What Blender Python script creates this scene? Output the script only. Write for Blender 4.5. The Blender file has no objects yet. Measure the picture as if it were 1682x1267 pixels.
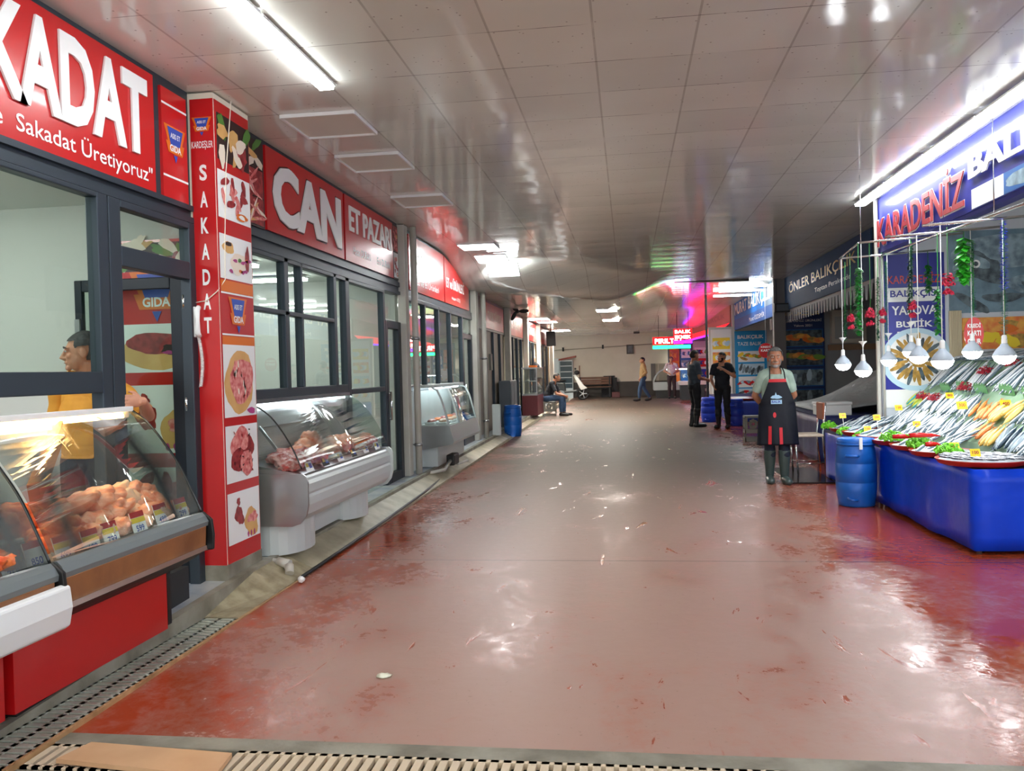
import bpy, math, random
import numpy as np
from mathutils import Vector, Matrix
PI = math.pi
scene = bpy.context.scene
C = scene.collection

# ------------------------------------------------------------------ camera
FPX, YAW, PITCH, ROLL, EYE = 1389.0, .1367, -.0165, .0261, 1.56
SLOPE = .008                                   # the alley floor rises gently away from the entrance

def cam_axes():
    cy, sy = math.cos(YAW), math.sin(YAW)
    f = np.array([-sy*math.cos(PITCH), cy*math.cos(PITCH), math.sin(PITCH)])
    r = np.array([cy, sy, 0.]); d = np.cross(f, r)
    return np.stack([r*math.cos(ROLL)+d*math.sin(ROLL), -r*math.sin(ROLL)+d*math.cos(ROLL), f])
RC = cam_axes()
cam = bpy.data.cameras.new('camera'); cam_o = bpy.data.objects.new('camera', cam); C.objects.link(cam_o)
cam.sensor_fit = 'HORIZONTAL'; cam.sensor_width = 36; cam.lens = FPX/1682*36; cam.clip_end = 200; cam.clip_start = .05
mw = Matrix.Identity(4)
for i in range(3):
    mw[i][0] = RC[0][i]; mw[i][1] = -RC[1][i]; mw[i][2] = -RC[2][i]
mw[2][3] = EYE
cam_o.matrix_world = mw
scene.camera = cam_o

# ------------------------------------------------------------------ world, exposure
world = bpy.data.worlds.new('world'); scene.world = world; world.use_nodes = True
wb = world.node_tree.nodes['Background']
wb.inputs[0].default_value = (.94, .97, .96, 1); wb.inputs[1].default_value = 1.3   # daylight from the open market entrance behind the camera
vs = scene.view_settings
vs.view_transform = 'Standard'; vs.look = 'None'; vs.gamma = 1; vs.use_curve_mapping = False; vs.exposure = 1.2

LED = 16.0          # radiance of the white lamps
# ------------------------------------------------------------------ geometry helpers
def px(x, y, X=None, Y=None, Z=None, F=None):
    """point of the place seen at photo pixel x,y lying on a known plane (F: that far above the floor)"""
    v = RC.T @ np.array([(x-841)/FPX, (y-633.5)/FPX, 1.0])
    if X is not None: t = X/v[0]
    elif Y is not None: t = Y/v[1]
    elif Z is not None: t = (Z-EYE)/v[2]
    else: t = (F-EYE)/(v[2]-SLOPE*v[1])
    return Vector((v[0]*t, v[1]*t, EYE+v[2]*t))
def fz(y): return SLOPE*y
def pz(y):                                     # the shop platform: low at the near counter, a step further in
    return .07+(max(y, 2.9)-3.3)*.045 if y < 5.7 else .178+SLOPE*(y-5.7)

class Fr:
    """a flat frame: origin, right, up, normal"""
    def __init__(s, o, u, v):
        s.o = Vector(o); s.u = Vector(u).normalized(); s.v = Vector(v).normalized(); s.n = s.u.cross(s.v)
    def p(s, a, b, c=0): return s.o + s.u*a + s.v*b + s.n*c
def FL(y, z, x=-2.95): return Fr((x, y, z), (0, 1, 0), (0, 0, 1))      # left wall, facing the alley
def FRt(y, z, x): return Fr((x, y, z), (0, -1, 0), (0, 0, 1))          # right wall, facing the alley
def FC(x, z, y): return Fr((x, y, z), (1, 0, 0), (0, 0, 1))            # facing the entrance

_tc = {}
def text_geo(s, bold):
    k = (s, bold)
    if k not in _tc:
        cu = bpy.data.curves.new('t', 'FONT'); cu.body = s; cu.size = 1; cu.offset = bold; cu.resolution_u = 3
        o = bpy.data.objects.new('t', cu); C.objects.link(o)
        dg = bpy.context.evaluated_depsgraph_get(); dg.update()
        me = bpy.data.meshes.new_from_object(o.evaluated_get(dg))
        v = np.array([p.co[:] for p in me.vertices]); f = [tuple(p.vertices) for p in me.polygons]
        bpy.data.objects.remove(o); bpy.data.curves.remove(cu); bpy.data.meshes.remove(me)
        _tc[k] = (v, f)
    return _tc[k]

class MB:
    def __init__(s): s.v = []; s.f = []; s.m = []; s.s = []
    def add(s, vs, fs, m=0, smooth=False):
        b = len(s.v); s.v += [tuple(p) for p in vs]
        for f in fs: s.f.append(tuple(i+b for i in f)); s.m.append(m); s.s.append(smooth)
        return s
    def box(s, x0, x1, y0, y1, z0, z1, m=0):
        return s.add([(x0,y0,z0),(x1,y0,z0),(x1,y1,z0),(x0,y1,z0),(x0,y0,z1),(x1,y0,z1),(x1,y1,z1),(x0,y1,z1)],
                     [(0,3,2,1),(4,5,6,7),(0,1,5,4),(1,2,6,5),(2,3,7,6),(3,0,4,7)], m)
    def fbox(s, F, a0, a1, b0, b1, c0, c1, m=0):
        P = [F.p(a, b, c) for c in (c0, c1) for a, b in ((a0,b0),(a1,b0),(a1,b1),(a0,b1))]
        return s.add(P, [(0,3,2,1),(4,5,6,7),(0,1,5,4),(1,2,6,5),(2,3,7,6),(3,0,4,7)], m)
    def bar(s, p, q, w, h=None, m=0, up=(0,0,1)):
        p = Vector(p); q = Vector(q); h = h or w; d = (q-p).normalized(); u = Vector(up)
        if abs(d.dot(u)) > .97: u = Vector((1, 0, 0))
        r = d.cross(u).normalized(); u = r.cross(d); P = []
        for e in (p, q):
            for a, b in ((-1,-1),(1,-1),(1,1),(-1,1)): P.append(e + r*(a*w/2) + u*(b*h/2))
        return s.add(P, [(0,1,2,3),(7,6,5,4),(0,4,5,1),(1,5,6,2),(2,6,7,3),(3,7,4,0)], m)
    def poly(s, pts, m=0): return s.add(pts, [tuple(range(len(pts)))], m)
    def prism(s, prof, y0, y1, m=0, smooth=False, axis='y'):
        n = len(prof)
        mk = (lambda a, b, t: (a, t, b)) if axis == 'y' else ((lambda a, b, t: (t, a, b)) if axis == 'x' else (lambda a, b, t: (a, b, t)))
        P = [mk(a, b, y0) for a, b in prof] + [mk(a, b, y1) for a, b in prof]
        s.add(P, [(i, (i+1) % n, (i+1) % n + n, i+n) for i in range(n)], m, smooth)
        b = len(s.v) - 2*n
        s.f += [tuple(range(b+n-1, b-1, -1)), tuple(range(b+n, b+2*n))]; s.m += [m, m]; s.s += [False, False]
        return s
    def sheet(s, prof, y0, y1, t, m=0, smooth=True):
        """an open profile of (x, z) given a thickness and run from y0 to y1"""
        pr = [Vector(p) for p in prof]; off = []
        for i, p in enumerate(pr):
            d = (pr[min(i+1, len(pr)-1)] - pr[max(i-1, 0)]).normalized(); off.append(p + Vector((-d.y, d.x))*t)
        return s.prism([tuple(p) for p in pr] + [tuple(p) for p in reversed(off)], y0, y1, m, smooth)
    def tube(s, pts, r, n=8, m=0, sy=1.0):
        pts = [Vector(p) for p in pts]; k = len(pts); rs = r if isinstance(r, (list, tuple)) else [r]*k
        P = []; pu = None
        for i in range(k):
            d = (pts[min(i+1, k-1)] - pts[max(i-1, 0)])
            d = d.normalized() if d.length > 1e-9 else Vector((0, 0, 1))
            if pu is None:
                pu = Vector((0, 0, 1)) if abs(d.z) < .9 else Vector((1, 0, 0))
            u = pu - d*pu.dot(d)
            u = u.normalized() if u.length > 1e-6 else d.orthogonal().normalized()
            pu = u; w = d.cross(u)
            for j in range(n):
                a = 2*PI*j/n; P.append(pts[i] + (u*math.cos(a) + w*math.sin(a)*sy)*rs[i])
        F = [(i*n+j, i*n+(j+1) % n, (i+1)*n+(j+1) % n, (i+1)*n+j) for i in range(k-1) for j in range(n)]
        s.add(P, F, m, True)
        b = len(s.v) - k*n
        s.f += [tuple(range(b+n-1, b-1, -1)), tuple(range(b+(k-1)*n, b+k*n))]; s.m += [m, m]; s.s += [False, False]
        return s
    def lathe(s, prof, c=(0,0,0), n=24, m=0, smooth=True, sx=1., sy=1.):
        k = len(prof)
        P = [(c[0]+r*math.cos(2*PI*j/n)*sx, c[1]+r*math.sin(2*PI*j/n)*sy, c[2]+z) for r, z in prof for j in range(n)]
        s.add(P, [(i*n+j, i*n+(j+1) % n, (i+1)*n+(j+1) % n, (i+1)*n+j) for i in range(k-1) for j in range(n)], m, smooth)
        b = len(s.v) - k*n
        if prof[0][0] > 1e-4: s.f.append(tuple(range(b+n-1, b-1, -1))); s.m.append(m); s.s.append(False)
        if prof[-1][0] > 1e-4: s.f.append(tuple(range(b+(k-1)*n, b+k*n))); s.m.append(m); s.s.append(False)
        return s
    def ell(s, c, r, n=12, k=8, R=None, m=0, noise=0, seed=0):
        c = Vector(c); rnd = random.Random(seed); P = []
        for i in range(k+1):
            t = PI*i/k
            for j in range(n):
                a = 2*PI*j/n; q = 1 + (rnd.uniform(-noise, noise) if noise else 0)
                p = Vector((math.sin(t)*math.cos(a)*r[0]*q, math.sin(t)*math.sin(a)*r[1]*q, math.cos(t)*r[2]*q))
                P.append(c + (R @ p if R is not None else p))
        return s.add(P, [(i*n+j, (i+1)*n+j, (i+1)*n+(j+1) % n, i*n+(j+1) % n) for i in range(k) for j in range(n)], m, True)
    def disc(s, F, a, b, r, c=0, n=20, m=0, ry=None):
        ry = ry or r
        return s.poly([F.p(a+r*math.cos(2*PI*i/n), b+ry*math.sin(2*PI*i/n), c) for i in range(n)], m)
    def blob(s, F, a, b, w, h, seed=0, c=.002, m=0, jag=.18, n=22, rot=0):
        """an irregular patch of a printed picture"""
        rnd = random.Random(seed); ph = [rnd.uniform(0, 6.28) for _ in range(4)]; P = []
        for i in range(n):
            t = 2*PI*i/n; q = 1 + jag*(math.sin(2*t+ph[0])*.5 + math.sin(3*t+ph[1])*.4 + math.sin(5*t+ph[2])*.35 + math.sin(9*t+ph[3])*.15)
            x, y = w/2*q*math.cos(t), h/2*q*math.sin(t)
            P.append(F.p(a + x*math.cos(rot)-y*math.sin(rot), b + x*math.sin(rot)+y*math.cos(rot), c))
        return s.poly(P, m)
    def rect(s, F, a, b, w, h, c=.002, m=0):
        return s.poly([F.p(a, b, c), F.p(a+w, b, c), F.p(a+w, b+h, c), F.p(a, b+h, c)], m)
    def text(s, F, txt, a, b, w=None, h=.1, c=.003, m=0, bold=.0, align='l', shear=0, taper=0, depth=0):
        v, f = text_geo(txt, bold)
        if not len(v): return s
        lo = v.min(0); sz = v.max(0) - lo
        sh = h/max(sz[1], 1e-6); sw = (w/max(sz[0], 1e-6)) if w else sh
        ww = sz[0]*sw; a0 = a - (ww/2 if align == 'c' else ww if align == 'r' else 0)
        P = [F.p(a0 + (q[0]-lo[0])*sw + shear*(q[1]-lo[1])*sh, b + (q[1]-lo[1])*sh, c) for q in v]
        s.add(P, f, m)
        if depth:
            from collections import Counter
            ed = Counter()
            for g in f:
                for i in range(len(g)): ed[(g[i], g[(i+1) % len(g)])] += 1
            P2 = [p - F.n*depth for p in P]; n0 = len(P)
            s.add(P+P2, [(b_, a_, a_+n0, b_+n0) for (a_, b_) in ed if (b_, a_) not in ed], m)
        return s

def obj(name, mb, mats, parent=None, bevel=0, sub=0, **tags):
    me = bpy.data.meshes.new(name)
    off = Vector((0, 0, 0)); p = parent
    while p is not None: off += p.location; p = p.parent
    me.from_pydata([(q[0]-off.x, q[1]-off.y, q[2]-off.z) for q in mb.v], [], mb.f)
    for m in (mats if isinstance(mats, (list, tuple)) else [mats]): me.materials.append(m)
    me.polygons.foreach_set('material_index', mb.m); me.polygons.foreach_set('use_smooth', mb.s)
    me.update()
    o = bpy.data.objects.new(name, me); C.objects.link(o)
    if parent is not None: o.parent = parent
    if bevel:
        b = o.modifiers.new('bevel', 'BEVEL'); b.width = bevel; b.segments = 2; b.limit_method = 'ANGLE'; b.angle_limit = .7
    if sub:
        b = o.modifiers.new('subsurf', 'SUBSURF'); b.levels = sub; b.render_levels = sub
    for k, v in tags.items(): o[k] = v
    return o
def tag(o, label, cat, group=None, kind=None):
    o['label'] = label; o['category'] = cat
    if group: o['group'] = group
    if kind: o['kind'] = kind
    return o
def thing(name, label, cat, loc=(0,0,0), group=None):
    o = bpy.data.objects.new(name, None); C.objects.link(o); o.location = loc; o.empty_display_size = .1
    return tag(o, label, cat, group)
def struct(name, mb, mats, parent=None, **k):
    o = obj(name, mb, mats, parent, **k)
    if parent is None: o['kind'] = 'structure'
    return o
def struct_empty(name, loc=(0,0,0)):
    o = bpy.data.objects.new(name, None); C.objects.link(o); o.location = loc; o['kind'] = 'structure'; return o
def rec(o):                                  # object and all below it
    r = [o]
    for c in o.children: r += rec(c)
    return r
def copy_tree(o, parent=None):
    c = o.copy(); C.objects.link(c)
    if parent is not None: c.parent = parent
    for ch in o.children: copy_tree(ch, c)
    return c

# ------------------------------------------------------------------ materials
def lin(c): return tuple(((v/255)/12.92 if v/255 <= .04045 else ((v/255+.055)/1.055)**2.4) for v in c) + (1,)
_mats = {}
def M(name, rgb, rough=.5, metal=0., spec=.5, var=None, bump=None, emit=0, alpha=1., coat=0., sss=0):
    """procedural material; var=(scale, amount, rgb2) mottles the colour, bump=(scale, strength)"""
    if name in _mats: return _mats[name]
    m = bpy.data.materials.new(name); m.use_nodes = True; nt = m.node_tree; b = nt.nodes['Principled BSDF']
    col = lin(rgb)
    b.inputs['Base Color'].default_value = col; b.inputs['Roughness'].default_value = rough; b.inputs['Metallic'].default_value = metal
    b.inputs['Specular IOR Level'].default_value = spec; b.inputs['Coat Weight'].default_value = coat; b.inputs['Coat Roughness'].default_value = .06
    if sss: b.inputs['Subsurface Weight'].default_value = sss; b.inputs['Subsurface Radius'].default_value = (.02, .008, .005)
    tc = nt.nodes.new('ShaderNodeTexCoord')
    if var:
        n = nt.nodes.new('ShaderNodeTexNoise'); n.inputs['Scale'].default_value = var[0]; n.inputs['Detail'].default_value = 5
        r = nt.nodes.new('ShaderNodeValToRGB'); r.color_ramp.elements[0].position = .5-.5*(1-var[1])-.02 if var[1] > .9 else .38; r.color_ramp.elements[1].position = .64
        r.color_ramp.elements[0].color = col
        c2 = lin(var[2]) if len(var) > 2 else tuple(v*.75 for v in col[:3])+(1,)
        r.color_ramp.elements[1].color = tuple(col[i]*(1-var[1])+c2[i]*var[1] for i in range(3)) + (1,)
        nt.links.new(tc.outputs['Object'], n.inputs['Vector']); nt.links.new(n.outputs['Fac'], r.inputs['Fac']); nt.links.new(r.outputs['Color'], b.inputs['Base Color'])
    if bump:
        n2 = nt.nodes.new('ShaderNodeTexNoise'); n2.inputs['Scale'].default_value = bump[0]; n2.inputs['Detail'].default_value = 3
        bn = nt.nodes.new('ShaderNodeBump'); bn.inputs['Strength'].default_value = bump[1]; bn.inputs['Distance'].default_value = bump[2] if len(bump) > 2 else .01
        nt.links.new(tc.outputs['Object'], n2.inputs['Vector']); nt.links.new(n2.outputs['Fac'], bn.inputs['Height']); nt.links.new(bn.outputs['Normal'], b.inputs['Normal'])
    if emit: b.inputs['Emission Color'].default_value = col; b.inputs['Emission Strength'].default_value = emit
    _mats[name] = m; return m
def glass(name, tint=(225, 240, 235), f0=.03, rough=.0, dirt=0.):
    """thin sheet glass: clear with a tint, mirror-like towards grazing angles on both faces"""
    if name in _mats: return _mats[name]
    m = bpy.data.materials.new(name); m.use_nodes = True; nt = m.node_tree; nt.nodes.clear()
    o = nt.nodes.new('ShaderNodeOutputMaterial'); mx = nt.nodes.new('ShaderNodeMixShader'); t = nt.nodes.new('ShaderNodeBsdfTransparent'); g = nt.nodes.new('ShaderNodeBsdfGlossy'); ge = nt.nodes.new('ShaderNodeNewGeometry')
    dt = nt.nodes.new('ShaderNodeVectorMath'); dt.operation = 'DOT_PRODUCT'; nt.links.new(ge.outputs['Normal'], dt.inputs[0]); nt.links.new(ge.outputs['Incoming'], dt.inputs[1])
    c = math_node(nt, 'SUBTRACT', 1.0, math_node(nt, 'ABSOLUTE', dt.outputs['Value'])); f = math_node(nt, 'ADD', math_node(nt, 'MULTIPLY', math_node(nt, 'POWER', c, 5.0), 1.0), f0)
    t.inputs[0].default_value = lin(tint); g.inputs['Roughness'].default_value = rough
    nt.links.new(f, mx.inputs[0]); nt.links.new(t.outputs[0], mx.inputs[1]); nt.links.new(g.outputs[0], mx.inputs[2])
    last = mx
    if dirt:
        df = nt.nodes.new('ShaderNodeBsdfDiffuse'); df.inputs[0].default_value = lin((215, 220, 218)); m2 = nt.nodes.new('ShaderNodeMixShader'); m2.inputs[0].default_value = dirt
        nt.links.new(mx.outputs[0], m2.inputs[1]); nt.links.new(df.outputs[0], m2.inputs[2]); last = m2
    nt.links.new(last.outputs[0], o.inputs[0]); _mats[name] = m; return m
def math_node(nt, op, a, b=None, c=None, clamp=False):
    n = nt.nodes.new('ShaderNodeMath'); n.operation = op; n.use_clamp = clamp
    for i, v in enumerate((a, b, c)):
        if v is None: continue
        if isinstance(v, (int, float)): n.inputs[i].default_value = v
        else: nt.links.new(v, n.inputs[i])
    return n.outputs[0]
def noise_node(nt, vec, scale, detail=4, rough=.55, dist=0, sc=None):
    if sc:
        mp = nt.nodes.new('ShaderNodeMapping'); mp.inputs['Scale'].default_value = sc; nt.links.new(vec, mp.inputs[0]); vec = mp.outputs[0]
    n = nt.nodes.new('ShaderNodeTexNoise'); n.inputs['Scale'].default_value = scale; n.inputs['Detail'].default_value = detail; n.inputs['Roughness'].default_value = rough; n.inputs['Distortion'].default_value = dist
    nt.links.new(vec, n.inputs['Vector']); return n.outputs['Fac']
def mixc(nt, f, a, b):
    n = nt.nodes.new('ShaderNodeMix'); n.data_type = 'RGBA'
    for i, v in ((0, f), (6, a), (7, b)):
        if isinstance(v, (int, float)): n.inputs[i].default_value = v
        elif isinstance(v, tuple): n.inputs[i].default_value = v
        else: nt.links.new(v, n.inputs[i])
    return n.outputs[2]
def ramp(nt, f, p0, p1):
    n = nt.nodes.new('ShaderNodeMapRange'); n.inputs['From Min'].default_value = p0; n.inputs['From Max'].default_value = p1; n.clamp = True; n.interpolation_type = 'SMOOTHSTEP'
    nt.links.new(f, n.inputs[0]); return n.outputs[0]

def floor_material():
    m = bpy.data.materials.new('wet_red_floor'); m.use_nodes = True; nt = m.node_tree; b = nt.nodes['Principled BSDF']
    tc = nt.nodes.new('ShaderNodeTexCoord'); P = tc.outputs['Object']
    sp = nt.nodes.new('ShaderNodeSeparateXYZ'); nt.links.new(P, sp.inputs[0]); X, Y = sp.outputs[0], sp.outputs[1]
    big = noise_node(nt, P, .55, 4, .55, .6); mid = noise_node(nt, P, 2.1, 6, .62, .8, (1, .7, 1)); fine = noise_node(nt, P, 16, 5, .65, .4); smear = noise_node(nt, P, 3.2, 5, .6, 1.2, (1.6, .45, 1))
    # dried film of dirt over the red coat: strongest along the trodden middle and further in
    side = ramp(nt, math_node(nt, 'ABSOLUTE', math_node(nt, 'ADD', X, .0)), 2.7, .9)
    right = ramp(nt, X, 1.0, 2.3)
    far = ramp(nt, Y, 6.5, 14.0)
    film = math_node(nt, 'ADD', math_node(nt, 'MULTIPLY', mid, .55), math_node(nt, 'MULTIPLY', big, .55))
    film = math_node(nt, 'ADD', film, math_node(nt, 'MULTIPLY', math_node(nt, 'SUBTRACT', fine, .5), .35))
    film = math_node(nt, 'ADD', film, math_node(nt, 'MULTIPLY', side, .26))
    film = math_node(nt, 'SUBTRACT', film, math_node(nt, 'MULTIPLY', right, .12))
    film = math_node(nt, 'ADD', film, math_node(nt, 'MULTIPLY', far, .16))
    fm = ramp(nt, film, .46, .84)
    prints = ramp(nt, smear, .63, .69)                      # trodden wet prints
    fm = math_node(nt, 'MULTIPLY', fm, math_node(nt, 'SUBTRACT', 1.0, math_node(nt, 'MULTIPLY', prints, .75)))
    red = mixc(nt, big, lin((146, 54, 26)), lin((174, 76, 42)))
    pale = mixc(nt, far, lin((166, 134, 122)), lin((82, 78, 68)))  # film colour greyer further in, darkened there to offset lamp light
    col = mixc(nt, math_node(nt, 'MULTIPLY', fm, .95), red, pale)
    speck = ramp(nt, noise_node(nt, P, 55, 2, .5), .70, .76)
    col = mixc(nt, math_node(nt, 'MULTIPLY', speck, .35), col, lin((70, 35, 28)))
    # joints cut across the alley
    jy = math_node(nt, 'ABSOLUTE', math_node(nt, 'SUBTRACT', math_node(nt, 'FRACT', math_node(nt, 'DIVIDE', math_node(nt, 'SUBTRACT', Y, .05), 6.6)), .0))
    jt = math_node(nt, 'LESS_THAN', jy, .0028)
    col = mixc(nt, math_node(nt, 'MULTIPLY', jt, .65), col, lin((60, 42, 38)))
    nt.links.new(col, b.inputs['Base Color'])
    rg = math_node(nt, 'ADD', math_node(nt, 'MULTIPLY', fm, .36), .07)
    rg = math_node(nt, 'ADD', rg, math_node(nt, 'MULTIPLY', math_node(nt, 'SUBTRACT', fine, .5), .10))
    rg = math_node(nt, 'SUBTRACT', rg, math_node(nt, 'MULTIPLY', right, .06))
    rg = math_node(nt, 'ADD', rg, math_node(nt, 'MULTIPLY', math_node(nt, 'MULTIPLY', far, fm), .14))
    rg = math_node(nt, 'MAXIMUM', rg, .075)
    nt.links.new(rg, b.inputs['Roughness']); b.inputs['Specular IOR Level'].default_value = .38
    bn = nt.nodes.new('ShaderNodeBump'); bn.inputs['Strength'].default_value = .22; bn.inputs['Distance'].default_value = .012
    hh = math_node(nt, 'ADD', math_node(nt, 'MULTIPLY', noise_node(nt, P, 9, 3, .5, .3), .7), math_node(nt, 'MULTIPLY', fm, .35))
    nt.links.new(hh, bn.inputs['Height']); nt.links.new(bn.outputs[0], b.inputs['Normal'])
    return m
def ceiling_material():
    m = bpy.data.materials.new('glossy_ceiling_tiles'); m.use_nodes = True; nt = m.node_tree; b = nt.nodes['Principled BSDF']
    tc = nt.nodes.new('ShaderNodeTexCoord'); P = tc.outputs['Object']
    sp = nt.nodes.new('ShaderNodeSeparateXYZ'); nt.links.new(P, sp.inputs[0])
    def edge(v, o):
        q = math_node(nt, 'FRACT', math_node(nt, 'DIVIDE', math_node(nt, 'SUBTRACT', v, o), .6))
        return math_node(nt, 'MINIMUM', q, math_node(nt, 'SUBTRACT', 1.0, q)), math_node(nt, 'FLOOR', math_node(nt, 'DIVIDE', math_node(nt, 'SUBTRACT', v, o), .6))
    ex, ix = edge(sp.outputs[0], -1.355-6); ey, iy = edge(sp.outputs[1], 4.878-12)
    gx = math_node(nt, 'LESS_THAN', ex, .012); gy = math_node(nt, 'LESS_THAN', ey, .006)
    patchy = noise_node(nt, P, 2.5, 3)
    gy = math_node(nt, 'MULTIPLY', gy, ramp(nt, patchy, .38, .6)); gx = math_node(nt, 'MULTIPLY', gx, ramp(nt, patchy, .2, .5))
    cmb = nt.nodes.new('ShaderNodeCombineXYZ'); nt.links.new(ix, cmb.inputs[0]); nt.links.new(iy, cmb.inputs[1])
    wn = nt.nodes.new('ShaderNodeTexWhiteNoise'); nt.links.new(cmb.outputs[0], wn.inputs[0])
    base = mixc(nt, wn.outputs['Value'], lin((222, 224, 218)), lin((232, 233, 226)))
    base = mixc(nt, math_node(nt, 'MULTIPLY', ramp(nt, noise_node(nt, P, .35, 3), .45, .7), .25), base, lin((176, 166, 150)))
    vo = nt.nodes.new('ShaderNodeTexVoronoi'); vo.inputs['Scale'].default_value = 13; nt.links.new(P, vo.inputs['Vector'])
    hole = math_node(nt, 'MULTIPLY', math_node(nt, 'LESS_THAN', vo.outputs['Distance'], .085), .6)
    base = mixc(nt, hole, base, lin((110, 102, 92)))
    base = mixc(nt, math_node(nt, 'MULTIPLY', gx, .4), base, lin((120, 108, 98)))
    base = mixc(nt, math_node(nt, 'MULTIPLY', gy, .8), base, lin((60, 55, 52)))
    nt.links.new(base, b.inputs['Base Color'])
    b.inputs['Roughness'].default_value = .10; b.inputs['Specular IOR Level'].default_value = .5
    bn = nt.nodes.new('ShaderNodeBump'); bn.inputs['Strength'].default_value = .12; bn.inputs['Distance'].default_value = .02
    # each tile hangs at a slightly different tilt and bellies a little
    wx = math_node(nt, 'MULTIPLY', math_node(nt, 'SUBTRACT', wn.outputs['Value'], .5), sp.outputs[1])
    hh = math_node(nt, 'ADD', noise_node(nt, P, 3.0, 2, .5, 0, (1, .6, 1)), math_node(nt, 'MULTIPLY', ey, 1.2))
    hh = math_node(nt, 'ADD', hh, math_node(nt, 'MULTIPLY', noise_node(nt, P, 40, 2), .03))
    nt.links.new(hh, bn.inputs['Height']); nt.links.new(bn.outputs[0], b.inputs['Normal'])
    return m
def lamp_mat(name, rgb, s): return M(name, rgb, .5, emit=s)

m_floor = floor_material(); m_ceil = ceiling_material()
m_frame = M('grey_aluminium', (52, 62, 72), .42, .35)
m_frame2 = M('dark_door_aluminium', (24, 32, 42), .4, .3)
m_red = M('red_sign_board', (196, 22, 26), .28, coat=.3)
m_redcol = M('red_column_vinyl', (190, 20, 24), .35)
m_white = M('white_vinyl', (238, 240, 240), .4)
m_black = M('black_edge', (14, 14, 16), .5)
m_glass = glass('shop_glass', (240, 247, 243))
m_cglass = glass('case_glass', (240, 244, 242), .025, dirt=.015)
m_gedge = M('glass_edge', (18, 26, 28), .2)
m_wallL = M('shop_wall_paint', (206, 207, 202), .6)
m_cream = M('cream_wall', (232, 224, 206), .7, var=(1.2, .5, (214, 203, 184)))
m_column = M('cream_column', (196, 194, 186), .5, var=(3, .4, (170, 165, 150)))
m_conc = M('stained_concrete', (150, 146, 132), .6, var=(4, .8, (104, 98, 84)), bump=(30, .3))
m_plat = M('grey_platform_tiles', (182, 186, 186), .35, var=(4.5, .9, (128, 142, 162)))
m_steel = M('brushed_steel', (176, 178, 180), .28, .9, var=(5, .2))
m_steelw = M('white_coated_steel', (196, 204, 204), .35, .1)
m_chrome = M('chrome', (215, 218, 220), .12, 1)
m_led = lamp_mat('led_white', (244, 248, 248), LED); m_ledf = lamp_mat('far_panel_white', (255, 248, 236), 36)
m_dark = M('dark_interior', (40, 42, 44), .7)
m_blue_tarp = M('blue_tarpaulin', (0, 66, 220), .35, spec=.3, var=(1.5, .5, (0, 46, 170)), bump=(3, .25, .05))
m_navy = M('navy_cloth', (22, 34, 92), .5, bump=(4, .3, .03))
m_barrel = M('blue_barrel_plastic', (16, 96, 188), .38, var=(3, .3, (12, 74, 150)))
m_barrel2 = M('deep_blue_plastic', (14, 58, 190), .38)
m_crate = M('grey_crate_plastic', (112, 112, 104), .5)
m_fascia = M('blue_sign_board', (52, 58, 150), .5, spec=.2, coat=.35)
m_tray = M('red_tray_plastic', (176, 34, 26), .35)
m_ice = M('crushed_ice', (222, 232, 236), .35, bump=(60, .8), var=(30, .4, (180, 200, 210)))
m_parsley = M('parsley_green', (122, 206, 44), .5, var=(40, .6, (70, 160, 30)))
m_yellowtag = M('yellow_tag_card', (244, 214, 50), .5)
m_orange = M('orange_print', (224, 112, 22), .4)
m_bluelogo = M('blue_print', (36, 76, 176), .4)
m_wood = M('walnut_panel', (150, 98, 58), .35, var=(6, .7, (112, 68, 38)))
m_card = M('plywood_board', (206, 164, 124), .6, var=(5, .4, (186, 140, 100)))
# ================================================================== THE SETTING
def far_z(x, y):
    a = min(1, max(0, (x+.5)/1.6)); a = a*a*(3-2*a)
    b = min(1, max(0, (y-27)/8)); b = b*b*(3-2*b)
    return 3.12*(1-a) + a*(3.5*(1-b)+3.15*b)
def ceil_z(x, y):
    s = 13.2 + 3.8*min(1, max(0, (x+2.9)/3.0))
    t = min(1, max(0, (y-s)/2.7)); t = t*t*(3-2*t)
    return 3.53*(1-t) + far_z(x, y)*t
def grid(f, xs, ys, flip=False):
    mb = MB(); n = len(ys)
    P = [(x, y, f(x, y)) for x in xs for y in ys]
    Fs = [(i*n+j, (i+1)*n+j, (i+1)*n+j+1, i*n+j+1) for i in range(len(xs)-1) for j in range(n-1)]
    if flip: Fs = [tuple(reversed(q)) for q in Fs]
    return mb.add(P, Fs, 0, True)
def lerp(a, b, n): return [a+(b-a)*i/n for i in range(n+1)]

mb = MB(); P = [(-2.46,3.38),(7.5,3.38),(7.5,39),(-2.46,39)]
mb.add([(x,y,fz(y)) for x,y in P]+[(x,y,fz(y)-.3) for x,y in P], [(0,1,2,3),(7,6,5,4),(0,4,5,1),(1,5,6,2),(2,6,7,3),(3,7,4,0)])
struct('floor', mb, m_floor)
mb = MB(); mb.box(-9, 7.5, -7, 2.98, -.3, .018)
struct('floor_entrance', mb, M('worn_asphalt', (96, 98, 100), .8, var=(20, .6, (60, 62, 64)), bump=(80, .5)))
mb = MB()                                       # concrete threshold strip and the channel beds
mb.box(-2.46, 7.5, 3.27, 3.38, -.3, .030)
mb.box(-2.46, 7.5, 2.98, 3.05, -.3, .024)
struct('trim_1', mb, m_conc, bevel=.006)
mb = MB(); mb.box(-2.72, -2.46, 2.98, 6.3, -.35, -.07); mb.box(-2.46, 7.5, 3.05, 3.27, -.35, -.07)
struct('floor_channel', mb, M('wet_dark_channel', (26, 26, 24), .3))
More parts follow.
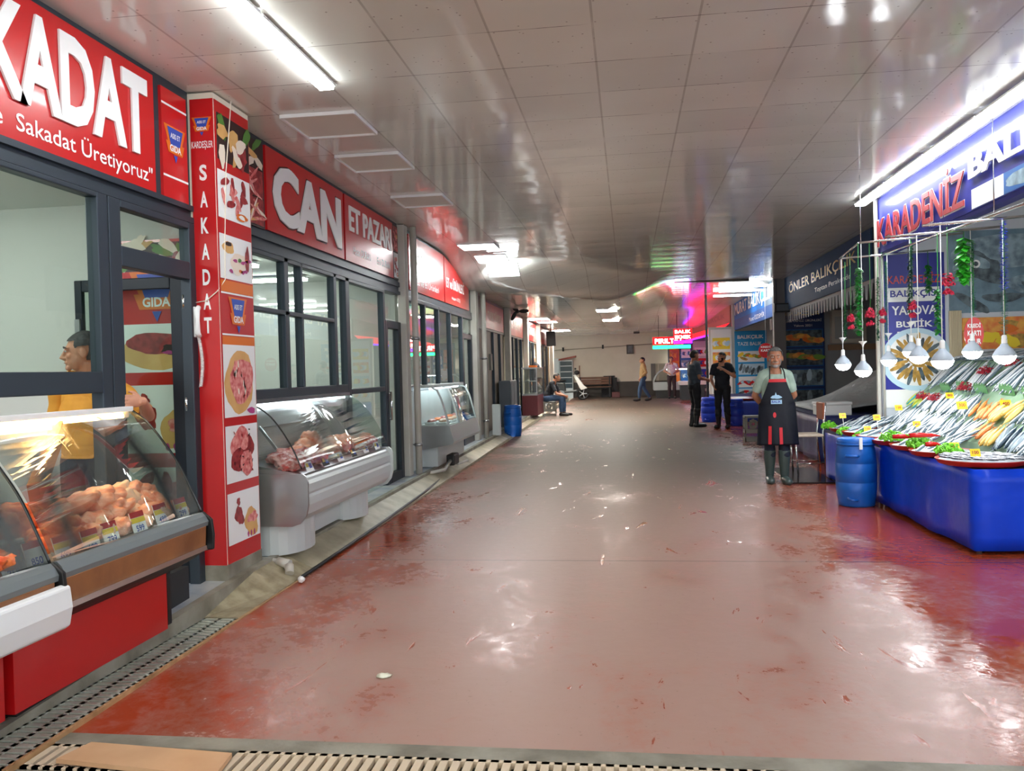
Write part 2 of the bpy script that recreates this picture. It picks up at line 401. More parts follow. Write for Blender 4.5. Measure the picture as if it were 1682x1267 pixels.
def strip(x0, x1, lift):
    mb = MB(); ys = [2.98, 5.69, 5.71, 39]
    for k in range(3):
        a, b = ys[k], ys[k+1]; P = [(x0,a),(x1,a),(x1,b),(x0,b)]
        mb.add([(x,y,pz(y)+lift) for x,y in P]+[(x,y,fz(y)-.3) for x,y in P], [(0,1,2,3),(7,6,5,4),(0,4,5,1),(1,5,6,2),(2,6,7,3),(3,7,4,0)])
    return mb
mb = strip(-9, -2.72, 0)
struct('floor_left', mb, m_plat)
mb = strip(-2.76, -2.70, .012)
struct('trim_2', mb, m_conc)
mb = MB(); P = [(-2.70,6.3),(-2.46,6.3),(-2.52,16),(-2.70,39)]
mb.add([(x,y,(pz(y)-.01 if x < -2.6 and y < 20 else fz(y)+.012)) for x,y in P]+[(x,y,fz(y)-.05) for x,y in P], [(0,1,2,3),(7,6,5,4),(0,4,5,1),(1,5,6,2),(2,6,7,3),(3,7,4,0)])
struct('trim_3', mb, M('tan_concrete_strip', (176, 168, 144), .5, var=(5, .6, (130, 120, 96))))

struct('ceiling', grid(ceil_z, [-9, -2.96]+lerp(-2.9, 3.1, 24)+[3.4, 3.8, 7.5], lerp(-1.5, 39, 90), True), m_ceil)
mb = MB(); mb.add([(1.1,19.6,3.50),(2.75,19.6,3.462),(2.75,19.75,3.462),(1.1,19.75,3.50),(1.1,19.6,3.54),(2.75,19.6,3.54),(2.75,19.75,3.54),(1.1,19.75,3.54)], [(0,3,2,1),(4,5,6,7),(0,1,5,4),(1,2,6,5),(2,3,7,6),(3,0,4,7)]); struct('gap_shade_strip', mb, m_black)  # black strip painted in for the shade of a ceiling gap
# outer walls
mb = MB(); mb.box(-9, 8, 38.5, 38.8, 0, 3.6); struct('wall_back', mb, m_cream)
mb = MB(); mb.box(-2.9, 3.1, 38.44, 38.5, .3, .98); struct('baseboard_back', mb, M('dark_dado', (70, 64, 58), .5, var=(2, .5, (48, 44, 40))))
mb = MB(); mb.box(-9.2, -9, -1.5, 33.0, 0, 3.6); struct('wall_left', mb, m_cream)  # unseen outer wall, cut short to let daylight onto the far end
mb = MB(); mb.box(7.5, 7.7, -1.5, 38.8, 0, 3.6); struct('wall_right', mb, m_wallL)
# shop rooms on the left
mb = MB()
for a, b in ((-1.5, 5.56), (5.70, 10.84), (10.98, 15.9)):
    mb.box(-6.3, -6.2, a, b, .1, 2.9)
struct('wall_left_shops', mb, m_wallL)
mb = MB()
for a, b in ((5.56, 5.70), (10.84, 10.98), (15.9, 16.04)): mb.box(-6.3, -3.02, a, b, .1, 3.5)
struct('wall_left_partitions', mb, m_wallL)
mb = MB()
for a, b in ((-1.5, 5.56), (5.70, 10.84), (10.98, 15.9)): mb.box(-6.2, -3.06, a, b, 2.82, 2.9)
struct('ceiling_left_shops', mb, M('shop_ceiling', (214, 218, 212), .6))

m_postr = [m_red, m_white, M('meat_dark_print', (128, 26, 34), .35, var=(22, .8, (180, 60, 62))), M('meat_pink_print', (206, 92, 92), .35, var=(28, .9, (238, 168, 160))),
           M('board_tan_print', (222, 176, 110), .4, var=(7, .5, (204, 150, 80))), m_orange, m_bluelogo, M('print_dark', (48, 26, 26), .4), M('herb_print', (78, 130, 50), .4), M('onion_print', (176, 60, 128), .4), M('bone_print', (236, 222, 204), .4)]
# 0 red 1 white 2 dark meat 3 pink meat 4 tan 5 orange 6 blue 7 dark 8 green 9 purple 10 bone
def logo(mb, F, cx, cy, w, c=.003):
    h = w*.95
    def T(a0, b0, a1, b1, bt, tp, m, cc):
        mb.poly([F.p(cx-a0*w, cy+bt*h, cc), F.p(cx+b0*w, cy+bt*h, cc), F.p(cx+b1*w, cy+tp*h, cc), F.p(cx-a1*w, cy+tp*h, cc)], m)
    T(.26, .26, .56, .56, -.20, .52, 5, c); T(.36, .36, .48, .48, -.26, .06, 5, c+.0008)
    T(.24, .24, .40, .40, -.02, .47, 6, c+.0016); T(.0, .0, .10, .10, -.52, -.30, 6, c+.0016)
    mb.text(F, 'ASIS ET', cx, cy+.17*h, .50*w, .15*h, c+.0024, 1, .02, 'c'); mb.text(F, 'GIDA', cx, cy-.21*h, .58*w, .20*h, c+.0024, 1, .03, 'c')
def picture(mb, F, a, b, w, h, kind, seed, c=.002):
    """a printed food picture, flat on its board"""
    rnd = random.Random(seed); mb.rect(F, a, b, w, h, c, 1); cx, cy = a+w/2, b+h/2
    L = [c+.0008*i for i in range(1, 8)]
    if kind == 'mince':
        mb.blob(F, cx-w*.02, cy-h*.02, w*.86, h*.92, seed, L[0], 4, .10); mb.blob(F, cx+w*.05, cy, w*.74, h*.62, seed+1, L[1], 3, .12)
        for i in range(26): mb.blob(F, cx+w*.05+rnd.uniform(-.28, .28)*w, cy+rnd.uniform(-.24, .24)*h, w*.05, h*.10, seed+i, L[2], rnd.choice((2, 3, 10)), .3, 8, rnd.uniform(-.5, .5))
        mb.blob(F, cx+w*.32, b+h*.07, w*.25, h*.09, seed+3, L[3], 9)
    elif kind == 'cubes':
        for i in range(11):
            x, y = cx+rnd.uniform(-.34, .30)*w, cy+rnd.uniform(-.28, .34)*h
            mb.blob(F, x, y, w*.26, h*.17, seed+i, L[0]+.0003*i, rnd.choice((2, 3)), .2, 12, rnd.uniform(0, 3))
        mb.blob(F, cx+w*.2, b+h*.14, w*.34, h*.17, seed+20, L[5], 5, .2); mb.blob(F, cx+w*.2, b+h*.14, w*.2, h*.09, seed+21, L[6], 1, .2)
    elif kind == 'kebab':
        for i in range(5):
            mb.blob(F, cx+(-.16, .16, 0, -.14, .12)[i]*w, cy+(.12, .1, .26, -.12, -.2)[i]*h, w*.42, h*.44, seed+i, L[0]+.0004*i, 2 if i % 2 else 3, .12, 16)
        for i in range(22): mb.blob(F, cx+rnd.uniform(-.3, .3)*w, cy+rnd.uniform(-.36, .4)*h, w*.06, h*.03, seed+i, L[5], rnd.choice((2, 7)), .3, 8, rnd.uniform(0, 3))
    elif kind == 'liver':
        mb.blob(F, cx, cy-h*.08, w*.98, h*.72, seed, L[0], 4, .06); mb.blob(F, cx+w*.04, cy+h*.10, w*.86, h*.46, seed+1, L[1], 2, .12)
        mb.blob(F, cx+w*.2, cy-h*.05, w*.3, h*.2, seed+4, L[2], 7, .3); mb.blob(F, cx+w*.16, cy-h*.1, w*.16, h*.08, seed+5, L[3], 9, .3)
    elif kind == 'chop':
        mb.blob(F, cx+w*.22, cy-h*.18, w*.42, h*.58, seed, L[0], 4, .2, rot=-.5); mb.blob(F, cx-w*.16, cy+h*.02, w*.24, h*.40, seed+1, L[1], 2, .3, rot=.4)
        mb.blob(F, cx+w*.26, cy-h*.1, w*.3, h*.22, seed+2, L[2], 3, .3); mb.blob(F, cx-w*.18, cy+h*.3, w*.12, h*.14, seed+3, L[2], 2, .3)
        for i in range(3): mb.blob(F, cx+w*(.1+.1*i), b+h*.09, w*.05, h*.12, seed+9+i, L[3], 9)
    elif kind == 'bones':
        mb.rect(F, a, b, w, h, L[0], 7)
        for i in range(12): mb.blob(F, a+rnd.uniform(.08, .92)*w, b+rnd.uniform(.08, .92)*h, w*.34, h*.3, seed+i, L[1]+.0003*i, rnd.choice((10, 10, 10, 4, 2, 8)), .3, 14, rnd.uniform(0, 3))
    elif kind == 'ribs':
        mb.rect(F, a, b, w, h, L[0], 2)
        for i in range(16): mb.blob(F, a+rnd.uniform(.08, .92)*w, b+rnd.uniform(.06, .94)*h, w*.4, h*.13, seed+i, L[1]+.0002*i, rnd.choice((2, 3, 3, 10, 4)), .3, 14, rnd.uniform(-1, 1))
    elif kind == 'dessert':
        mb.blob(F, cx-w*.24, cy+h*.22, w*.32, h*.30, seed, L[0], 4); mb.blob(F, cx-w*.24, cy+h*.3, w*.2, h*.1, seed+1, L[1], 7); mb.blob(F, cx+w*.06, cy-h*.1, w*.5, h*.5, seed+2, L[1], 10)
        for i in range(10): mb.blob(F, cx+rnd.uniform(-.2, .4)*w, cy+rnd.uniform(-.36, .1)*h, w*.12, h*.09, seed+i, L[3], rnd.choice((9, 9, 5, 8)), .3, 8)
        mb.blob(F, cx+w*.34, cy+h*.05, w*.14, h*.6, seed+30, L[2], 2)
    return mb

# ================================================================== LEFT SHOPS: FASCIAS AND SIGNS
mb = MB(); mb.box(-3.05, -2.95, -1.5, 5.48, 2.63, 3.53); mb.box(-2.95, -2.925, -1.5, 5.48, 2.63, 2.67); mb.box(-2.95, -2.925, -1.5, 5.48, 2.715, 2.75)
struct('wall_left_fascia', mb, m_frame)
mb = MB(); mb.box(-3.05, -2.95, 6.02, 10.78, 2.60, 3.53); mb.box(-2.95, -2.925, 6.02, 10.78, 2.60, 2.64); mb.box(-2.95, -2.93, 6.02, 10.78, 2.70, 2.76)
struct('wall_left_fascia', mb, m_frame)
mb = MB(); mb.add([(x, y, z) for x in (-3.05, -2.95) for y, z in ((10.98, 2.62), (15.9, 2.62), (15.9, 3.13), (15.2, 3.22), (14.4, 3.38), (13.4, 3.5), (10.98, 3.53))],
       [(0,1,2,3,4,5,6), (13,12,11,10,9,8,7)] + [(i, i+7, (i+1) % 7+7, (i+1) % 7) for i in range(7)]); mb.box(-2.95, -2.93, 10.98, 15.9, 2.62, 2.70)
struct('wall_left_fascia', mb, m_frame)

def sign(name, label, F, w, h, mats, cat='sign', t=.02, group=None):
    r = thing(name, label, cat, F.p(w/2, 0, 0), group); mb = MB(); mb.fbox(F, 0, w, 0, h, 0, t); obj('board', mb, mats, r); return r
F = FL(1.6, 2.75); r = sign('shop_sign', 'red sign with big white letters KADAT above the nearest butcher window', F, 3.42, .74, m_red)
mb = MB(); mb.text(F, 'SAKADAT', 3.33, .19, 1.83, .49, .034, 0, .035, 'r', depth=.012); obj('lettering', mb, m_white, r)
mb = MB(); mb.text(F, 'Hijyenle  Sakadat Üretiyoruz"', 3.38, .025, 1.76, .135, .0225, 0, .006, 'r'); obj('tagline', mb, m_white, r)
F = FL(5.11, 2.75); r = sign('logo_sign', 'narrow red sign with blue and orange logo between two white lines', F, .31, .71, m_red)
mb = MB(); logo(mb, F, .155, .36, .24, .022); obj('emblem', mb, m_postr, r)
for z in (.60, .135): mb = MB(); mb.rect(F, 0, z, .31, .014, .022); obj('line', mb, m_white, r)

F = FL(6.05, 2.78); r = thing('picture_sign', 'tall sign of raw meat pictures behind the red poster column', 'sign', F.p(.3, 0, 0)); mb = MB(); mb.fbox(F, 0, .6, 0, .7, 0, .015); obj('board', mb, m_postr[7], r)
mb = MB()
for i, k in enumerate(('ribs', 'ribs', 'bones')): picture(mb, F, .02, .02+.23*i, .56, .215, k, 60+i, .017)
obj('print', mb, m_postr, r)
F = FL(6.69, 2.79); r = sign('shop_sign', 'red sign with huge white letters CAN', F, 1.92, .70, m_red)
mb = MB(); mb.text(F, 'CAN', .12, .085, 1.70, .52, .034, 0, .04, depth=.012); obj('lettering', mb, m_white, r)
mb = MB(); mb.text(F, 'CAN', .105, .07, 1.73, .55, .0215, 0, .055); obj('letter_outline', mb, M('letter_outline_print', (60, 8, 12), .4), r)  # larger dark copy of the letters behind the raised ones
F = FL(8.66, 2.79); r = sign('shop_sign', 'red sign reading ET PAZARI beside the big CAN sign', F, 1.84, .70, m_red)
mb = MB(); mb.text(F, 'ET PAZARI', .12, .33, 1.62, .27, .034, 0, .02, depth=.012); obj('lettering', mb, m_white, r)
for t, a, w in (('Hasan DURAN', .25, .62), ('Erol DURAN', 1.13, .55)): mb = MB(); mb.text(F, t, a, .09, w, .085, .0225, 0, .015); obj('name_line', mb, m_white, r)
F = FL(10.54, 2.79); r = sign('picture_sign', 'narrow meat picture sign beside the first cream pillar', F, .22, .70, m_postr[7], t=.012)
mb = MB(); picture(mb, F, .01, .36, .2, .32, 'ribs', 71, .014); picture(mb, F, .01, .02, .2, .32, 'cubes', 72, .014); obj('print', mb, m_postr, r)
F = FL(11.3, 2.72); r = sign('shop_sign', 'red butcher sign of the third shop, beside the cream pipe', F, 2.2, .76, m_red)
mb = MB(); mb.text(F, 'KASAP GÜVEN', .1, .36, 2.0, .24, .0225, 0, .02); mb.text(F, 'Et ve Et Ürünleri', .4, .1, 1.4, .12, .0225); obj('lettering', mb, m_white, r)
F = FL(13.56, 2.72); r = thing('shop_sign', 'red sign reading ET ve ÜRÜNLERİ with a sloping top edge', 'sign', F.p(1, 0, 0)); mb = MB()
pr = [(0, 0), (2.1, 0), (2.1, .40), (1.6, .50), (.9, .64), (0, .755)]; mb.add([F.p(a, b, c) for c in (0, .02) for a, b in pr], [(5,4,3,2,1,0), (6,7,8,9,10,11)] + [(i, (i+1) % 6, (i+1) % 6+6, i+6) for i in range(6)]); obj('board', mb, m_red, r)
mb = MB(); mb.text(F, 'ET ve ÜRÜNLERİ', .12, .26, 1.5, .22, .0225, 0, .02); mb.text(F, 'Hasan ATEŞ', .55, .07, .7, .08, .0225); obj('lettering', mb, m_white, r)

# ---------------------------------------------------------------- glazed fronts (frames and panes)
def glazed(name, bars, panes, X=-2.95, mframe=m_frame, d=.05, mpane=m_glass):
    r = struct_empty(name, (X, (bars[0][0]+bars[0][1])/2, .1)); mb = MB()
    for a, b, z0, z1 in bars: mb.box(X-d, X+d*.5, a, b, z0, z1)
    obj('frame', mb, mframe, r, bevel=.006)
    for a, b, z0, z1 in panes:
        mb = MB(); mb.box(X-.018, X-.012, a, b, z0, z1); obj('pane', mb, mpane, r)
    return r
glazed('window_1', [(4.40, 4.495, .12, 2.63), (4.505, 4.62, .12, 2.63), (-1.5, 4.40, 1.50, 1.62), (5.40, 5.48, .14, 2.63), (4.62, 5.40, 2.24, 2.36), (4.62, 5.40, 2.585, 2.63), (-1.5, 4.40, 2.60, 2.63), (2.5, 2.58, .1, 2.6)],
       [(-1.5, 2.5, 1.62, 2.60), (2.58, 4.40, 1.62, 2.60), (4.62, 5.40, 2.36, 2.585)])
mb = MB(); mb.box(-3.0, -2.96, -1.5, 4.40, .12, .80); struct('wall_left_dado', mb, m_steelw)
r = struct_empty('door_1', (-2.98, 5.44, .14)); mb = MB()
mb.box(-3.09, -2.99, 5.42, 5.46, .14, 2.27); mb.box(-3.80, -3.745, 5.42, 5.46, .14, 2.27); mb.box(-3.745, -3.09, 5.42, 5.46, 2.19, 2.27); mb.box(-3.745, -3.09, 5.42, 5.46, .14, .30)
obj('frame', mb, m_frame2, r, bevel=.006); mb = MB(); mb.box(-3.745, -3.09, 5.437, 5.443, .30, 2.19); obj('pane', mb, m_glass, r)
mb = MB(); mb.box(-3.79, -3.755, 5.40, 5.425, 1.88, 2.0); obj('lock', mb, m_steel, r)
for z in (.5, 1.35, 2.05):
    mb = MB(); mb.tube([(-2.985, 5.41, z), (-2.985, 5.41, z+.09)], .013); obj('hinge', mb, m_chrome, r)

F = FC(-3.56, .25, 5.555); r = thing('wall_poster', 'tall red butcher poster with liver picture seen behind the open door', 'poster', (-3.27, 5.555, .25)); mb = MB(); mb.fbox(F, 0, .58, 0, 2.3, 0, .008); obj('board', mb, m_red, r)
mb = MB(); picture(mb, F, .01, 2.08, .56, .2, 'bones', 5, .009); logo(mb, F, .30, 1.90, .36, .012); picture(mb, F, 0, 1.37, .58, .34, 'liver', 6, .009); picture(mb, F, 0, .80, .58, .48, 'chop', 7, .009); picture(mb, F, 0, .2, .58, .5, 'cubes', 8, .009); obj('print', mb, m_postr, r)

glazed('window_2', [(6.02, 6.10, .1, 2.60), (7.0, 7.09, 1.45, 2.60), (7.38, 7.42, 1.47, 2.60), (8.24, 8.32, 1.45, 2.60), (8.60, 8.72, .15, 2.60), (6.10, 8.60, 1.38, 1.47), (6.10, 8.24, 2.10, 2.14), (6.10, 10.0, 2.56, 2.60), (9.98, 10.06, .15, 2.6), (8.72, 9.98, 1.36, 1.42)],
       [(6.10, 7.0, 1.47, 2.56), (7.09, 8.24, 1.47, 2.56), (8.32, 8.60, 1.47, 2.56), (8.72, 9.98, 1.42, 2.56), (8.72, 9.98, .2, 1.36), (10.06, 10.78, 2.26, 2.58)])
mb = MB(); mb.box(-3.0, -2.95, 6.10, 8.60, .15, 1.38); struct('wall_left_dado', mb, m_steelw)
def shop_door(name, y0, y1, z0, z1, X=-2.95):
    r = struct_empty(name, (X, y0, z0)); mb = MB()
    mb.box(X-.06, X+.02, y0, y0+.09, z0, z1); mb.box(X-.06, X+.02, y1-.13, y1, z0, z1); mb.box(X-.06, X+.02, y0+.09, y1-.13, z1-.1, z1); mb.box(X-.06, X+.02, y0+.09, y1-.13, z0, z0+.14)
    obj('frame', mb, m_frame2, r, bevel=.006); mb = MB(); mb.box(X-.02, X-.014, y0+.09, y1-.13, z0+.14, z1-.1); obj('pane', mb, m_glass, r)
    mb = MB(); mb.tube([(X+.05, y0+.045, 1.0), (X+.05, y0+.045, 1.35)], .014); mb.tube([(X+.0, y0+.045, 1.02), (X+.05, y0+.045, 1.02)], .01); mb.tube([(X+.0, y0+.045, 1.33), (X+.05, y0+.045, 1.33)], .01); obj('door_handle', mb, m_chrome, r)
shop_door('door_2', 10.08, 10.78, .19, 2.24)
glazed('window_3', [(10.98, 11.05, .15, 2.62), (12.1, 12.17, 1.4, 2.62), (13.0, 13.07, 1.4, 2.62), (13.9, 13.98, .2, 2.62), (14.9, 14.98, .2, 2.62), (11.05, 14.9, 1.32, 1.40), (11.05, 15.9, 2.56, 2.62)],
       [(11.05, 12.1, 1.4, 2.56), (12.17, 13.0, 1.4, 2.56), (13.07, 13.9, 1.4, 2.56), (13.98, 14.9, 1.4, 2.56), (14.98, 15.9, 2.3, 2.56)])
mb = MB(); mb.box(-3.0, -2.95, 11.05, 14.9, .15, 1.32); struct('wall_left_dado', mb, m_steelw)
shop_door('door_3', 14.98, 15.9, .22, 2.28)

# pillars, pipes
def pillar(y0, y1, x1, z1, label, m=m_column, x0=-2.97):
    mb = MB(); mb.box(x0, x1, y0, y1, pz(y0), z1); o = obj('pillar', mb, m, bevel=.008); return tag(o, label, 'pillar')
def pipe(p0, p1, rad, label, m=m_column):
    r = thing('wall_pipe', label, 'pipe', p0); mb = MB(); mb.tube([p0, p1], rad, 10); obj('tube', mb, m, r)
    for t in (.12, .55):
        q = Vector(p0).lerp(Vector(p1), t); mb = MB(); mb.tube([q-Vector((0,0,.02)), q+Vector((0,0,.02))], rad*1.25, 10); mb.box(q.x-rad*3, q.x, q.y-.01, q.y+.01, q.z-.01, q.z+.01); obj('clip', mb, m_steel, r)
pillar(10.80, 10.97, -2.86, 3.52, 'cream pillar between the CAN shop and the third shop')
pipe((-2.80, 11.03, pz(11)), (-2.80, 11.03, 3.52), .045, 'cream drain pipe beside the first cream pillar')
pillar(15.95, 16.2, -2.85, 3.13, 'cream pillar at the end of the third shop front')
pipe((-2.78, 16.35, pz(16)), (-2.78, 16.35, 3.12), .05, 'cream drain pipe on the pillar after the third shop')
pillar(20.45, 20.75, -2.84, 3.12, 'cream pillar beyond the closed shop, above the grey cabinet')
pillar(24.2, 24.5, -2.84, 3.12, 'cream pillar behind the glass snack counter')
pillar(27.7, 28.0, -2.84, 3.12, 'fourth cream pillar, beside the orange lit doorway')
pillar(32.4, 32.8, -2.84, 3.12, 'pale pillar at the far corner of the left shops')
# the shops further in
mb = MB()
for a, b in ((16.2, 20.45), (20.75, 24.2), (24.5, 27.7), (28.0, 32.4)): mb.box(-3.1, -2.97, a, b, 2.45, 3.2)
struct('wall_left_fascia', mb, M('dull_fascia', (104, 96, 90), .5))
m_ora = M('faded_red_sign', (196, 84, 62), .4, var=(1.5, .5, (150, 74, 58)))
for (a, b, t, lab) in ((17.5, 20.2, 'TAVUK DÜNYASI', 'faded red sign over the closed shop with the grey cabinet'), (20.9, 24.0, 'KASAP', 'faded red sign behind the fourth pillar, above the glass snack counter'), (24.7, 27.5, 'ET BALIK', 'bright red sign with white letters far down the left side'), (28.2, 32.2, 'MARKET', 'last small red sign at the far end of the left shops')):
    F = FL(a, 2.5, -2.97); r = sign('shop_sign', lab, F, b-a, .55, m_red if 'bright' in lab else m_ora)
    mb = MB(); mb.text(F, t, (b-a)/2, .18, (b-a)*.7, .24, .023, 0, .02, 'c'); obj('lettering', mb, M('dull_letters', (220, 190, 170), .5), r)
mb = MB(); mb.box(-3.1, -3.0, 16.2, 20.45, .2, 2.45); struct('wall_left_closed_shop', mb, M('grey_brown_panel', (150, 138, 124), .6, var=(1, .4, (120, 110, 100))))
glazed('window_4', [(16.25, 16.32, .2, 2.45), (17.6, 17.68, .2, 2.45), (18.6, 18.66, .2, 2.45), (19.6, 19.66, .2, 2.45)], [], X=-2.97, mframe=m_frame)
glazed('window_5', [(20.8, 20.9, .2, 2.45), (21.7, 21.8, .2, 2.45), (22.6, 22.7, .2, 2.45), (23.5, 23.6, .2, 2.45)], [(20.9, 21.7, .3, 2.4), (21.8, 22.6, .3, 2.4), (22.7, 23.5, .3, 2.4)])
glazed('window_6', [(24.6, 24.7, .2, 2.45), (25.5, 25.6, .2, 2.45), (26.5, 26.6, .2, 2.45)], [(24.7, 25.5, .3, 2.4), (25.6, 26.5, .3, 2.4)], mframe=m_frame2)
glazed('window_7', [(28.1, 28.2, .2, 2.45), (29.5, 29.7, .2, 2.45), (31, 31.2, .2, 2.45)], [(28.2, 29.5, .3, 2.4), (29.7, 31, .3, 2.4)], mframe=m_frame2)
mb = MB(); mb.box(-5.2, -5.1, 16.0, 33, .2, 3.1); struct('wall_left_far_shops', mb, M('warm_wall', (216, 196, 170), .7))
mb = MB(); mb.box(-5.2, -3.02, 32.8, 33, .2, 3.1); mb.box(-5.2, -3.02, 20.5, 20.6, .2, 3.1); mb.box(-5.2, -3.02, 27.8, 27.9, .2, 3.1); struct('wall_left_far_partitions', mb, m_cream)

# ================================================================== RED POSTER COLUMN
X1 = -2.765
r = thing('poster_column', 'red square column with white vertical letters SAKADAT and meat posters', 'column', (-2.86, 5.75, pz(5.7)))
mb = MB(); mb.box(-2.96, X1, 5.48, 6.02, pz(5.7)+.1, 3.52); obj('shaft', mb, m_cream, r)
mb = MB(); mb.box(-2.965, X1+.006, 5.475, 6.025, pz(5.4)-.02, pz(5.7)+.1); obj('plinth', mb, m_conc, r, bevel=.005)
F = FC(-2.945, .26, 5.48); mb = MB(); mb.fbox(F, .012, .18, 0, 3.22, 0, .004); obj('front_panel', mb, m_redcol, r)
mb = MB(); F2 = Fr(F.p(0, 0, .004), F.u, F.v)
for i, ch in enumerate('SAKADAT'):
    y = (267, 313, 358, 403, 447, 489, 530)[i]; z = 1.56+(623.5-y)/1389*5.52-.26; mb.text(F2, ch, .097, z-.055, .055, .11, .002, 0, .03, 'c')
mb.text(F2, 'KARDEŞLER', .097, 1.56+(623.5-228)/1389*5.52-.26, .155, .062, .002, 0, .01, 'c'); obj('lettering', mb, m_white, r)
mb = MB(); logo(mb, F2, .097, 1.56+(623.5-188)/1389*5.52-.26, .13, .002); obj('emblem', mb, m_postr, r)
F = FL(5.48, 0, X1); mb = MB(); mb.fbox(F, .01, .53, .26, 3.48, 0, .004, 0); obj('side_panel', mb, m_redcol, r)
F2 = Fr(F.p(0, 0, .004), F.u, F.v); mb = MB()
picture(mb, F2, .03, 3.08, .49, .32, 'bones', 11); picture(mb, F2, .02, 2.68, .50, .33, 'cubes', 12); picture(mb, F2, .02, 2.26, .50, .31, 'dessert', 13)
mb.rect(F2, .02, 2.17, .50, .08, .002, 5); mb.rect(F2, .02, 2.155, .5, .012, .003, 1); logo(mb, F2, .27, 2.01, .26); mb.rect(F2, .02, 1.865, .5, .012, .003, 1); mb.rect(F2, .02, 1.80, .50, .06, .002, 5)
picture(mb, F2, .02, 1.29, .50, .51, 'mince', 14); picture(mb, F2, .02, .83, .50, .40, 'kebab', 15); picture(mb, F2, .02, .40, .50, .36, 'chop', 16)
obj('side_posters', mb, m_postr, r)
# intercom phone on the column
r = thing('wall_phone', 'white intercom phone with coiled cord on the red column', 'phone', (-2.925, 5.474, 1.84))
mb = MB(); mb.box(-2.955, -2.915, 5.425, 5.474, 1.85, 2.06); obj('base', mb, m_white, r, bevel=.008)
mb = MB(); mb.tube([(-2.888, 5.43, 1.855), (-2.886, 5.40, 1.88), (-2.886, 5.405, 1.96), (-2.886, 5.40, 2.03), (-2.888, 5.43, 2.055)], [.016, .02, .014, .02, .016], 10); obj('handset', mb, m_white, r)
pts = [(-2.90+.010*math.cos(i*1.05)+.02*math.sin(i/190*3), 5.44+.010*math.sin(i*1.05), 1.85-.34*i/190) for i in range(190)]
mb = MB(); mb.tube(pts, .0032, 5); obj('cord', mb, m_white, r)
r = thing('cable_duct', 'white plastic cable duct running up the edge of the red column', 'duct', (-2.956, 5.465, 2.06)); mb = MB(); mb.box(-2.968, -2.946, 5.455, 5.474, 2.06, 2.66); obj('channel', mb, m_white, r)
mb = MB()
for z in (2.15, 2.3, 2.5): mb.box(-2.962, -2.952, 5.4535, 5.4555, z, z+.03)
obj('clip', mb, m_black, r)
mb = MB(); mb.tube([(-2.70, 5.62, 3.5), (-2.755, 5.62, 3.0), (-2.757, 5.58, 2.55), (-2.755, 5.56, 2.25), (-2.77, 5.465, 2.16), (-2.85, 5.468, 2.10), (-2.93, 5.465, 2.09)], .004, 6); tag(obj('wire', mb, m_cream), 'thin pale wire hanging down the poster column to the phone', 'wire')
# ================================================================== LAMPS
def tube_lamp(x, y0, y1, z, w, label, group):
    r = thing('tube_lamp', label, 'lamp', (x, (y0+y1)/2, z+.03), group)
    mb = MB(); mb.box(x-w/2-.008, x+w/2+.008, y0, y1, z+.012, z+.03); obj('housing', mb, m_white, r)
    mb = MB(); mb.box(x-w/2, x+w/2, y0+.012, y1-.012, z-.012, z+.012); obj('diffuser', mb, m_led, r, bevel=.006); return r
tube_lamp(-1.955, 4.36, 5.50, 3.49, .10, 'white tube lamp on the ceiling in front of the SAKADAT sign, the whole one', None)
tube_lamp(-1.955, 3.18, 4.33, 3.49, .10, 'white tube lamp cut by the top edge of the picture at left', None)
for i, y in enumerate((10.81, 9.60, 8.39, 7.18, 5.97)):
    tube_lamp(2.84, y-1.18, y, 3.47, .115, ('far end lamp of the tube row beside the blue KARADENİZ sign', 'second tube lamp from the far end beside the blue sign', 'third tube lamp from the far end beside the blue sign', 'fourth tube lamp from the far end, above the white BALIK letters', 'nearest tube lamp of the right row, cut by the picture edge')[i], 'tube lamps along the right ceiling edge')
for i, y in enumerate((4.76, 3.55, 2.34)): tube_lamp(2.84, y-1.18, y, 3.47, .115, 'unseen tube lamp added to the right row over the market entrance', 'added tube lamps over the entrance')  # out of view, added to carry the row on and give light
for y in (1.98, .8): tube_lamp(-1.955, y, y+1.15, 3.49, .10, 'unseen tube lamp added to the left row over the market entrance', 'added tube lamps over the entrance')  # likewise added out of view for their light
def panel_lamp(x0, x1, y0, y1, lit, label, z=None, z2=None, group='square ceiling panels along the left shops'):
    r = thing('panel_lamp', label, 'lamp', ((x0+x1)/2, (y0+y1)/2, 3.5), group); za = z if z is not None else ceil_z(x0, y0)-.012; zb = z2 if z2 is not None else (z if z is not None else ceil_z(x0, y1)-.012)
    mb = MB(); mb.add([(x0,y0,za),(x1,y0,za),(x1,y1,zb),(x0,y1,zb),(x0,y0,za+.02),(x1,y0,za+.02),(x1,y1,zb+.02),(x0,y1,zb+.02)], [(0,3,2,1),(4,5,6,7),(0,1,5,4),(1,2,6,5),(2,3,7,6),(3,0,4,7)])
    obj('panel', mb, (m_ledf if y0 > 20 else m_led) if lit else M('unlit_panel', (226, 222, 212), .5), r)
    mb = MB(); e = .015
    mb.bar((x0,y0,za), (x1,y0,za), e, .03); mb.bar((x0,y1,zb), (x1,y1,zb), e, .03); mb.bar((x0,y0,za), (x0,y1,zb), e, .03); mb.bar((x1,y0,za), (x1,y1,zb), e, .03); obj('frame', mb, m_white, r); return r
for i, y in enumerate((6.08, 7.28, 9.08)): panel_lamp(-2.54, -1.97, y+.01, y+.59, False, ('unlit square panel nearest the red column', 'second unlit square panel, above the CAN sign end', 'third unlit square panel, above the ET PAZARI sign')[i])
panel_lamp(-2.54, -1.97, 12.69, 13.27, True, 'first lit square panel in front of the third shop sign')
panel_lamp(-2.50, -1.97, 13.9, 14.4, True, 'second lit square panel just before the tilted one')
panel_lamp(-2.42, -1.86, 14.62, 14.95, True, 'lit square panel hanging tilted from the ceiling', 3.46, 3.27)
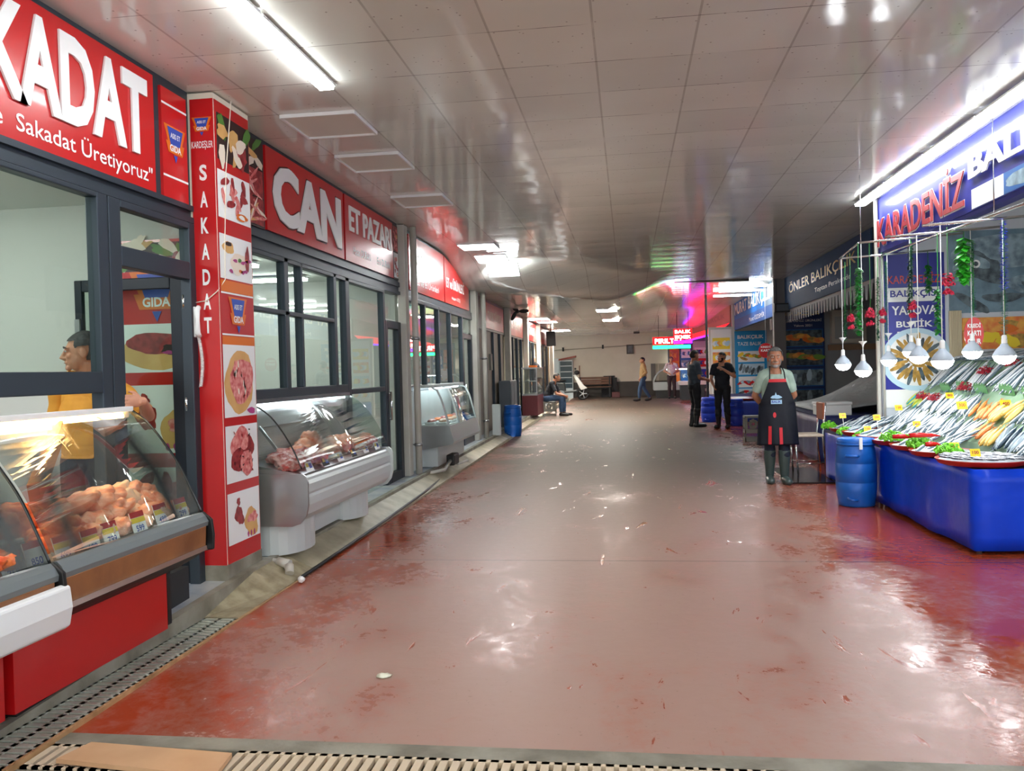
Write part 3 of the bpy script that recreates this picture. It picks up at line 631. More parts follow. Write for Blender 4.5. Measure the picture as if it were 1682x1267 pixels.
for i, (x0, x1, y0, y1) in enumerate(((-2.9, -2.3, 24.6, 25.6), (-2.8, -2.2, 26.4, 27.2), (-2.85, -2.2, 32.2, 33.4), (-.79, -.25, 21.9, 22.9), (-.76, -.24, 26.4, 27.5))):
    panel_lamp(x0, x1, y0, y1, True, ('lit panel far down the left ceiling, nearer of a pair', 'lit panel far down the left ceiling, further of a pair', 'lit panel at the far end of the left ceiling by the black speaker', 'lit panel in the middle of the far ceiling, nearer one', 'lit panel in the middle of the far ceiling, further one')[i], group='lit panels of the far ceiling')
for i, y in enumerate((20.5, 21.7, 23.1)):
    r = thing('tube_lamp', ('nearest', 'middle', 'farthest')[i]+' of the three long lamps lying across the ceiling before the MURAT sign', 'lamp', (2.85, y, 3.46), 'long lamps by the MURAT sign')
    mb = MB(); mb.box(2.3, 3.3, y-.09, y+.09, 3.44, 3.46); obj('housing', mb, m_white, r); mb = MB(); mb.box(2.31, 3.29, y-.08, y+.08, 3.41, 3.44); obj('diffuser', mb, m_led, r)
m_led2 = lamp_mat('shop_led', (244, 246, 242), 16)
def shop_lamp(x0, x1, y, z, label):
    r = thing('tube_lamp', label, 'lamp', ((x0+x1)/2, y, z), 'lamps inside the left shops'); mb = MB(); mb.box(x0, x1, y-.08, y+.08, z-.02, z); obj('housing', mb, m_white, r); mb = MB(); mb.box(x0+.01, x1-.01, y-.07, y+.07, z-.05, z-.02); obj('diffuser', mb, m_led2, r)
for y in (2.6, 4.3): shop_lamp(-5.0, -3.9, y, 2.80, 'white lamp on the ceiling inside the nearest shop')
for y in (7.0, 8.6, 10.0): shop_lamp(-5.0, -3.9, y, 2.80, 'white lamp on the ceiling inside the CAN shop')
for y in (12.2, 14.2): shop_lamp(-5.0, -3.9, y, 2.80, 'white lamp on the ceiling inside the third shop')
r = thing('wall_lamp', 'warm lamp glowing in the doorway behind the seated man', 'lamp', (-3.5, 28.6, 2.5)); mb = MB(); mb.ell((-3.5, 28.6, 2.4), (.12, .12, .12)); obj('bulb', mb, lamp_mat('warm_bulb', (255, 190, 120), 25), r)

# ================================================================== DRAIN GRATES, BOARD, CURB THINGS
def grate(name, label, x0, x1, y0, y1, along, z, step=.034, rows=2, m=None):
    r = thing(name, label, 'drain grate', ((x0+x1)/2, (y0+y1)/2, z-.03)); mb = MB(); m = m or M('galvanised_grate', (186, 192, 180), .5, .0, var=(6, .5, (146, 146, 130)))
    L, W = (y1-y0, x1-x0) if along == 'y' else (x1-x0, y1-y0)
    n = int(L/step); w = step*.62
    def bx(a0, a1, b0, b1):
        if along == 'y': mb.box(x0+b0, x0+b1, y0+a0, y0+a1, z-.025, z)
        else: mb.box(x0+a0, x0+a1, y0+b0, y0+b1, z-.025, z)
    for k in range(n+1): bx(k*step, k*step+w, .0, W)
    for k in range(rows+1): bx(0, L, W*k/rows-(.0 if k == 0 else .012 if k < rows else .02), W*k/rows+(.02 if k == 0 else .012 if k < rows else 0))
    obj('bars', mb, m, r); return r
grate('drain_grate', 'long slotted steel grate in the channel along the near butcher counter', -2.705, -2.475, 2.99, 5.02, 'y', .046, .05, 2)
grate('drain_grate', 'short pale slotted grate left of the plywood board', -2.45, -2.06, 3.055, 3.265, 'x', .03, .05, 1, M('pale_grate', (206, 188, 162), .5, 0))
grate('drain_grate', 'long slotted grate across the entrance, right of the plywood board', -1.62, 4.2, 3.055, 3.265, 'x', .03, .05, 1, M('pale_grate', (206, 188, 162), .5, 0))
mb = MB(); mb.add([px(92, 1247, Z=.055), px(150, 1219, Z=.055), px(381, 1237, Z=.055), px(352, 1275, Z=.055)] + [px(92, 1247, Z=.055)-Vector((0, 0, .018)), px(150, 1219, Z=.055)-Vector((0, 0, .018)), px(381, 1237, Z=.055)-Vector((0, 0, .018)), px(352, 1275, Z=.055)-Vector((0, 0, .018))], [(0,3,2,1),(4,5,6,7),(0,1,5,4),(1,2,6,5),(2,3,7,6),(3,0,4,7)])
tag(obj('plywood_board', mb, m_card), 'loose plywood board lying over the entrance drain at bottom left', 'board')
mb = MB(); mb.box(-2.475, -2.455, 2.99, 6.25, -.1, .048); struct('trim_5', mb, M('rusty_edge_strip', (186, 146, 104), .5, var=(8, .6, (130, 96, 60))))
mb = MB(); mb.add([(-2.70,5.03,.05),(-2.475,5.03,.048),(-2.475,6.3,.055),(-2.70,6.3,pz(6.3)-.005),(-2.70,5.75,pz(5.75)-.01),(-2.475,5.75,.053),(-2.70,5.03,-.1),(-2.475,5.03,-.1),(-2.475,6.3,-.1),(-2.70,6.3,-.1)], [(0,1,5,4),(4,5,2,3),(9,8,7,6),(0,6,7,1),(1,7,8,2,5),(2,8,9,3),(3,9,6,0,4)]); struct('trim_6', mb, M('tan_block_paving', (168, 158, 130), .55, var=(9, .8, (120, 110, 84)), bump=(25, .5)))
mb = MB(); P = [px(493, 950, F=.02), px(560, 905, F=.02), px(640, 850, F=.02), px(697, 809, F=.03), px(735, 778, F=.03), px(780, 742, F=.03), px(812, 718, F=.03)]
mb.tube(P, .014, 8); tag(obj('hose', mb, M('black_rubber', (16, 16, 18), .45)), 'thin black hose lying along the kerb by the steel case', 'hose')
r = thing('drain_pipe', 'cream waste pipe with elbow at the foot of the steel case', 'pipe', (-2.6, 6.05, .12)); mb = MB(); mb.tube([(-2.93, 6.10, .19), (-2.62, 6.08, .165), (-2.54, 6.0, .12)], .022, 8); obj('tube', mb, m_column, r); mb = MB(); mb.tube([(-2.66, 6.08, .168), (-2.56, 6.06, .150)], .036, 10); mb.tube([(-2.55, 6.03, .15), (-2.53, 5.98, .10)], .034, 10); obj('elbow', mb, m_column, r)
mb = MB(); mb.ell(px(495, 952, F=.03), (.025, .025, .02), noise=.3); tag(obj('paper_scrap', mb, m_white), 'crumpled white scrap on the wet floor at the hose end', 'litter')
mb = MB(); q = px(631, 1110, F=.006); mb.ell(q, (.035, .028, .008), noise=.35, seed=3); tag(obj('paper_scrap', mb, M('scrap_paper', (226, 226, 206), .6)), 'small pale scrap on the red floor in the foreground', 'litter')

# ================================================================== DISPLAY CASES
def arcpts(P, n=5):
    """smooth curve through the profile points"""
    P = [Vector(p) for p in P]; out = []
    for i in range(len(P)-1):
        p0, p1, p2, p3 = P[max(i-1, 0)], P[i], P[i+1], P[min(i+2, len(P)-1)]
        for k in range(n):
            t = k/n; out.append(.5*((2*p1)+(p2-p0)*t+(2*p0-5*p1+4*p2-p3)*t*t+(3*p1-p0-3*p2+p3)*t**3))
    return [tuple(p) for p in out] + [tuple(P[-1])]
G1 = arcpts([(-2.47, .79), (-2.53, .925), (-2.60, 1.07), (-2.69, 1.20), (-2.79, 1.32), (-2.89, 1.395)])
def end_pane(prof, y, back, t=.008):
    mb = MB(); mb.prism([(back, prof[0][1])] + prof + [(back, prof[-1][1])], y-t/2, y+t/2); return mb
def near_case(y0, y1, label, white=False):
    r = thing('display_case', label, 'display case', (-2.68, (y0+y1)/2, pz(4)), 'curved glass butcher cases with red base'); zt = fz((y0+y1)/2)
    e = .004
    mb = MB(); mb.box(-2.93, -2.69, y0+e, y1-.02, .115, .47); obj('base_panel', mb, m_red, r); mb = MB(); mb.box(-2.92, -2.72, y0+.05, y1-.1, pz(y0+.1), .115); obj('plinth', mb, m_black, r)  # black block stands for the shade in the gap below the base
    mb = MB(); mb.prism([(-2.93, .46), (-2.64, .46), (-2.52, .525), (-2.44, .585), (-2.44, .60), (-2.93, .60)], y0+e, y1, 0); obj('underside', mb, m_black, r)
    mb = MB(); mb.prism([(-2.46, .605), (-2.435, .605), (-2.428, .715), (-2.46, .725)], y0+e, y1-.03); obj('wood_band', mb, m_wood, r)
    mb = MB(); mb.prism([(-2.46, .58), (-2.425, .58), (-2.425, .607), (-2.46, .607)], y0+e, y1); obj('chrome_strip', mb, m_chrome, r)
    mb = MB(); mb.prism([(-2.50, .715), (-2.432, .715), (-2.428, .74), (-2.445, .77), (-2.465, .79), (-2.50, .79)], y0+e, y1); obj('front_rail', mb, M('grey_plastic_rail', (120, 128, 130), .35, .2), r)
    mb = MB(); mb.prism([(-2.46, .565), (-2.405, .575), (-2.40, .66), (-2.41, .75), (-2.465, .795)], y1, y1+.022, 0, False); obj('end_cap', mb, m_black, r, bevel=.006)
    mb = MB(); mb.prism([(-2.50, .60), (-2.50, .72), (-2.93, .76), (-2.93, .60)], y0+e, y1-.005); obj('deck', mb, m_steel, r)
    mb = MB(); mb.sheet(G1, y0+e, y1-.004, .008); obj('curved_glass', mb, m_cglass, r)
    obj('end_glass', end_pane(G1, y1, -2.92), m_cglass, r)
    mb = MB(); mb.tube([(x, y1+.002, z) for x, z in G1], .007, 6); obj('glass_trim', mb, m_gedge, r)
    mb = MB(); mb.box(-2.93, -2.875, y0+e, y1+.005, 1.385, 1.415); mb.box(-2.93, -2.90, y0+e, y1, 1.35, 1.385); obj('top_shelf', mb, m_white, r, bevel=.004)
    mb = MB(); mb.box(-2.898, -2.884, y0+.05, y1-.08, 1.352, 1.372); obj('lamp_strip', mb, lamp_mat('warm_strip', (255, 200, 128), 30), r)
    mb = MB(); mb.box(-2.935, -2.915, y0+e, y1, .74, .80); obj('back_rim', mb, m_steel, r)
    if white:
        mb = MB(); mb.prism([(-2.43, .50), (-2.40, .52), (-2.385, .60), (-2.395, .69), (-2.43, .70)], y0, y1+.03); obj('bumper', mb, m_white, r, bevel=.01)
    return r
near_case(1.6, 3.30, 'nearer curved glass meat case with white bumper, cut by the left edge', True)
c = near_case(3.335, 4.60, 'curved glass meat case with wood band and red base before the open door')
mb = MB(); mb.bar((-2.9, 3.98, 1.33), (-2.70, 3.52, 1.06), .05, .09); obj('support_arm', mb, M('tan_metal', (170, 128, 92), .8, 0, .1), c)
mb = MB(); mb.box(-2.74, -2.69, 4.585, 4.625, .135, .46); mb.box(-2.76, -2.70, 4.585, 4.64, .128, .16); obj('leg', mb, m_black, c)
mb = MB(); mb.box(-2.93, -2.84, 4.68, 5.1, pz(4.7), .36); tag(obj('bench_box', mb, m_dark), 'dark box on the tiles beside the red column', 'box')

# meat: a few chunk shapes, each piece its own object
def chunk_mesh(seed, sz):
    rnd = random.Random(seed); mb = MB(); n, k = 26, 16; ph = [rnd.uniform(0, 6.28) for _ in range(6)]; P = []
    for i in range(k+1):
        t = PI*i/k
        for j in range(n):
            a = 2*PI*j/n; q = 1+.20*math.sin(2*a+ph[0])*math.sin(t)+.14*math.sin(3*a+ph[1]+2*t)+.10*math.sin(5*a+ph[2]+3*t)*math.sin(t)+.07*math.sin(8*a+5*t+ph[3])*math.sin(t)+.06*math.sin(7*t-4*a+ph[4])+rnd.uniform(-.02, .02)
            P.append((math.sin(t)*math.cos(a)*sz[0]*q, math.sin(t)*math.sin(a)*sz[1]*q, math.cos(t)*sz[2]*q))
    mb.add(P, [(i*n+j, (i+1)*n+j, (i+1)*n+(j+1) % n, i*n+(j+1) % n) for i in range(k) for j in range(n)], 0, True); return mb
m_meats = [M('pale_pink_meat', (250, 190, 160), .3, var=(22, .9, (238, 138, 96)), bump=(50, .6), sss=.1), M('orange_offal', (246, 136, 72), .3, var=(22, .9, (214, 76, 34)), bump=(50, .8), sss=.1), M('red_meat', (182, 66, 60), .3, var=(26, .9, (232, 178, 170)), bump=(50, .7)), M('cream_fat_meat', (238, 206, 176), .4, var=(14, .6, (220, 160, 130)), bump=(24, .3), sss=.1)]
rnd = random.Random(4)
protos = []
def scatter(name, label, cat, group, protos, spots):
    for i, (p, rot, s, k) in enumerate(spots):
        if protos[k].get('_used') is None: o = protos[k]; o['_used'] = 1
        else: o = protos[k].copy(); C.objects.link(o)
        o.location = p; o.rotation_euler = rot; o.scale = (s, s, s)
    for o in list(protos):
        if o.get('_used') is None: bpy.data.objects.remove(o)
    for o in C.objects:
        if '_used' in o: del o['_used']
def mk(name, mesh, mat, label, cat, group, **k):
    return tag(obj(name, mesh, mat, **k), label, cat, group)
g = 'meat pieces heaped in the near case'; L1 = 'piece of orange lit meat heaped in the curved glass case by the red column'
pr = [mk('meat_piece', chunk_mesh(i, ((.11, .075, .05), (.08, .06, .045), (.13, .06, .05), (.07, .07, .05))[i]), m_meats[(0, 1, 1, 3)[i]], L1, 'meat', g) for i in range(4)]
sp = []
for row, (x, z) in enumerate(((-2.585, .80), (-2.69, .845), (-2.80, .89))):
    y = 2.75
    while y < 4.54:
        k = rnd.choice((1, 1, 2)) if y < 3.75 else rnd.choice((0, 3, 0))
        if abs(y-3.30) > .11: sp.append(((x+rnd.uniform(-.02, .02), y, z+rnd.uniform(0, .05)), (rnd.uniform(-.4, .4), rnd.uniform(-.4, .4)+.25, rnd.uniform(0, 6)), rnd.uniform(.75, 1.1), k))
        y += rnd.uniform(.085, .12)
for x, y, z, k in ((-2.76, 3.75, .94, 1), (-2.74, 3.95, .95, 0), (-2.78, 4.12, .95, 0), (-2.73, 4.3, .91, 3), (-2.82, 4.38, .94, 3), (-2.80, 3.55, .95, 2)): sp.append(((x, y, z), (.2, .3, rnd.uniform(0, 6)), 1.1, k))
scatter('', '', '', '', pr, sp)
# price tags along the front of the near cases
for i, (x, y) in enumerate(((20, 945), (58, 925), (105, 914), (150, 903), (182, 890), (228, 872), (265, 858), (298, 848))):
    p = px(x, y-11, X=-2.51); F = Fr(p, (0, 1, 0), (-.3, 0, 1))
    r = thing('price_tag', ('red and white price tag at the left edge of the picture', 'white price tag just left of the glass joint', 'price tag just right of the glass joint', 'yellow striped price tag third from the glass joint', 'price tag in the middle of the front rail of the case', 'red and yellow price tag before the pale meat', 'second to last price tag toward the red column', 'last price tag, nearest the end glass by the red column')[i], 'price tag', p, 'price tags in the near cases')
    mb = MB(); mb.fbox(F, -.06, .06, -.05, .065, -.002, .002); obj('card', mb, M('tag_paper', (250, 250, 246), .6), r)
    mb = MB(); mb.rect(F, -.06, .036, .12, .029, .0032, 0); mb.rect(F, -.06, .008, .12, .026, .0032, 1); obj('stripe', mb, [m_red, m_yellowtag if i != 1 else m_white], r)
    mb = MB(); mb.text(F, ('759', '850', '699', '699', '799', '599', '499', '299')[i], 0, -.037, .07, .032, .0035, 0, .02, 'c'); obj('price', mb, m_bluelogo, r)

# ---- steel case of the CAN shop
G2 = arcpts([(-2.475, .86), (-2.54, 1.01), (-2.63, 1.16), (-2.73, 1.28), (-2.86, 1.365)])
y0, y1 = 6.14, 8.42; r = thing('display_case', 'long brushed steel meat case with curved glass under the CAN sign', 'display case', (-2.7, 7.3, pz(7.3)))
pr = [(-2.93, .42), (-2.56, .42), (-2.50, .44), (-2.45, .50), (-2.43, .58), (-2.43, .76), (-2.445, .80), (-2.47, .82), (-2.93, .82)]
mb = MB(); mb.prism([(-2.93, .44), (-2.56, .44), (-2.50, .46), (-2.45, .51), (-2.432, .58), (-2.432, .64), (-2.445, .66), (-2.432, .68), (-2.432, .74), (-2.455, .765), (-2.455, .785), (-2.475, .80), (-2.93, .80)], y0+.02, y1-.02, 0, False); obj('front_body', mb, m_steelw, r)
mb = MB(); mb.prism(pr, y0, y0+.02); obj('end_panel', mb, m_steel, r); mb = MB(); mb.prism([(a, b) if a < -2.6 else (a+.02, b) for a, b in pr], y1-.02, y1+.01); obj('end_panel', mb, m_steelw, r)
def oval_leg(yc, ln): 
    mb = MB(); n = 10; prof = [(-2.93, yc-ln)] + [(-2.76+.20*math.sin(PI*i/n), yc-ln*math.cos(PI*i/n)) for i in range(n+1)] + [(-2.93, yc+ln)]
    return mb.prism(prof, pz(yc)+.002, .45, 0, False, 'z')
obj('leg', oval_leg(6.50, .33), m_steelw, r); obj('leg', oval_leg(7.95, .3), m_steelw, r)
mb = MB(); mb.box(-2.93, -2.72, 6.8, 7.7, .22, .44); obj('lower_panel', mb, m_steelw, r)
mb = MB(); mb.prism([(-2.475, .80), (-2.475, .815), (-2.93, .90), (-2.93, .80)], y0+.02, y1-.02); obj('deck', mb, m_steel, r)
mb = MB(); mb.sheet(G2, y0+.01, y1-.005, .008); obj('curved_glass', mb, m_cglass, r)
obj('end_glass', end_pane(G2, y0+.006, -2.92), m_cglass, r); obj('end_glass', end_pane(G2, y1, -2.92), m_cglass, r)
mb = MB(); mb.tube([(x, y0, z) for x, z in G2], .006, 6); obj('glass_trim', mb, m_gedge, r)
mb = MB(); mb.box(-2.94, -2.85, y0, y1, 1.36, 1.39); mb.prism([(-2.94, 1.30), (-2.90, 1.16), (-2.88, 1.17), (-2.91, 1.30)], y0+.1, y1-.1); mb.bar((-2.88, 6.3, 1.18), (-2.74, 6.3, 1.0), .02); obj('top_shelf', mb, m_steel, r)
mb = MB(); mb.box(-2.885, -2.87, y0+.1, y1-.1, 1.335, 1.352); obj('lamp_strip', mb, lamp_mat('case_led', (240, 248, 255), 10), r)
mb = MB()
for i in range(14): mb.bar((-2.93, y0+.1, .93+i*.02), (-2.93, y1-.1, .93+i*.02), .006)
obj('back_grille', mb, m_steelw, r)
L2 = 'piece of raw red meat in the steel case under the CAN sign'; L3 = 'pale poultry piece in the steel case under the CAN sign'
pr = [mk('meat_piece', chunk_mesh(20+i, ((.13, .09, .05), (.10, .07, .045), (.10, .08, .055))[i]), m_meats[(2, 2, 0)[i]], (L2, L2, L3)[i], 'meat', ('red meat in the steel case', 'red meat in the steel case', 'poultry in the steel case')[i]) for i in range(3)]
sp = []
for i in range(26):
    y = 6.26+i*.081; x = -2.60-.09*(i % 3)-rnd.uniform(0, .03); k = 2 if (6.85 < y < 7.7 and i % 3 == 2) or (y > 7.4 and i % 3) else rnd.choice((0, 1))
    if y > 7.0 and i % 3 == 0 and i % 2: continue
    sp.append(((x, y, .815+(-2.475-x)*.19+.045*(1.2 if k == 2 else 1)), (rnd.uniform(-.2, .2), .15, rnd.uniform(0, 6)), rnd.uniform(.8, 1.1), k))
sp += [((-2.80, 7.05, .965), (0, 0, 1), 1.1, 2), ((-2.72, 7.15, .975), (.3, 0, 2), 1.0, 2), ((-2.78, 7.12, 1.03), (.3, 0.4, 2), .9, 2)]
scatter('', '', '', '', pr, sp)
for i in range(6):
    y = 6.2+i*.36; p = Vector((-2.50, y+.15, .86)); F = Fr(p, (0, 1, 0), (-.4, 0, 1))
    q = thing('price_tag', ('price tag at the near corner of the steel case', 'second price tag along the steel case front', 'third price tag along the steel case front', 'fourth price tag along the steel case front', 'fifth price tag along the steel case front', 'price tag at the far end of the steel case')[i], 'price tag', p, 'price tags in the steel case')
    mb = MB(); mb.fbox(F, -.07, .07, -.04, .035, -.002, .002); obj('card', mb, m_black if i in (1, 3) else m_white, q); mb = MB(); mb.rect(F, -.06, -.005, .05, .03, .003, 0); mb.rect(F, -.005, -.02, .06, .04, .003, 1); obj('print', mb, [m_yellowtag, m_bluelogo], q)
# ---- slanted case of the third shop
y0, y1 = 11.62, 13.75; r = thing('display_case', 'slanted glass display case in front of the third shop, beside the cream pipe', 'display case', (-2.75, 12.6, pz(12.6)))
pr = [(-2.93, .48), (-2.46, .56), (-2.44, .60), (-2.50, .82), (-2.93, .82)]
mb = MB(); mb.prism(pr, y0+.02, y1); obj('front_body', mb, M('grey_bumper', (150, 152, 152), .35, .4), r); mb = MB(); mb.prism(pr, y0, y0+.02); obj('end_panel', mb, m_steel, r); mb = MB(); mb.prism(pr, y1, y1+.02); obj('end_panel', mb, m_steelw, r)
mb = MB(); mb.box(-2.93, -2.70, y0+.1, y1-.1, pz(12)+.005, .52); obj('base_panel', mb, m_steelw, r)
G3 = [(-2.50, .82), (-2.545, 1.0), (-2.60, 1.2), (-2.66, 1.33), (-2.74, 1.37)]
mb = MB(); mb.sheet(G3, y0+.01, y1, .008); obj('front_glass', mb, m_cglass, r); obj('end_glass', end_pane(G3, y0+.006, -2.92), m_cglass, r); obj('end_glass', end_pane(G3, y1, -2.92), m_cglass, r)
for yy in (y0, y0+.72, y1-.02):
    mb = MB(); mb.sheet(G3, yy, yy+.05, .02); obj('frame_rib', mb, m_steelw, r)
mb = MB(); mb.box(-2.94, -2.70, y0, y1, 1.36, 1.40); obj('top_shelf', mb, m_steelw, r); mb = MB(); mb.box(-2.80, -2.77, y0+.1, y1-.1, 1.335, 1.355); obj('lamp_strip', mb, _mats['case_led'], r)
mb = MB(); mb.box(-2.92, -2.52, y0+.03, y1-.01, .82, .84); obj('deck', mb, m_white, r)
L4 = 'small tray of cut meat in the slanted case of the third shop'
m_tr = [M('tray_white', (226, 232, 234), .4), m_meats[2], m_meats[3], m_orange]
for i in range(10):
    y = y0+.18+(i//2)*.40; x = -2.62-.17*(i % 2); q = thing('meat_tray', L4, 'tray', (x, y, .841), 'meat trays in the slanted case'); mb = MB(); mb.box(x-.07, x+.07, y-.16, y+.16, .841, .875); obj('tray', mb, m_tr[0], q, bevel=.008)
    mb = MB(); mb.ell((x, y, .885), (.06, .14, .03), noise=.2, seed=i); obj('filling', mb, m_tr[(2, 1, 2, 3)[i % 4]], q)
r = thing('pipe_manifold', 'small black pump with pipes under the slanted case', 'pump', (-2.56, 11.9, pz(12))); mb = MB(); mb.box(-2.62, -2.50, 11.9, 12.25, pz(12), pz(12)+.16); obj('body', mb, m_black, r, bevel=.02); mb = MB(); mb.tube([(-2.56, 11.9, .3), (-2.56, 11.5, .22), (-2.75, 11.2, .2)], .025); mb.tube([(-2.52, 12.2, .22), (-2.50, 12.9, .2)], .02); obj('tube', mb, m_column, r)
# ================================================================== RIGHT SIDE: WALLS AND SIGNS
mb = MB(); mb.box(3.06, 7.5, 10.80, 10.95, .1, 3.5); struct('wall_right_return', mb, M('white_stall_wall', (206, 212, 222), .5))
mb = MB(); mb.box(3.42, 7.5, 20.0, 20.15, .1, 3.5); struct('wall_right_return', mb, M('grey_stall_wall', (150, 158, 164), .6))
mb = MB(); mb.box(2.56, 7.5, 27.5, 27.65, .1, 2.8); mb.box(3.3, 7.5, 27.5, 27.65, 2.8, 3.5); struct('wall_right_return', mb, m_wallL)
mb = MB(); mb.box(1.72, 7.5, 37.0, 37.15, .25, 2.9); struct('wall_right_return', mb, M('far_stall_wall', (120, 130, 140), .6))
mb = MB(); mb.box(3.04, 3.14, -1.5, 10.80, 2.83, 3.53); struct('wall_right_fascia', mb, m_fascia)
mb = MB(); mb.box(3.57, 3.67, 12.95, 20, 2.78, 3.53); struct('wall_right_fascia', mb, M('dark_blue_fascia', (30, 44, 62), .4))
mb = MB(); mb.box(3.37, 3.47, 20.15, 27.5, 2.68, 3.53); struct('wall_right_fascia', mb, M('dark_blue_fascia', (30, 44, 62), .4))
def post(x0, x1, y0, y1, label, m):
    mb = MB(); mb.box(x0, x1, y0, y1, fz(y0), 3.52); return tag(obj('post', mb, m, bevel=.01), label, 'post')
post(3.30, 3.56, 19.8, 20.0, 'grey post between the ÖNLER and MURAT fish stalls', M('grey_post', (112, 110, 112), .5))
post(2.975, 3.012, 10.68, 10.74, 'cream post at the end of the blue KARADENİZ sign', m_column)
mb = MB(); mb.tube([(3.045, 10.66, .73), (3.045, 10.66, 2.84)], .014, 8); tag(obj('pipe', mb, m_column), 'thin cream pipe beside the post of the blue sign', 'pipe')
post(2.10, 2.16, 23.4, 23.46, 'thin black post in the middle distance under the ceiling gap', m_black)

# KARADENIZ sign
F = FRt(10.78, 2.865, 3.02); r = thing('shop_sign', 'long blue fish shop sign reading KARADENİZ in red and BALIK in white', 'sign', (3.11, 8, 2.9)); mb = MB(); mb.fbox(F, .0, 5.6, 0, .63, -.02, 0); obj('board', mb, m_fascia, r)
m_letred = M('sign_letter_red', (168, 52, 60), .4)
mb = MB(); mb.text(F, 'KARADENİZ', .12, .05, 2.66, .45, .0225, 0, .035); obj('letter_outline', mb, m_white, r)  # larger white copy of the letters behind the red ones
mb = MB(); mb.text(F, 'KARADENİZ', .135, .065, 2.63, .42, .034, 0, .012, depth=.010); obj('lettering', mb, m_letred, r)
mb = MB(); mb.text(F, 'BALIKÇISI', 2.87, .22, 2.45, .26, .034, 0, .03, depth=.012); obj('lettering', mb, m_white, r)
m_pr2 = [M('sea_blue_print', (20, 96, 170), .3), m_white, M('fish_silver_print', (150, 176, 190), .3, var=(9, .8, (70, 92, 108))), M('fish_dark_print', (44, 58, 68), .3, var=(12, .7, (110, 130, 140))), M('fried_fish_print', (206, 160, 70), .4, var=(16, .7, (120, 96, 50))), m_orange, m_fascia, M('pale_blue_plate', (190, 220, 236), .3), M('print_green', (120, 170, 70), .4), M('salmon_print', (230, 120, 60), .35, var=(9, .8, (244, 190, 80))), m_red, m_yellowtag]
mb = MB(); mb.rect(F, 2.86, .01, .9, .17, .003, 1); mb.rect(F, 3.5, .01, 1.9, .17, .0035, 0); mb.blob(F, 4.0, .09, .9, .13, 4, .0045, 2); obj('picture_strip', mb, m_pr2, r)

# boards on the return wall behind the near fish stall
F = FC(3.09, 1.2, 10.795); r = thing('wall_poster', 'blue poster reading BALIKÇISI over a plate of fried fish', 'poster', (3.43, 10.795, 1.2)); mb = MB(); mb.fbox(F, 0, .70, -.2, 1.66, 0, .006); obj('board', mb, m_pr2[6], r)
mb = MB(); mb.text(F, 'KARADENİZ', .35, 1.30, .60, .13, .008, 10, .01, 'c'); mb.rect(F, .04, 1.08, .60, .17, .008, 1); mb.text(F, 'BALIKÇISI', .35, 1.12, .55, .10, .010, 6, .02, 'c'); mb.text(F, 'YALOVA', .35, .92, .52, .11, .008, 1, .02, 'c'); mb.text(F, 'BUTİK', .35, .77, .42, .10, .008, 1, .02, 'c'); mb.text(F, 'BALIK', .35, .63, .40, .09, .008, 1, .02, 'c')
mb.rect(F, 0, -.2, .7, .22, .008, 1); obj('lettering', mb, m_pr2, r)
mb = MB(); mb.disc(F, .36, .38, .40, .012, 32, 7, .38); mb.disc(F, .36, .38, .34, .014, 32, 1, .32)
for i in range(30):
    a = 2*PI*i/30; q = .19+.05*(i % 2); mb.blob(F, .36+q*math.cos(a), .38+q*.95*math.sin(a), .20, .05, i, .016+.0005*(i % 4), 4 if i % 3 else 3, .1, 10, a)
mb.blob(F, .36, .38, .2, .18, 5, .019, 4, .3); obj('plate_print', mb, m_pr2, r)
F = FC(3.84, 2.12, 10.795); r = thing('wall_poster', 'large grey blue photo poster of fish above the stall', 'poster', (4.5, 10.795, 2.12)); mb = MB(); mb.fbox(F, 0, 1.4, 0, .98, 0, .01); obj('board', mb, M('poster_sky', (120, 150, 168), .25, var=(4, .6, (70, 92, 106))), r)
mb = MB(); rnd = random.Random(8)
mb.blob(F, .62, .72, 1.15, .42, 3, .012, 2, .08); mb.blob(F, .30, .56, .5, .34, 9, .0128, 3, .2)
for i in range(16): mb.blob(F, rnd.uniform(.1, 1.2), rnd.uniform(.08, .62), rnd.uniform(.25, .5), rnd.uniform(.07, .14), i, .0135+.0006*i, rnd.choice((2, 3, 3, 7)), .12, 14, rnd.uniform(-.7, .2))
mb.disc(F, .30, .58, .05, .024, 14, 1); mb.disc(F, .30, .58, .028, .0248, 14, 3); obj('fish_print', mb, m_pr2, r)
F = FC(3.98, 1.68, 10.795); r = thing('wall_poster', 'orange photo poster of salmon cuts below the big fish photo', 'poster', (4.4, 10.795, 1.68)); mb = MB(); mb.fbox(F, 0, 1.3, 0, .38, 0, .01); obj('board', mb, m_pr2[9], r)
mb = MB()
for i in range(12): mb.blob(F, rnd.uniform(.08, 1.2), rnd.uniform(.06, .32), .26, .15, i, .012+.0006*i, rnd.choice((5, 9, 10, 11, 4)), .3, 12)
obj('print', mb, m_pr2, r)
mb = MB(); F = FC(3.83, 1.55, 10.79); mb.fbox(F, 0, .14, 0, .6, 0, .02)
for i in range(7): mb.fbox(F, .01+i*.019, .022+i*.019, 0, .6, .02, .027)
tag(obj('bamboo_screen', mb, M('bamboo', (206, 192, 160), .5)), 'beige bamboo screen strip hanging between the two stall posters', 'screen')

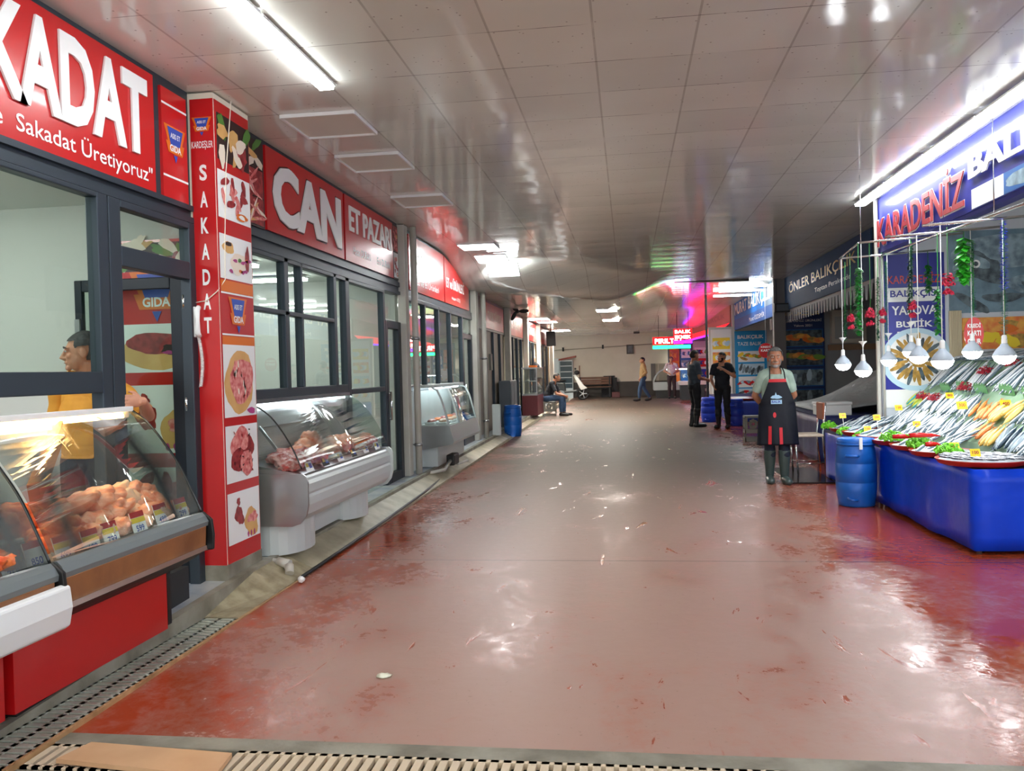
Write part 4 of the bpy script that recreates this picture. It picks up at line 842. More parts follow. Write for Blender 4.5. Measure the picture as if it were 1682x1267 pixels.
# ÖNLER stall
F = FRt(20.0, 2.78, 3.55); r = thing('shop_sign', 'dull blue sign with gold letters ÖNLER BALIKÇILIK', 'sign', (3.56, 16.5, 2.78)); mb = MB(); mb.fbox(F, .02, 7.03, 0, .74, -.02, 0); obj('board', mb, M('dull_blue_board', (58, 84, 120), .65, spec=.12), r)
mb = MB(); mb.text(F, 'ÖNLER BALIKÇILIK', .75, .29, 5.5, .28, .01, 0, .01); obj('lettering', mb, M('gold_letters', (176, 146, 66), .4), r)
mb = MB(); mb.text(F, 'Toptan Perakende', 3.3, .10, 2.6, .11, .01); obj('subtitle', mb, M('pale_blue_letters', (170, 190, 210), .4), r)
r = thing('awning_fringe', 'black and white striped fringe hanging under the ÖNLER sign', 'awning', (3.6, 16.4, 2.7)); mb = MB(); mb.box(3.58, 3.60, 13.0, 19.9, 2.72, 2.78)
for i in range(30): mb.add([(3.585, 13.05+i*.23, 2.73), (3.585, 13.24+i*.23, 2.73), (3.585, 13.19+i*.23, 2.50), (3.585, 13.10+i*.23, 2.50), (3.592, 13.05+i*.23, 2.73), (3.592, 13.24+i*.23, 2.73), (3.592, 13.19+i*.23, 2.50), (3.592, 13.10+i*.23, 2.50)], [(0,3,2,1),(4,5,6,7),(0,1,5,4),(1,2,6,5),(2,3,7,6),(3,0,4,7)])
obj('cloth', mb, M('fringe_grey', (150, 154, 160), .6), r)
F = FC(3.50, .45, 19.99); r = thing('wall_poster', 'tall dark blue poster with ÖNLER BALIKÇILIK and framed fish photos', 'poster', (3.95, 19.99, .45)); mb = MB(); mb.fbox(F, 0, .93, 0, 2.55, 0, .02); obj('board', mb, M('navy_board', (20, 48, 104), .35), r)
mb = MB(); mb.text(F, 'ÖNLER', .46, 2.36, .42, .11, .025, 11, .02, 'c'); mb.text(F, 'BALIKÇILIK', .46, 2.20, .74, .11, .025, 11, .02, 'c'); mb.text(F, 'TAZE DENİZ ÜRÜNLERİ', .46, 2.07, .82, .07, .025, 1, 0, 'c'); mb.text(F, 'Yalova 2021', .46, 1.96, .4, .05, .025, 1, 0, 'c'); obj('lettering', mb, m_pr2, r)
mb = MB()
for i, z in enumerate((1.52, 1.08, .62, .16)):
    mb.rect(F, .03, z-.02, .87, .40, .022, 0); mb.rect(F, .05, z, .83, .36, .023, (3, 3, 2, 3)[i])
    for k in range(7): mb.blob(F, .14+.11*k, z+.18+rnd.uniform(-.06, .06), .28, .12, k+i*9, .025+.0005*k, ((9, 5, 4), (8, 4, 9), (3, 7, 2), (3, 2, 3))[i][k % 3], .2, 12, rnd.uniform(-.3, .3) if i < 2 else 1.4)
obj('picture', mb, m_pr2, r)
r = thing('tv_screen', 'small dark panel hanging under the near end of the ÖNLER sign post', 'screen', (3.45, 19.5, 2.6)); mb = MB(); mb.box(3.25, 3.85, 19.4, 19.5, 2.72, 2.92); obj('panel', mb, m_black, r, bevel=.01); mb = MB(); mb.box(3.29, 3.81, 19.385, 19.40, 2.75, 2.89); obj('screen', mb, M('grey_screen', (96, 104, 110), .2), r)
r = thing('wall_cabinet', 'white box on the grey wall behind the hanging garlands', 'cabinet', (5.0, 19.95, 2.2)); mb = MB(); mb.box(4.55, 5.3, 19.8, 19.99, 2.0, 2.75); obj('box', mb, M('old_white', (206, 202, 190), .5), r, bevel=.01); mb = MB(); mb.box(4.62, 5.23, 19.79, 19.805, 2.1, 2.6); obj('door', mb, M('pale_grey_panel', (170, 176, 176), .4), r)
mb = MB(); mb.box(4.5, 5.9, 19.9, 19.99, 1.85, 1.98); tag(obj('shelf', mb, M('shelf_wood', (150, 126, 100), .6)), 'narrow shelf on the grey wall below the white box', 'shelf')
# table with tarpaulin
r = thing('stall_table', 'closed stall table draped in navy cloth behind the chair', 'table', (3.6, 14.6, fz(14))); mb = MB()
xs = lerp(0, 1, 40); 
def fold(path, z0, z1, mat, amp, parent, name, seed=0, nz=6, closed=False):
    """a hanging cloth along a path with soft folds"""
    P = []; S = []; rnd = random.Random(seed); ph = [rnd.uniform(0, 6.3) for _ in range(3)]; mb = MB(); acc = 0
    pts = []
    for i in range(len(path)-1):
        a, b = Vector(path[i]), Vector(path[i+1]); L = (b-a).length; n = max(2, int(L/.12)); nn = Vector(((b-a).y, -(b-a).x)).normalized()
        for k in range(n+(i == len(path)-2)):
            t = k/n; pts.append((a.lerp(b, t), nn, acc+L*t, min(1, min(t, 1-t)*6)))
        acc += L
    for p, nn, s, w in pts:
        for j in range(nz+1):
            h = j/nz; d = amp*w*(1-h*.75)*(math.sin(s*7+ph[0])*.6+math.sin(s*3.1+ph[1]+h)*.8+.4*math.sin(s*13+ph[2]))
            P.append((p.x+nn.x*d, p.y+nn.y*d, z0(p.y)+(z1-z0(p.y))*h))
    n = nz+1
    mb.add(P, [(i*n+j, (i+1)*n+j, (i+1)*n+j+1, i*n+j+1) for i in range(len(pts)-1) for j in range(nz)], 0, True)
    o = obj(name, mb, mat, parent); so = o.modifiers.new('thick', 'SOLIDIFY'); so.thickness = .006; return o
fold([(2.78, 17.2), (2.74, 12.9), (4.6, 12.9)], lambda y: fz(y)+.02, .78, m_navy, .035, r, 'table_skirt', 3)
mb = MB(); mb.box(2.77, 4.7, 12.93, 17.2, .74, .79); obj('tabletop', mb, m_navy, r)
mb = MB(); n = 24; rnd = random.Random(2); hs = {}
def heap(u, v): return .80 + .62*max(0, min(1, (u*1.15)))**1.2*max(0, min(1, 1.25-abs(v-.5)*1.7))*(1+.12*math.sin(9*u+3*v)+.10*math.sin(14*v+5*u))
P = [(2.95+1.7*i/n, 13.45+3.2*j/n, heap(i/n, j/n)+(.0 if 0 < i < n else -.0)) for i in range(n+1) for j in range(n+1)]
mb.add(P, [(i*(n+1)+j, (i+1)*(n+1)+j, (i+1)*(n+1)+j+1, i*(n+1)+j+1) for i in range(n) for j in range(n)], 0, True)
o = tag(obj('tarpaulin', mb, M('grey_tarpaulin', (164, 170, 172), .45, bump=(6, .6, .05))), 'pale grey tarpaulin covering a heap on the closed stall table', 'tarpaulin'); so = o.modifiers.new('thick', 'SOLIDIFY'); so.thickness = .02; so.offset = 1
r = thing('foam_box', 'white foam box on the navy stall table behind the chair', 'box', (2.98, 13.2, .79)); mb = MB(); mb.box(2.78, 3.25, 13.0, 13.4, .79, .94); obj('body', mb, m_white, r, bevel=.01); mb = MB(); mb.box(2.77, 3.26, 12.99, 13.41, .942, .985); obj('lid', mb, m_white, r, bevel=.01)
r = thing('chair', 'chrome framed chair with pale seat beside the fish stall', 'chair', (2.36, 11.75, fz(11.7)))
zc = fz(11.7)
mb = MB(); mb.box(2.15, 2.53, 11.55, 11.95, zc+.50, zc+.535); obj('seat', mb, M('pale_seat', (226, 206, 186), .4), r, bevel=.012)
for (a, b) in ((2.17, 11.57), (2.17, 11.93)):
    mb = MB(); mb.tube([(a, b, zc+.50), (a+.03, b, zc)], .013, 8); obj('leg', mb, m_chrome, r)
for (a, b) in ((2.50, 11.57), (2.50, 11.93)):
    mb = MB(); mb.tube([(a+.06, b, zc), (a+.02, b, zc+.5), (a+.06, b, zc+.95)], .013, 8); obj('leg', mb, m_chrome, r)
mb = MB(); mb.box(2.52, 2.56, 11.56, 11.94, zc+.72, zc+.95); obj('backrest', mb, M('brown_vinyl', (150, 78, 48), .45), r, bevel=.015)
mb = MB(); mb.tube([(2.19, 11.57, zc+.15), (2.53, 11.57, zc+.15)], .008, 6); mb.tube([(2.19, 11.93, zc+.15), (2.53, 11.93, zc+.15)], .008, 6); obj('stretcher', mb, m_chrome, r)
mb = MB(); mb.box(1.95, 2.5, 10.75, 12.3, fz(11.5)-.01, fz(11.5)+.014); tag(obj('rubber_mat', mb, M('wet_black_mat', (38, 34, 34), .15)), 'wet black rubber mat under the chair by the stall', 'mat')

# MURAT stall and what lies beyond
F = FRt(27.4, 2.68, 3.35); r = thing('shop_sign', 'blue and white sign MURAT BALIKÇILIK in the middle distance', 'sign', (3.36, 23.5, 2.68)); mb = MB(); mb.fbox(F, .1, 7.6, 0, .84, -.02, 0); obj('board', mb, M('blue_grey_board', (60, 96, 160), .6, spec=.15), r)
mb = MB(); mb.rect(F, .1, .30, 7.5, .54, .003, 0); mb.rect(F, 6.0, .30, 1.6, .54, .005, 1); obj('upper_band', mb, [M('mid_blue_band', (36, 112, 190), .6, spec=.15), M('grey_blue_band', (120, 140, 160), .6, spec=.2)], r)
mb = MB(); mb.text(F, 'MURAT BALIKÇILIK', .3, .36, 7.0, .42, .012, 0, .02); mb.text(F, 'Murat ÖZDEMİR', 3.4, .08, 2.6, .15, .012); obj('lettering', mb, m_white, r)
F = FC(3.36, .45, 27.49); r = thing('wall_poster', 'bright cyan poster with fish dishes behind the man in the apron', 'poster', (3.85, 27.49, .45)); mb = MB(); mb.fbox(F, 0, .98, 0, 2.2, 0, .02); obj('board', mb, M('cyan_board', (30, 150, 214), .3), r)
mb = MB(); mb.text(F, 'BALIKÇILIK', .49, 1.93, .8, .14, .023, 1, .03, 'c'); mb.text(F, 'TAZE BALIK', .46, 1.74, .74, .11, .023, 1, .01, 'c')
for i, z in enumerate((1.22, .82, .42, .04)):
    mb.rect(F, .10, z, .80, .34, .023, (1, 7, 1, 7)[i])
    for k in range(8): mb.blob(F, .18+.09*k, z+.17+rnd.uniform(-.07, .07), .24, .10, k+i*7, .025+.0005*k, ((11, 4, 8, 5), (3, 2, 3, 2), (10, 7, 10, 2), (3, 1, 10, 2))[i][k % 4], .25, 12, rnd.uniform(-.5, .5) if i != 1 else 1.3)
obj('print', mb, m_pr2, r)
def round_sign(c, w, h, label, lines, face_y, cord):
    F = FC(c[0], c[2], face_y); r = thing('hanging_sign', label, 'sign', c); n = 28; mb = MB()
    mb.add([F.p(w/2*math.cos(2*PI*i/n), h/2*math.sin(2*PI*i/n), t) for t in (-.01, 0) for i in range(n)], [tuple(range(n-1, -1, -1)), tuple(range(n, 2*n))]+[(i, (i+1) % n, (i+1) % n+n, i+n) for i in range(n)]); obj('board', mb, m_red, r)
    mb = MB()
    for i, t in enumerate(lines): mb.text(F, t, 0, h*(.18-.25*i), w*.68, h*.16, .004, 0, .03, 'c')
    obj('lettering', mb, m_white, r); mb = MB(); mb.tube([F.p(0, h/2-.01, -.005), F.p(0, cord, -.005)], .004, 5); obj('cord', mb, m_white, r)
q = px(1258, 576, Y=21); round_sign(q, .34, .36, 'round red sign hanging above the head of the man in the apron', ('KREDİ', 'KARTI'), 21, ceil_z(q.x, 21)-q.z)
q = px(1600, 548, Y=8.3); round_sign(q, .17, .30, 'oval red KREDİ KARTI sign hanging over the fish stall', ('KREDİ', 'KARTI', 'OLUR'), 8.3, .82)
r = thing('wall_speaker', 'black box speaker under the MURAT sign', 'speaker', (3.5, 20.4, 2.3)); mb = MB(); mb.box(3.32, 3.62, 20.2, 20.5, 2.36, 2.62); obj('body', mb, m_black, r, bevel=.01); mb = MB(); mb.box(3.40, 3.44, 20.3, 20.34, 2.62, 2.72); obj('bracket', mb, m_steel, r)
r = thing('stall_table', 'blue skirted fish table behind the two men in dark shirts', 'table', (3.0, 23.2, fz(23))); fold([(2.42, 26.8), (2.42, 21.2), (4.3, 21.2)], lambda y: fz(y)+.02, .68, M('stall_blue_cloth', (24, 60, 160), .45), .03, r, 'table_skirt', 5); mb = MB(); mb.box(2.45, 4.4, 21.23, 26.8, .65, .70); obj('tabletop', mb, m_navy, r)
def tray(c, rad, label, parent_m=m_tray):
    r = thing('fish_tray', label, 'tray', c); mb = MB(); z = 0
    mb.lathe([(rad*.80, 0), (rad*.93, .012), (rad, .045), (rad*1.01, .05), (rad*.975, .05), (rad*.92, .03), (0.0, .02)], c, 36); obj('rim', mb, m_tray, r)
    mb = MB(); mb.lathe([(rad*.94, .032), (rad*.90, .044), (rad*.5, .056), (.0, .060)], c, 30); obj('ice', mb, m_ice, r); return r
tray((2.80, 21.6, .70), .36, 'red fish tray on the blue table behind the man in the apron')
tray((2.83, 22.4, .70), .36, 'pink lit fish tray further back on the blue table')
# angled brown sign, red awning, LED boards
a, b = Vector((3.26, 27.7, 2.95)), Vector((2.72, 36.5, 2.95)); F = Fr(b, a-b, (0, 0, 1)); L = (a-b).length
F = Fr(b, (a-b), (0, 0, 1)); r = thing('shop_sign', 'brown sign board beyond the MURAT sign with a lamp lit end', 'sign', (a+b)/2); mb = MB(); mb.fbox(F, 0, L, 0, .55, -.03, 0); obj('board', mb, M('brown_board', (160, 112, 82), .4), r); mb = MB(); mb.text(F, 'DENİZ BALIKÇILIK', .4, .14, L*.85, .26, .004, 0, .01); obj('lettering', mb, M('brown_letters', (120, 84, 66), .4), r)
r = thing('awning', 'red glowing awning strip with a violet light tube under the brown sign', 'awning', (2.6, 32, 2.7)); mb = MB(); mb.add([a+Vector((-.02, 0, -.02)), b+Vector((-.02, 0, -.02)), b+Vector((-.35, 0, -.30)), a+Vector((-.35, 0, -.30)), a+Vector((-.02, 0, -.03)), b+Vector((-.02, 0, -.03)), b+Vector((-.35, 0, -.31)), a+Vector((-.35, 0, -.31))], [(0,3,2,1),(4,5,6,7),(0,1,5,4),(1,2,6,5),(2,3,7,6),(3,0,4,7)]); obj('cloth', mb, lamp_mat('red_glow_awning', (255, 30, 30), .9), r)  # cloth emits by itself, standing in for red neon light
mb = MB(); mb.tube([a+Vector((-.36, 0, -.32)), b+Vector((-.36, 0, -.32))], .03, 8); obj('light_tube', mb, lamp_mat('violet_tube', (110, 20, 255), 3), r)
def led_board(F, w, h, txt, label, line=None):
    r = thing('led_sign', label, 'sign', F.p(w/2, 0, 0)); mb = MB(); mb.fbox(F, 0, w, 0, h, -.08, 0); obj('panel', mb, lamp_mat('led_red_panel', (220, 10, 16), 1.2), r)
    mb = MB()
    for i, t in enumerate(txt): mb.text(F, t, w/2, h*(1-(i+.85)/len(txt)), w*.86, h*.62/len(txt), .006, 0, .02, 'c')
    obj('lettering', mb, lamp_mat('led_letters', (255, 200, 200), 5), r)
    if line: mb = MB(); mb.fbox(F, 0, line[0], -.14, -.03, -.06, -.02); obj('light_tube', mb, line[1], r)
    for k in (.2, .8): mb = MB(); mb.tube([F.p(w*k, h, -.04), F.p(w*k, ceil_z(F.o.x+w*k, F.o.y)-F.o.z, -.04)], .008, 5); obj('hanger', mb, m_black, r)
led_board(FC(.88, 2.36, 30.0), 1.05, .27, ('PIRILTILI',), 'red LED sign with a green light line below it', (1.3, lamp_mat('green_tube', (20, 255, 120), 5)))
led_board(FC(1.56, 2.50, 29.2), .62, .36, ('BALIK', 'EKMEK'), 'red two line LED sign right of the green lit one', (.62, _mats['violet_tube']))
def board_poster(x0, x1, z0, z1, y, m, label, cols, n=4):
    F = FC(x0, z0, y); w, h = x1-x0, z1-z0; r = thing('wall_poster', label, 'poster', (x0+w/2, y, z0)); mb = MB(); mb.fbox(F, 0, w, 0, h, 0, .02); obj('board', mb, m, r); mb = MB()
    for i in range(n):
        z = h*.06+h*.86*i/n; mb.rect(F, w*.08, z, w*.84, h*.68/n, .023, cols[i % len(cols)])
        for k in range(6): mb.blob(F, w*(.2+.12*k), z+h*.34/n, w*.26, h*.32/n, k+i*5, .025+.0005*k, cols[(i+k+1) % len(cols)], .25, 12, rnd.uniform(-.6, .6))
    obj('print', mb, m_pr2, r)
def xs_at(a, b, y): return px(a, 600, Y=y).x, px(b, 600, Y=y).x
board_poster(*xs_at(1100, 1116, 36.95), .5, 2.6, 36.95, m_orange, 'orange poster behind the man in the white shirt', (5, 9, 10), 3)
board_poster(*xs_at(1118, 1136, 36.95), .4, 2.6, 36.95, m_pr2[0], 'blue poster with plates of fish beyond the LED signs', (7, 0, 2, 1), 4)
board_poster(*xs_at(1139, 1166, 36.95), .5, 2.65, 36.95, M('grey_white_board', (200, 206, 206), .4), 'poster of dark dishes half hidden by the black post', (3, 6, 10, 1, 8), 4)
board_poster(2.62, 3.26, .6, 2.72, 27.44, m_white, 'white poster with food plates behind the man pointing', (1, 7, 9, 11), 4)
# blue barrels
def barrel(c, rad, h, m, label, group=None):
    r = thing('barrel', label, 'barrel', c, group); mb = MB()
    mb.lathe([(rad*.82, 0), (rad*.88, .02*h), (rad*.90, .08*h), (rad*.97, .22*h), (rad*.99, .355*h), (rad*.975, .36*h), (rad*.99, .365*h), (rad, .5*h), (rad*.99, .635*h), (rad*.975, .64*h), (rad*.99, .645*h), (rad*.95, .80*h), (rad*.86, .90*h), (rad*.84, .93*h), (0, .93*h)], c, 32); obj('body', mb, m, r)
    mb = MB(); mb.lathe([(rad*.86, .895*h), (rad*.91, .90*h), (rad*.91, .955*h), (rad*.88, 1.0*h), (rad*.80, 1.0*h), (rad*.78, .985*h), (0, .985*h)], c, 32); obj('lid', mb, m, r)
    mb = MB(); mb.lathe([(rad*.925, .905*h), (rad*.935, .92*h), (rad*.925, .935*h)], c, 32); obj('clamp_ring', mb, m, r)
    for a in (-2.0, 1.1):
        d = Vector((math.cos(a), math.sin(a), 0)); t = Vector((-d.y, d.x, 0)); p = Vector(c)+d*rad*.97+Vector((0, 0, .76*h)); mb = MB()
        mb.tube([p-t*.06, p-t*.05+d*.03, p+t*.05+d*.03, p+t*.06], .014, 8); obj('handle', mb, m, r)
    d = Vector((math.cos(-2.0), math.sin(-2.0), 0)); t = Vector((-d.y, d.x, 0)); p = Vector(c)+d*rad*.93+Vector((0, 0, .14*h)); mb = MB(); mb.tube([p-t*.05, p+d*.03-Vector((0,0,.02)), p+t*.05-Vector((0,0,.02))], .012, 8); obj('handle', mb, m, r)
    return r
b0 = barrel((2.33, 9.2, fz(9.2)), .205, .70, m_barrel, 'blue plastic barrel against the fish stall, nearest on the right')
mb = MB(); mb.box(2.33-.015, 2.33+.015, 9.2-.21, 9.2-.192, fz(9.2)+.60, fz(9.2)+.72); obj('clasp', mb, m_white, b0)
barrel((2.46, 20.25, fz(20.2)), .20, .62, m_barrel2, 'deep blue barrel standing behind the grey crate, by the two men')
barrel((-2.52, 18.3, fz(18)), .20, .68, m_barrel, 'blue plastic barrel alone on the left of the alley')
barrel((2.0, 21.6, fz(21)), .22, .62, m_barrel2, 'blue barrel half hidden behind the legs of the two men')
# crates used as stools
def crate(c, w, d, h, label):
    r = thing('crate', label, 'crate', c); x, y, z = c; mb = MB(); e = .02
    for sx in (-1, 1):
        for sy in (-1, 1): mb.box(x+sx*w/2-(e if sx > 0 else 0), x+sx*w/2+(0 if sx > 0 else e), y+sy*d/2-(e if sy > 0 else 0), y+sy*d/2+(0 if sy > 0 else e), z, z+h)
    mb.box(x-w/2, x+w/2, y-d/2, y+d/2, z+h-.04, z+h)
    for zz in (0, h*.32): mb.box(x-w/2, x+w/2, y-d/2, y-d/2+.015, z+zz, z+zz+h*.14); mb.box(x-w/2, x+w/2, y+d/2-.015, y+d/2, z+zz, z+zz+h*.14); mb.box(x-w/2, x-w/2+.015, y-d/2, y+d/2, z+zz, z+zz+h*.14); mb.box(x+w/2-.015, x+w/2, y-d/2, y+d/2, z+zz, z+zz+h*.14)
    obj('frame', mb, m_crate, r); mb = MB()
    for (F, ww) in ((FC(x-w/2, z, y-d/2+.006), w), (Fr((x-w/2+.006, y+d/2, z), (0, -1, 0), (0, 0, 1)), d)):
        for k in range(8):
            a = 2*PI*k/8; c0 = (ww/2+.055*math.cos(a), h*.68+.055*math.sin(a)*1.2); mb.fbox(F, c0[0]-.024, c0[0]+.024, c0[1]-.03, c0[1]+.03, -.004, .004)
        mb.fbox(F, .02, ww/2-.10, h*.46, h*.94, -.004, .004); mb.fbox(F, ww/2+.10, ww-.02, h*.46, h*.94, -.004, .004)
    obj('lattice', mb, m_crate, r); return r
crate((2.30, 16.45, fz(16.4)), .30, .30, .48, 'grey plastic crate standing behind the man in the apron')
crate((-2.36, 25.3, fz(25.3)), .40, .36, .42, 'grey plastic crate used as a seat by the sitting man')
# ================================================================== NEAR FISH STALL
r = thing('fish_stall', 'blue tarpaulin skirted fish stall with sloping display at right', 'market stall', (3.6, 9.0, fz(9)))
fold([(2.47, 11.2), (2.61, 6.9), (5.2, 6.9)], lambda y: fz(y)+.03, .715, m_blue_tarp, .018, r, 'table_skirt', 11)
mb = MB(); mb.add([(2.47,11.2,.68),(2.62,6.92,.68),(5.2,6.92,.68),(5.2,11.2,.68),(2.47,11.2,.715),(2.62,6.92,.715),(5.2,6.92,.715),(5.2,11.2,.715)], [(0,3,2,1),(4,5,6,7),(0,1,5,4),(1,2,6,5),(2,3,7,6),(3,0,4,7)]); obj('tabletop', mb, m_navy, r)
SLP = [(3.10, .72), (3.12, .80), (3.86, 1.54), (4.75, 1.66), (4.75, .72)]
mb = MB(); mb.prism(SLP, 7.0, 10.76, 0); obj('display_slope', mb, M('pale_green_cloth', (150, 178, 150), .5, var=(6, .5, (110, 150, 110))), r)
mb = MB(); mb.tube([(2.66, 6.95, fz(7)), (2.66, 6.95, .7)], .02, 8); mb.tube([(2.52, 11.15, fz(11)), (2.52, 11.15, .7)], .02, 8); obj('frame', mb, m_steel, r)
def slp(s, y, lift=0):
    """point on the slope, s metres up from its lower edge"""
    d = Vector((.74, .74)).normalized(); L1 = math.hypot(.74, .74)
    if s < L1: p = Vector((3.12, .80))+d*s; n = Vector((-d.y, d.x))
    else: d = Vector((1.0, .12)).normalized(); p = Vector((3.86, 1.54))+d*(s-L1); n = Vector((-d.y, d.x))
    return Vector((p.x+n.x*lift, y, p.y+n.y*lift)), Vector((d.x, 0, d.y)), Vector((n.x, 0, n.y))
T = [((2.79, 7.22), .335), ((2.74, 7.93), .27), ((2.74, 8.50), .27), ((2.73, 9.07), .27), ((2.72, 9.64), .27), ((2.71, 10.21), .27), ((2.70, 10.78), .27)]
names = ('big red rimmed tray of small fish at the near corner of the stall', 'red tray next to the big corner tray', 'third red tray along the stall front from the near corner', 'fourth red tray along the stall front, above the blue barrel', 'fifth red tray along the stall front', 'sixth red tray along the stall front', 'farthest red tray, at the chair end of the stall')
for (c, rad), lb in zip(T, names): tray((c[0], c[1], .717), rad, lb)
# fish meshes: axis along +X (head), belly silver, back dark, forked tail
def fish_mesh(L, H, Tk, bend=0):
    mb = MB(); st = [(-.5, .10, .05), (-.40, .17, .12), (-.25, .38, .42), (-.05, .50, .50), (.18, .48, .50), (.34, .36, .42), (.45, .20, .26), (.5, .04, .05)]; n = 8; P = []
    for t, h, w in st:
        for j in range(n):
            a = 2*PI*j/n; P.append((t*L, math.cos(a)*h*H + bend*L*t*t, math.sin(a)*w*Tk+Tk*.4))
    for i in range(len(st)-1):
        for j in range(n):
            f = (i*n+j, (i+1)*n+j, (i+1)*n+(j+1) % n, i*n+(j+1) % n); mb.f.append(f); mb.s.append(True)
            a = 2*PI*(j+.5)/n; mb.m.append(1 if math.cos(a) > .55 else 0)
    mb.v += P; mb.f.append(tuple(range(n))); mb.m.append(0); mb.s.append(False)
    e = len(mb.v); by = bend*L*.25; z = Tk*.4
    mb.add([(-.49*L, H*.08+by, z), (-.49*L, -H*.08+by, z), (-.64*L, H*.55+by*1.3, z), (-.57*L, by, z), (-.64*L, -H*.55+by*1.3, z), (-.53*L, by, z+.002), (-.53*L, by, z-.002)], [(0, 2, 3, 5), (3, 4, 1, 5), (0, 5, 1), (2, 0, 6, 3), (3, 6, 1, 4)], 1)
    mb.add([(.02*L, H*.48, z), (-.12*L, H*.75, z), (-.18*L, H*.42, z+.003), (-.1*L, H*.4, z-.003)], [(0, 1, 2), (0, 3, 1), (1, 3, 2)], 1)
    for sg in (1,):
        mb.ell((.40*L, H*.06, z+Tk*.30), (.018*L, .018*L, .004), 8, 4, m=2)
    return mb
m_f = {'silver': [M('fish_belly', (226, 232, 236), .25, .1), M('fish_back', (84, 104, 118), .3, .1, var=(30, .5, (130, 148, 158))), m_black],
       'dark': [M('fish_belly_dark', (150, 166, 176), .25, .1), M('fish_back_dark', (40, 60, 76), .25, .1), m_black],
       'small': [M('anchovy_belly', (222, 228, 234), .25, .1), M('anchovy_back', (44, 50, 66), .3, .1), m_black],
       'yellow': [M('yellow_fish', (238, 208, 120), .35), M('yellow_fish_back', (222, 178, 84), .35), m_black],
       'orange': [M('orange_fish', (240, 176, 110), .35, var=(20, .6, (226, 120, 50))), M('orange_fish_back', (230, 130, 60), .35), m_black],
       'green': [M('green_fish', (190, 200, 70), .35), M('green_fish_back', (60, 160, 170), .35), m_black]}
rnd = random.Random(21); lists = {}
def lay(kind, p, ax, n, roll=0):
    """queue one fish: position, head direction, surface normal"""
    ax = Vector(ax).normalized(); n = Vector(n); y = n.cross(ax).normalized(); n = ax.cross(y)
    M3 = Matrix((ax, y, n)).transposed(); lists.setdefault(kind, []).append((p, M3.to_euler(), 1, 0))
for t, (c, rad) in enumerate(T):
    kd = 'small' if t == 0 else 'tray'
    if t == 0:
        for i in range(74):
            q = math.sqrt((i+.5)/74)*rad*.86; a = i*2.39996; p = Vector((c[0]+q*math.cos(a), c[1]+q*math.sin(a), .772+.01*(1-q/rad)+rnd.uniform(0, .008)))
            if p.x/p.y < .46: d = rnd.uniform(-.5, .5)+2.3; lay(kd, p, (math.cos(d), math.sin(d), 0), (0, 0, 1))
    else:
        for i in range(15):
            q = math.sqrt((i+.5)/15)*rad*.80; a = i*2.39996+t; u = math.cos(a)*q/rad; p = Vector((c[0]+q*math.cos(a)*1.05+.06, c[1]+q*math.sin(a), .775+.10*max(0, u+.35)+rnd.uniform(0, .025))); d = rnd.uniform(-.45, .45)+.5
            lay('tray', p, (-math.cos(d), -math.sin(d)*.8, -.35+rnd.uniform(-.15, .1)), (-.35, 0, 1))
y = 7.15
def visible(p): return p.x/p.y < .455
zones = []
for tier, (s, kinds) in enumerate(((.10, 'low'), (.36, 'mid'), (.80, 'up'), (1.12, 'top'), (1.42, 'top'))):
    y = 7.1+.02*tier
    while y < 10.68:
        p, d, n = slp(s, y, .012)
        if visible(p) and not (tier == 2 and rnd.random() < .1):
            if kinds == 'low': k = 'dark' if 7.35 < y < 7.78 else 'orange' if 8.0 < y < 8.35 else 'yellow' if 7.75 <= y < 8.0 else 'silver'
            elif kinds == 'mid': k = 'yellow' if 7.8 < y < 8.25 else 'orange' if 8.25 <= y < 8.75 else 'green' if y > 10.25 else 'silver'
            else: k = 'long'
            g_ = .35*math.sin(y*5.1+tier*1.7)
            lay(k, p+n*rnd.uniform(0, .03)+d*rnd.uniform(-.05, .05), Vector((d.x, rnd.uniform(-.22, .22)+g_, d.z))*(-1 if rnd.random() < .8 else 1), n+Vector((0, rnd.uniform(-.3, .3), 0)))
        y += {'low': .070, 'mid': .074, 'up': .062, 'top': .068}[kinds]
spec = {'small': (.115, .026, .018, 'small', 'small dark backed anchovy in the big red corner tray', 'anchovies in the big corner tray'),
        'tray': (.20, .045, .028, 'silver', 'silver fish laid on ice in a row tray along the stall front', 'silver fish in the front trays'),
        'silver': (.30, .062, .038, 'silver', 'silver fish with dark back on the lower tiers of the sloped display', 'silver fish on the lower slope'),
        'dark': (.28, .07, .045, 'dark', 'dark mackerel standing in a row behind the big corner tray', 'dark mackerel on the slope'),
        'yellow': (.24, .075, .045, 'yellow', 'pale yellow fish in the bright heap near the right edge', 'yellow fish on the slope'),
        'orange': (.20, .06, .04, 'orange', 'orange fish in the heap left of the yellow fish', 'orange fish on the slope'),
        'green': (.22, .065, .04, 'green', 'green and blue fish beside the cream post at the stall end', 'green fish on the slope'),
        'long': (.42, .05, .032, 'silver', 'long slender silver fish on the upper tiers of the sloped display', 'long silver fish on the upper slope')}
left = 290-sum(len(v) for k, v in lists.items() if k != 'long')
lists['long'].sort(key=lambda q: q[0].y); rest = lists['long'][left:]; lists['long'] = lists['long'][:left]
if rest:
    one = fish_mesh(*spec['long'][:3]); mb = MB()
    for p, e, _, _ in rest:
        R3 = e.to_matrix(); b = len(mb.v); mb.v += [tuple(p+R3 @ Vector(q)) for q in one.v]; mb.f += [tuple(i+b for i in f) for f in one.f]; mb.m += one.m; mb.s += one.s
    tag(obj('fish_pile', mb, m_f['silver']), 'mass of slender silver fish at the far top of the sloped display', 'fish', kind='stuff')
for k, sp in lists.items():
    L, H, Tk, mm, lb, g = spec[k]
    scatter('', '', '', '', [tag(obj('fish', fish_mesh(L, H, Tk), m_f[mm]), lb, 'fish', g)], sp)
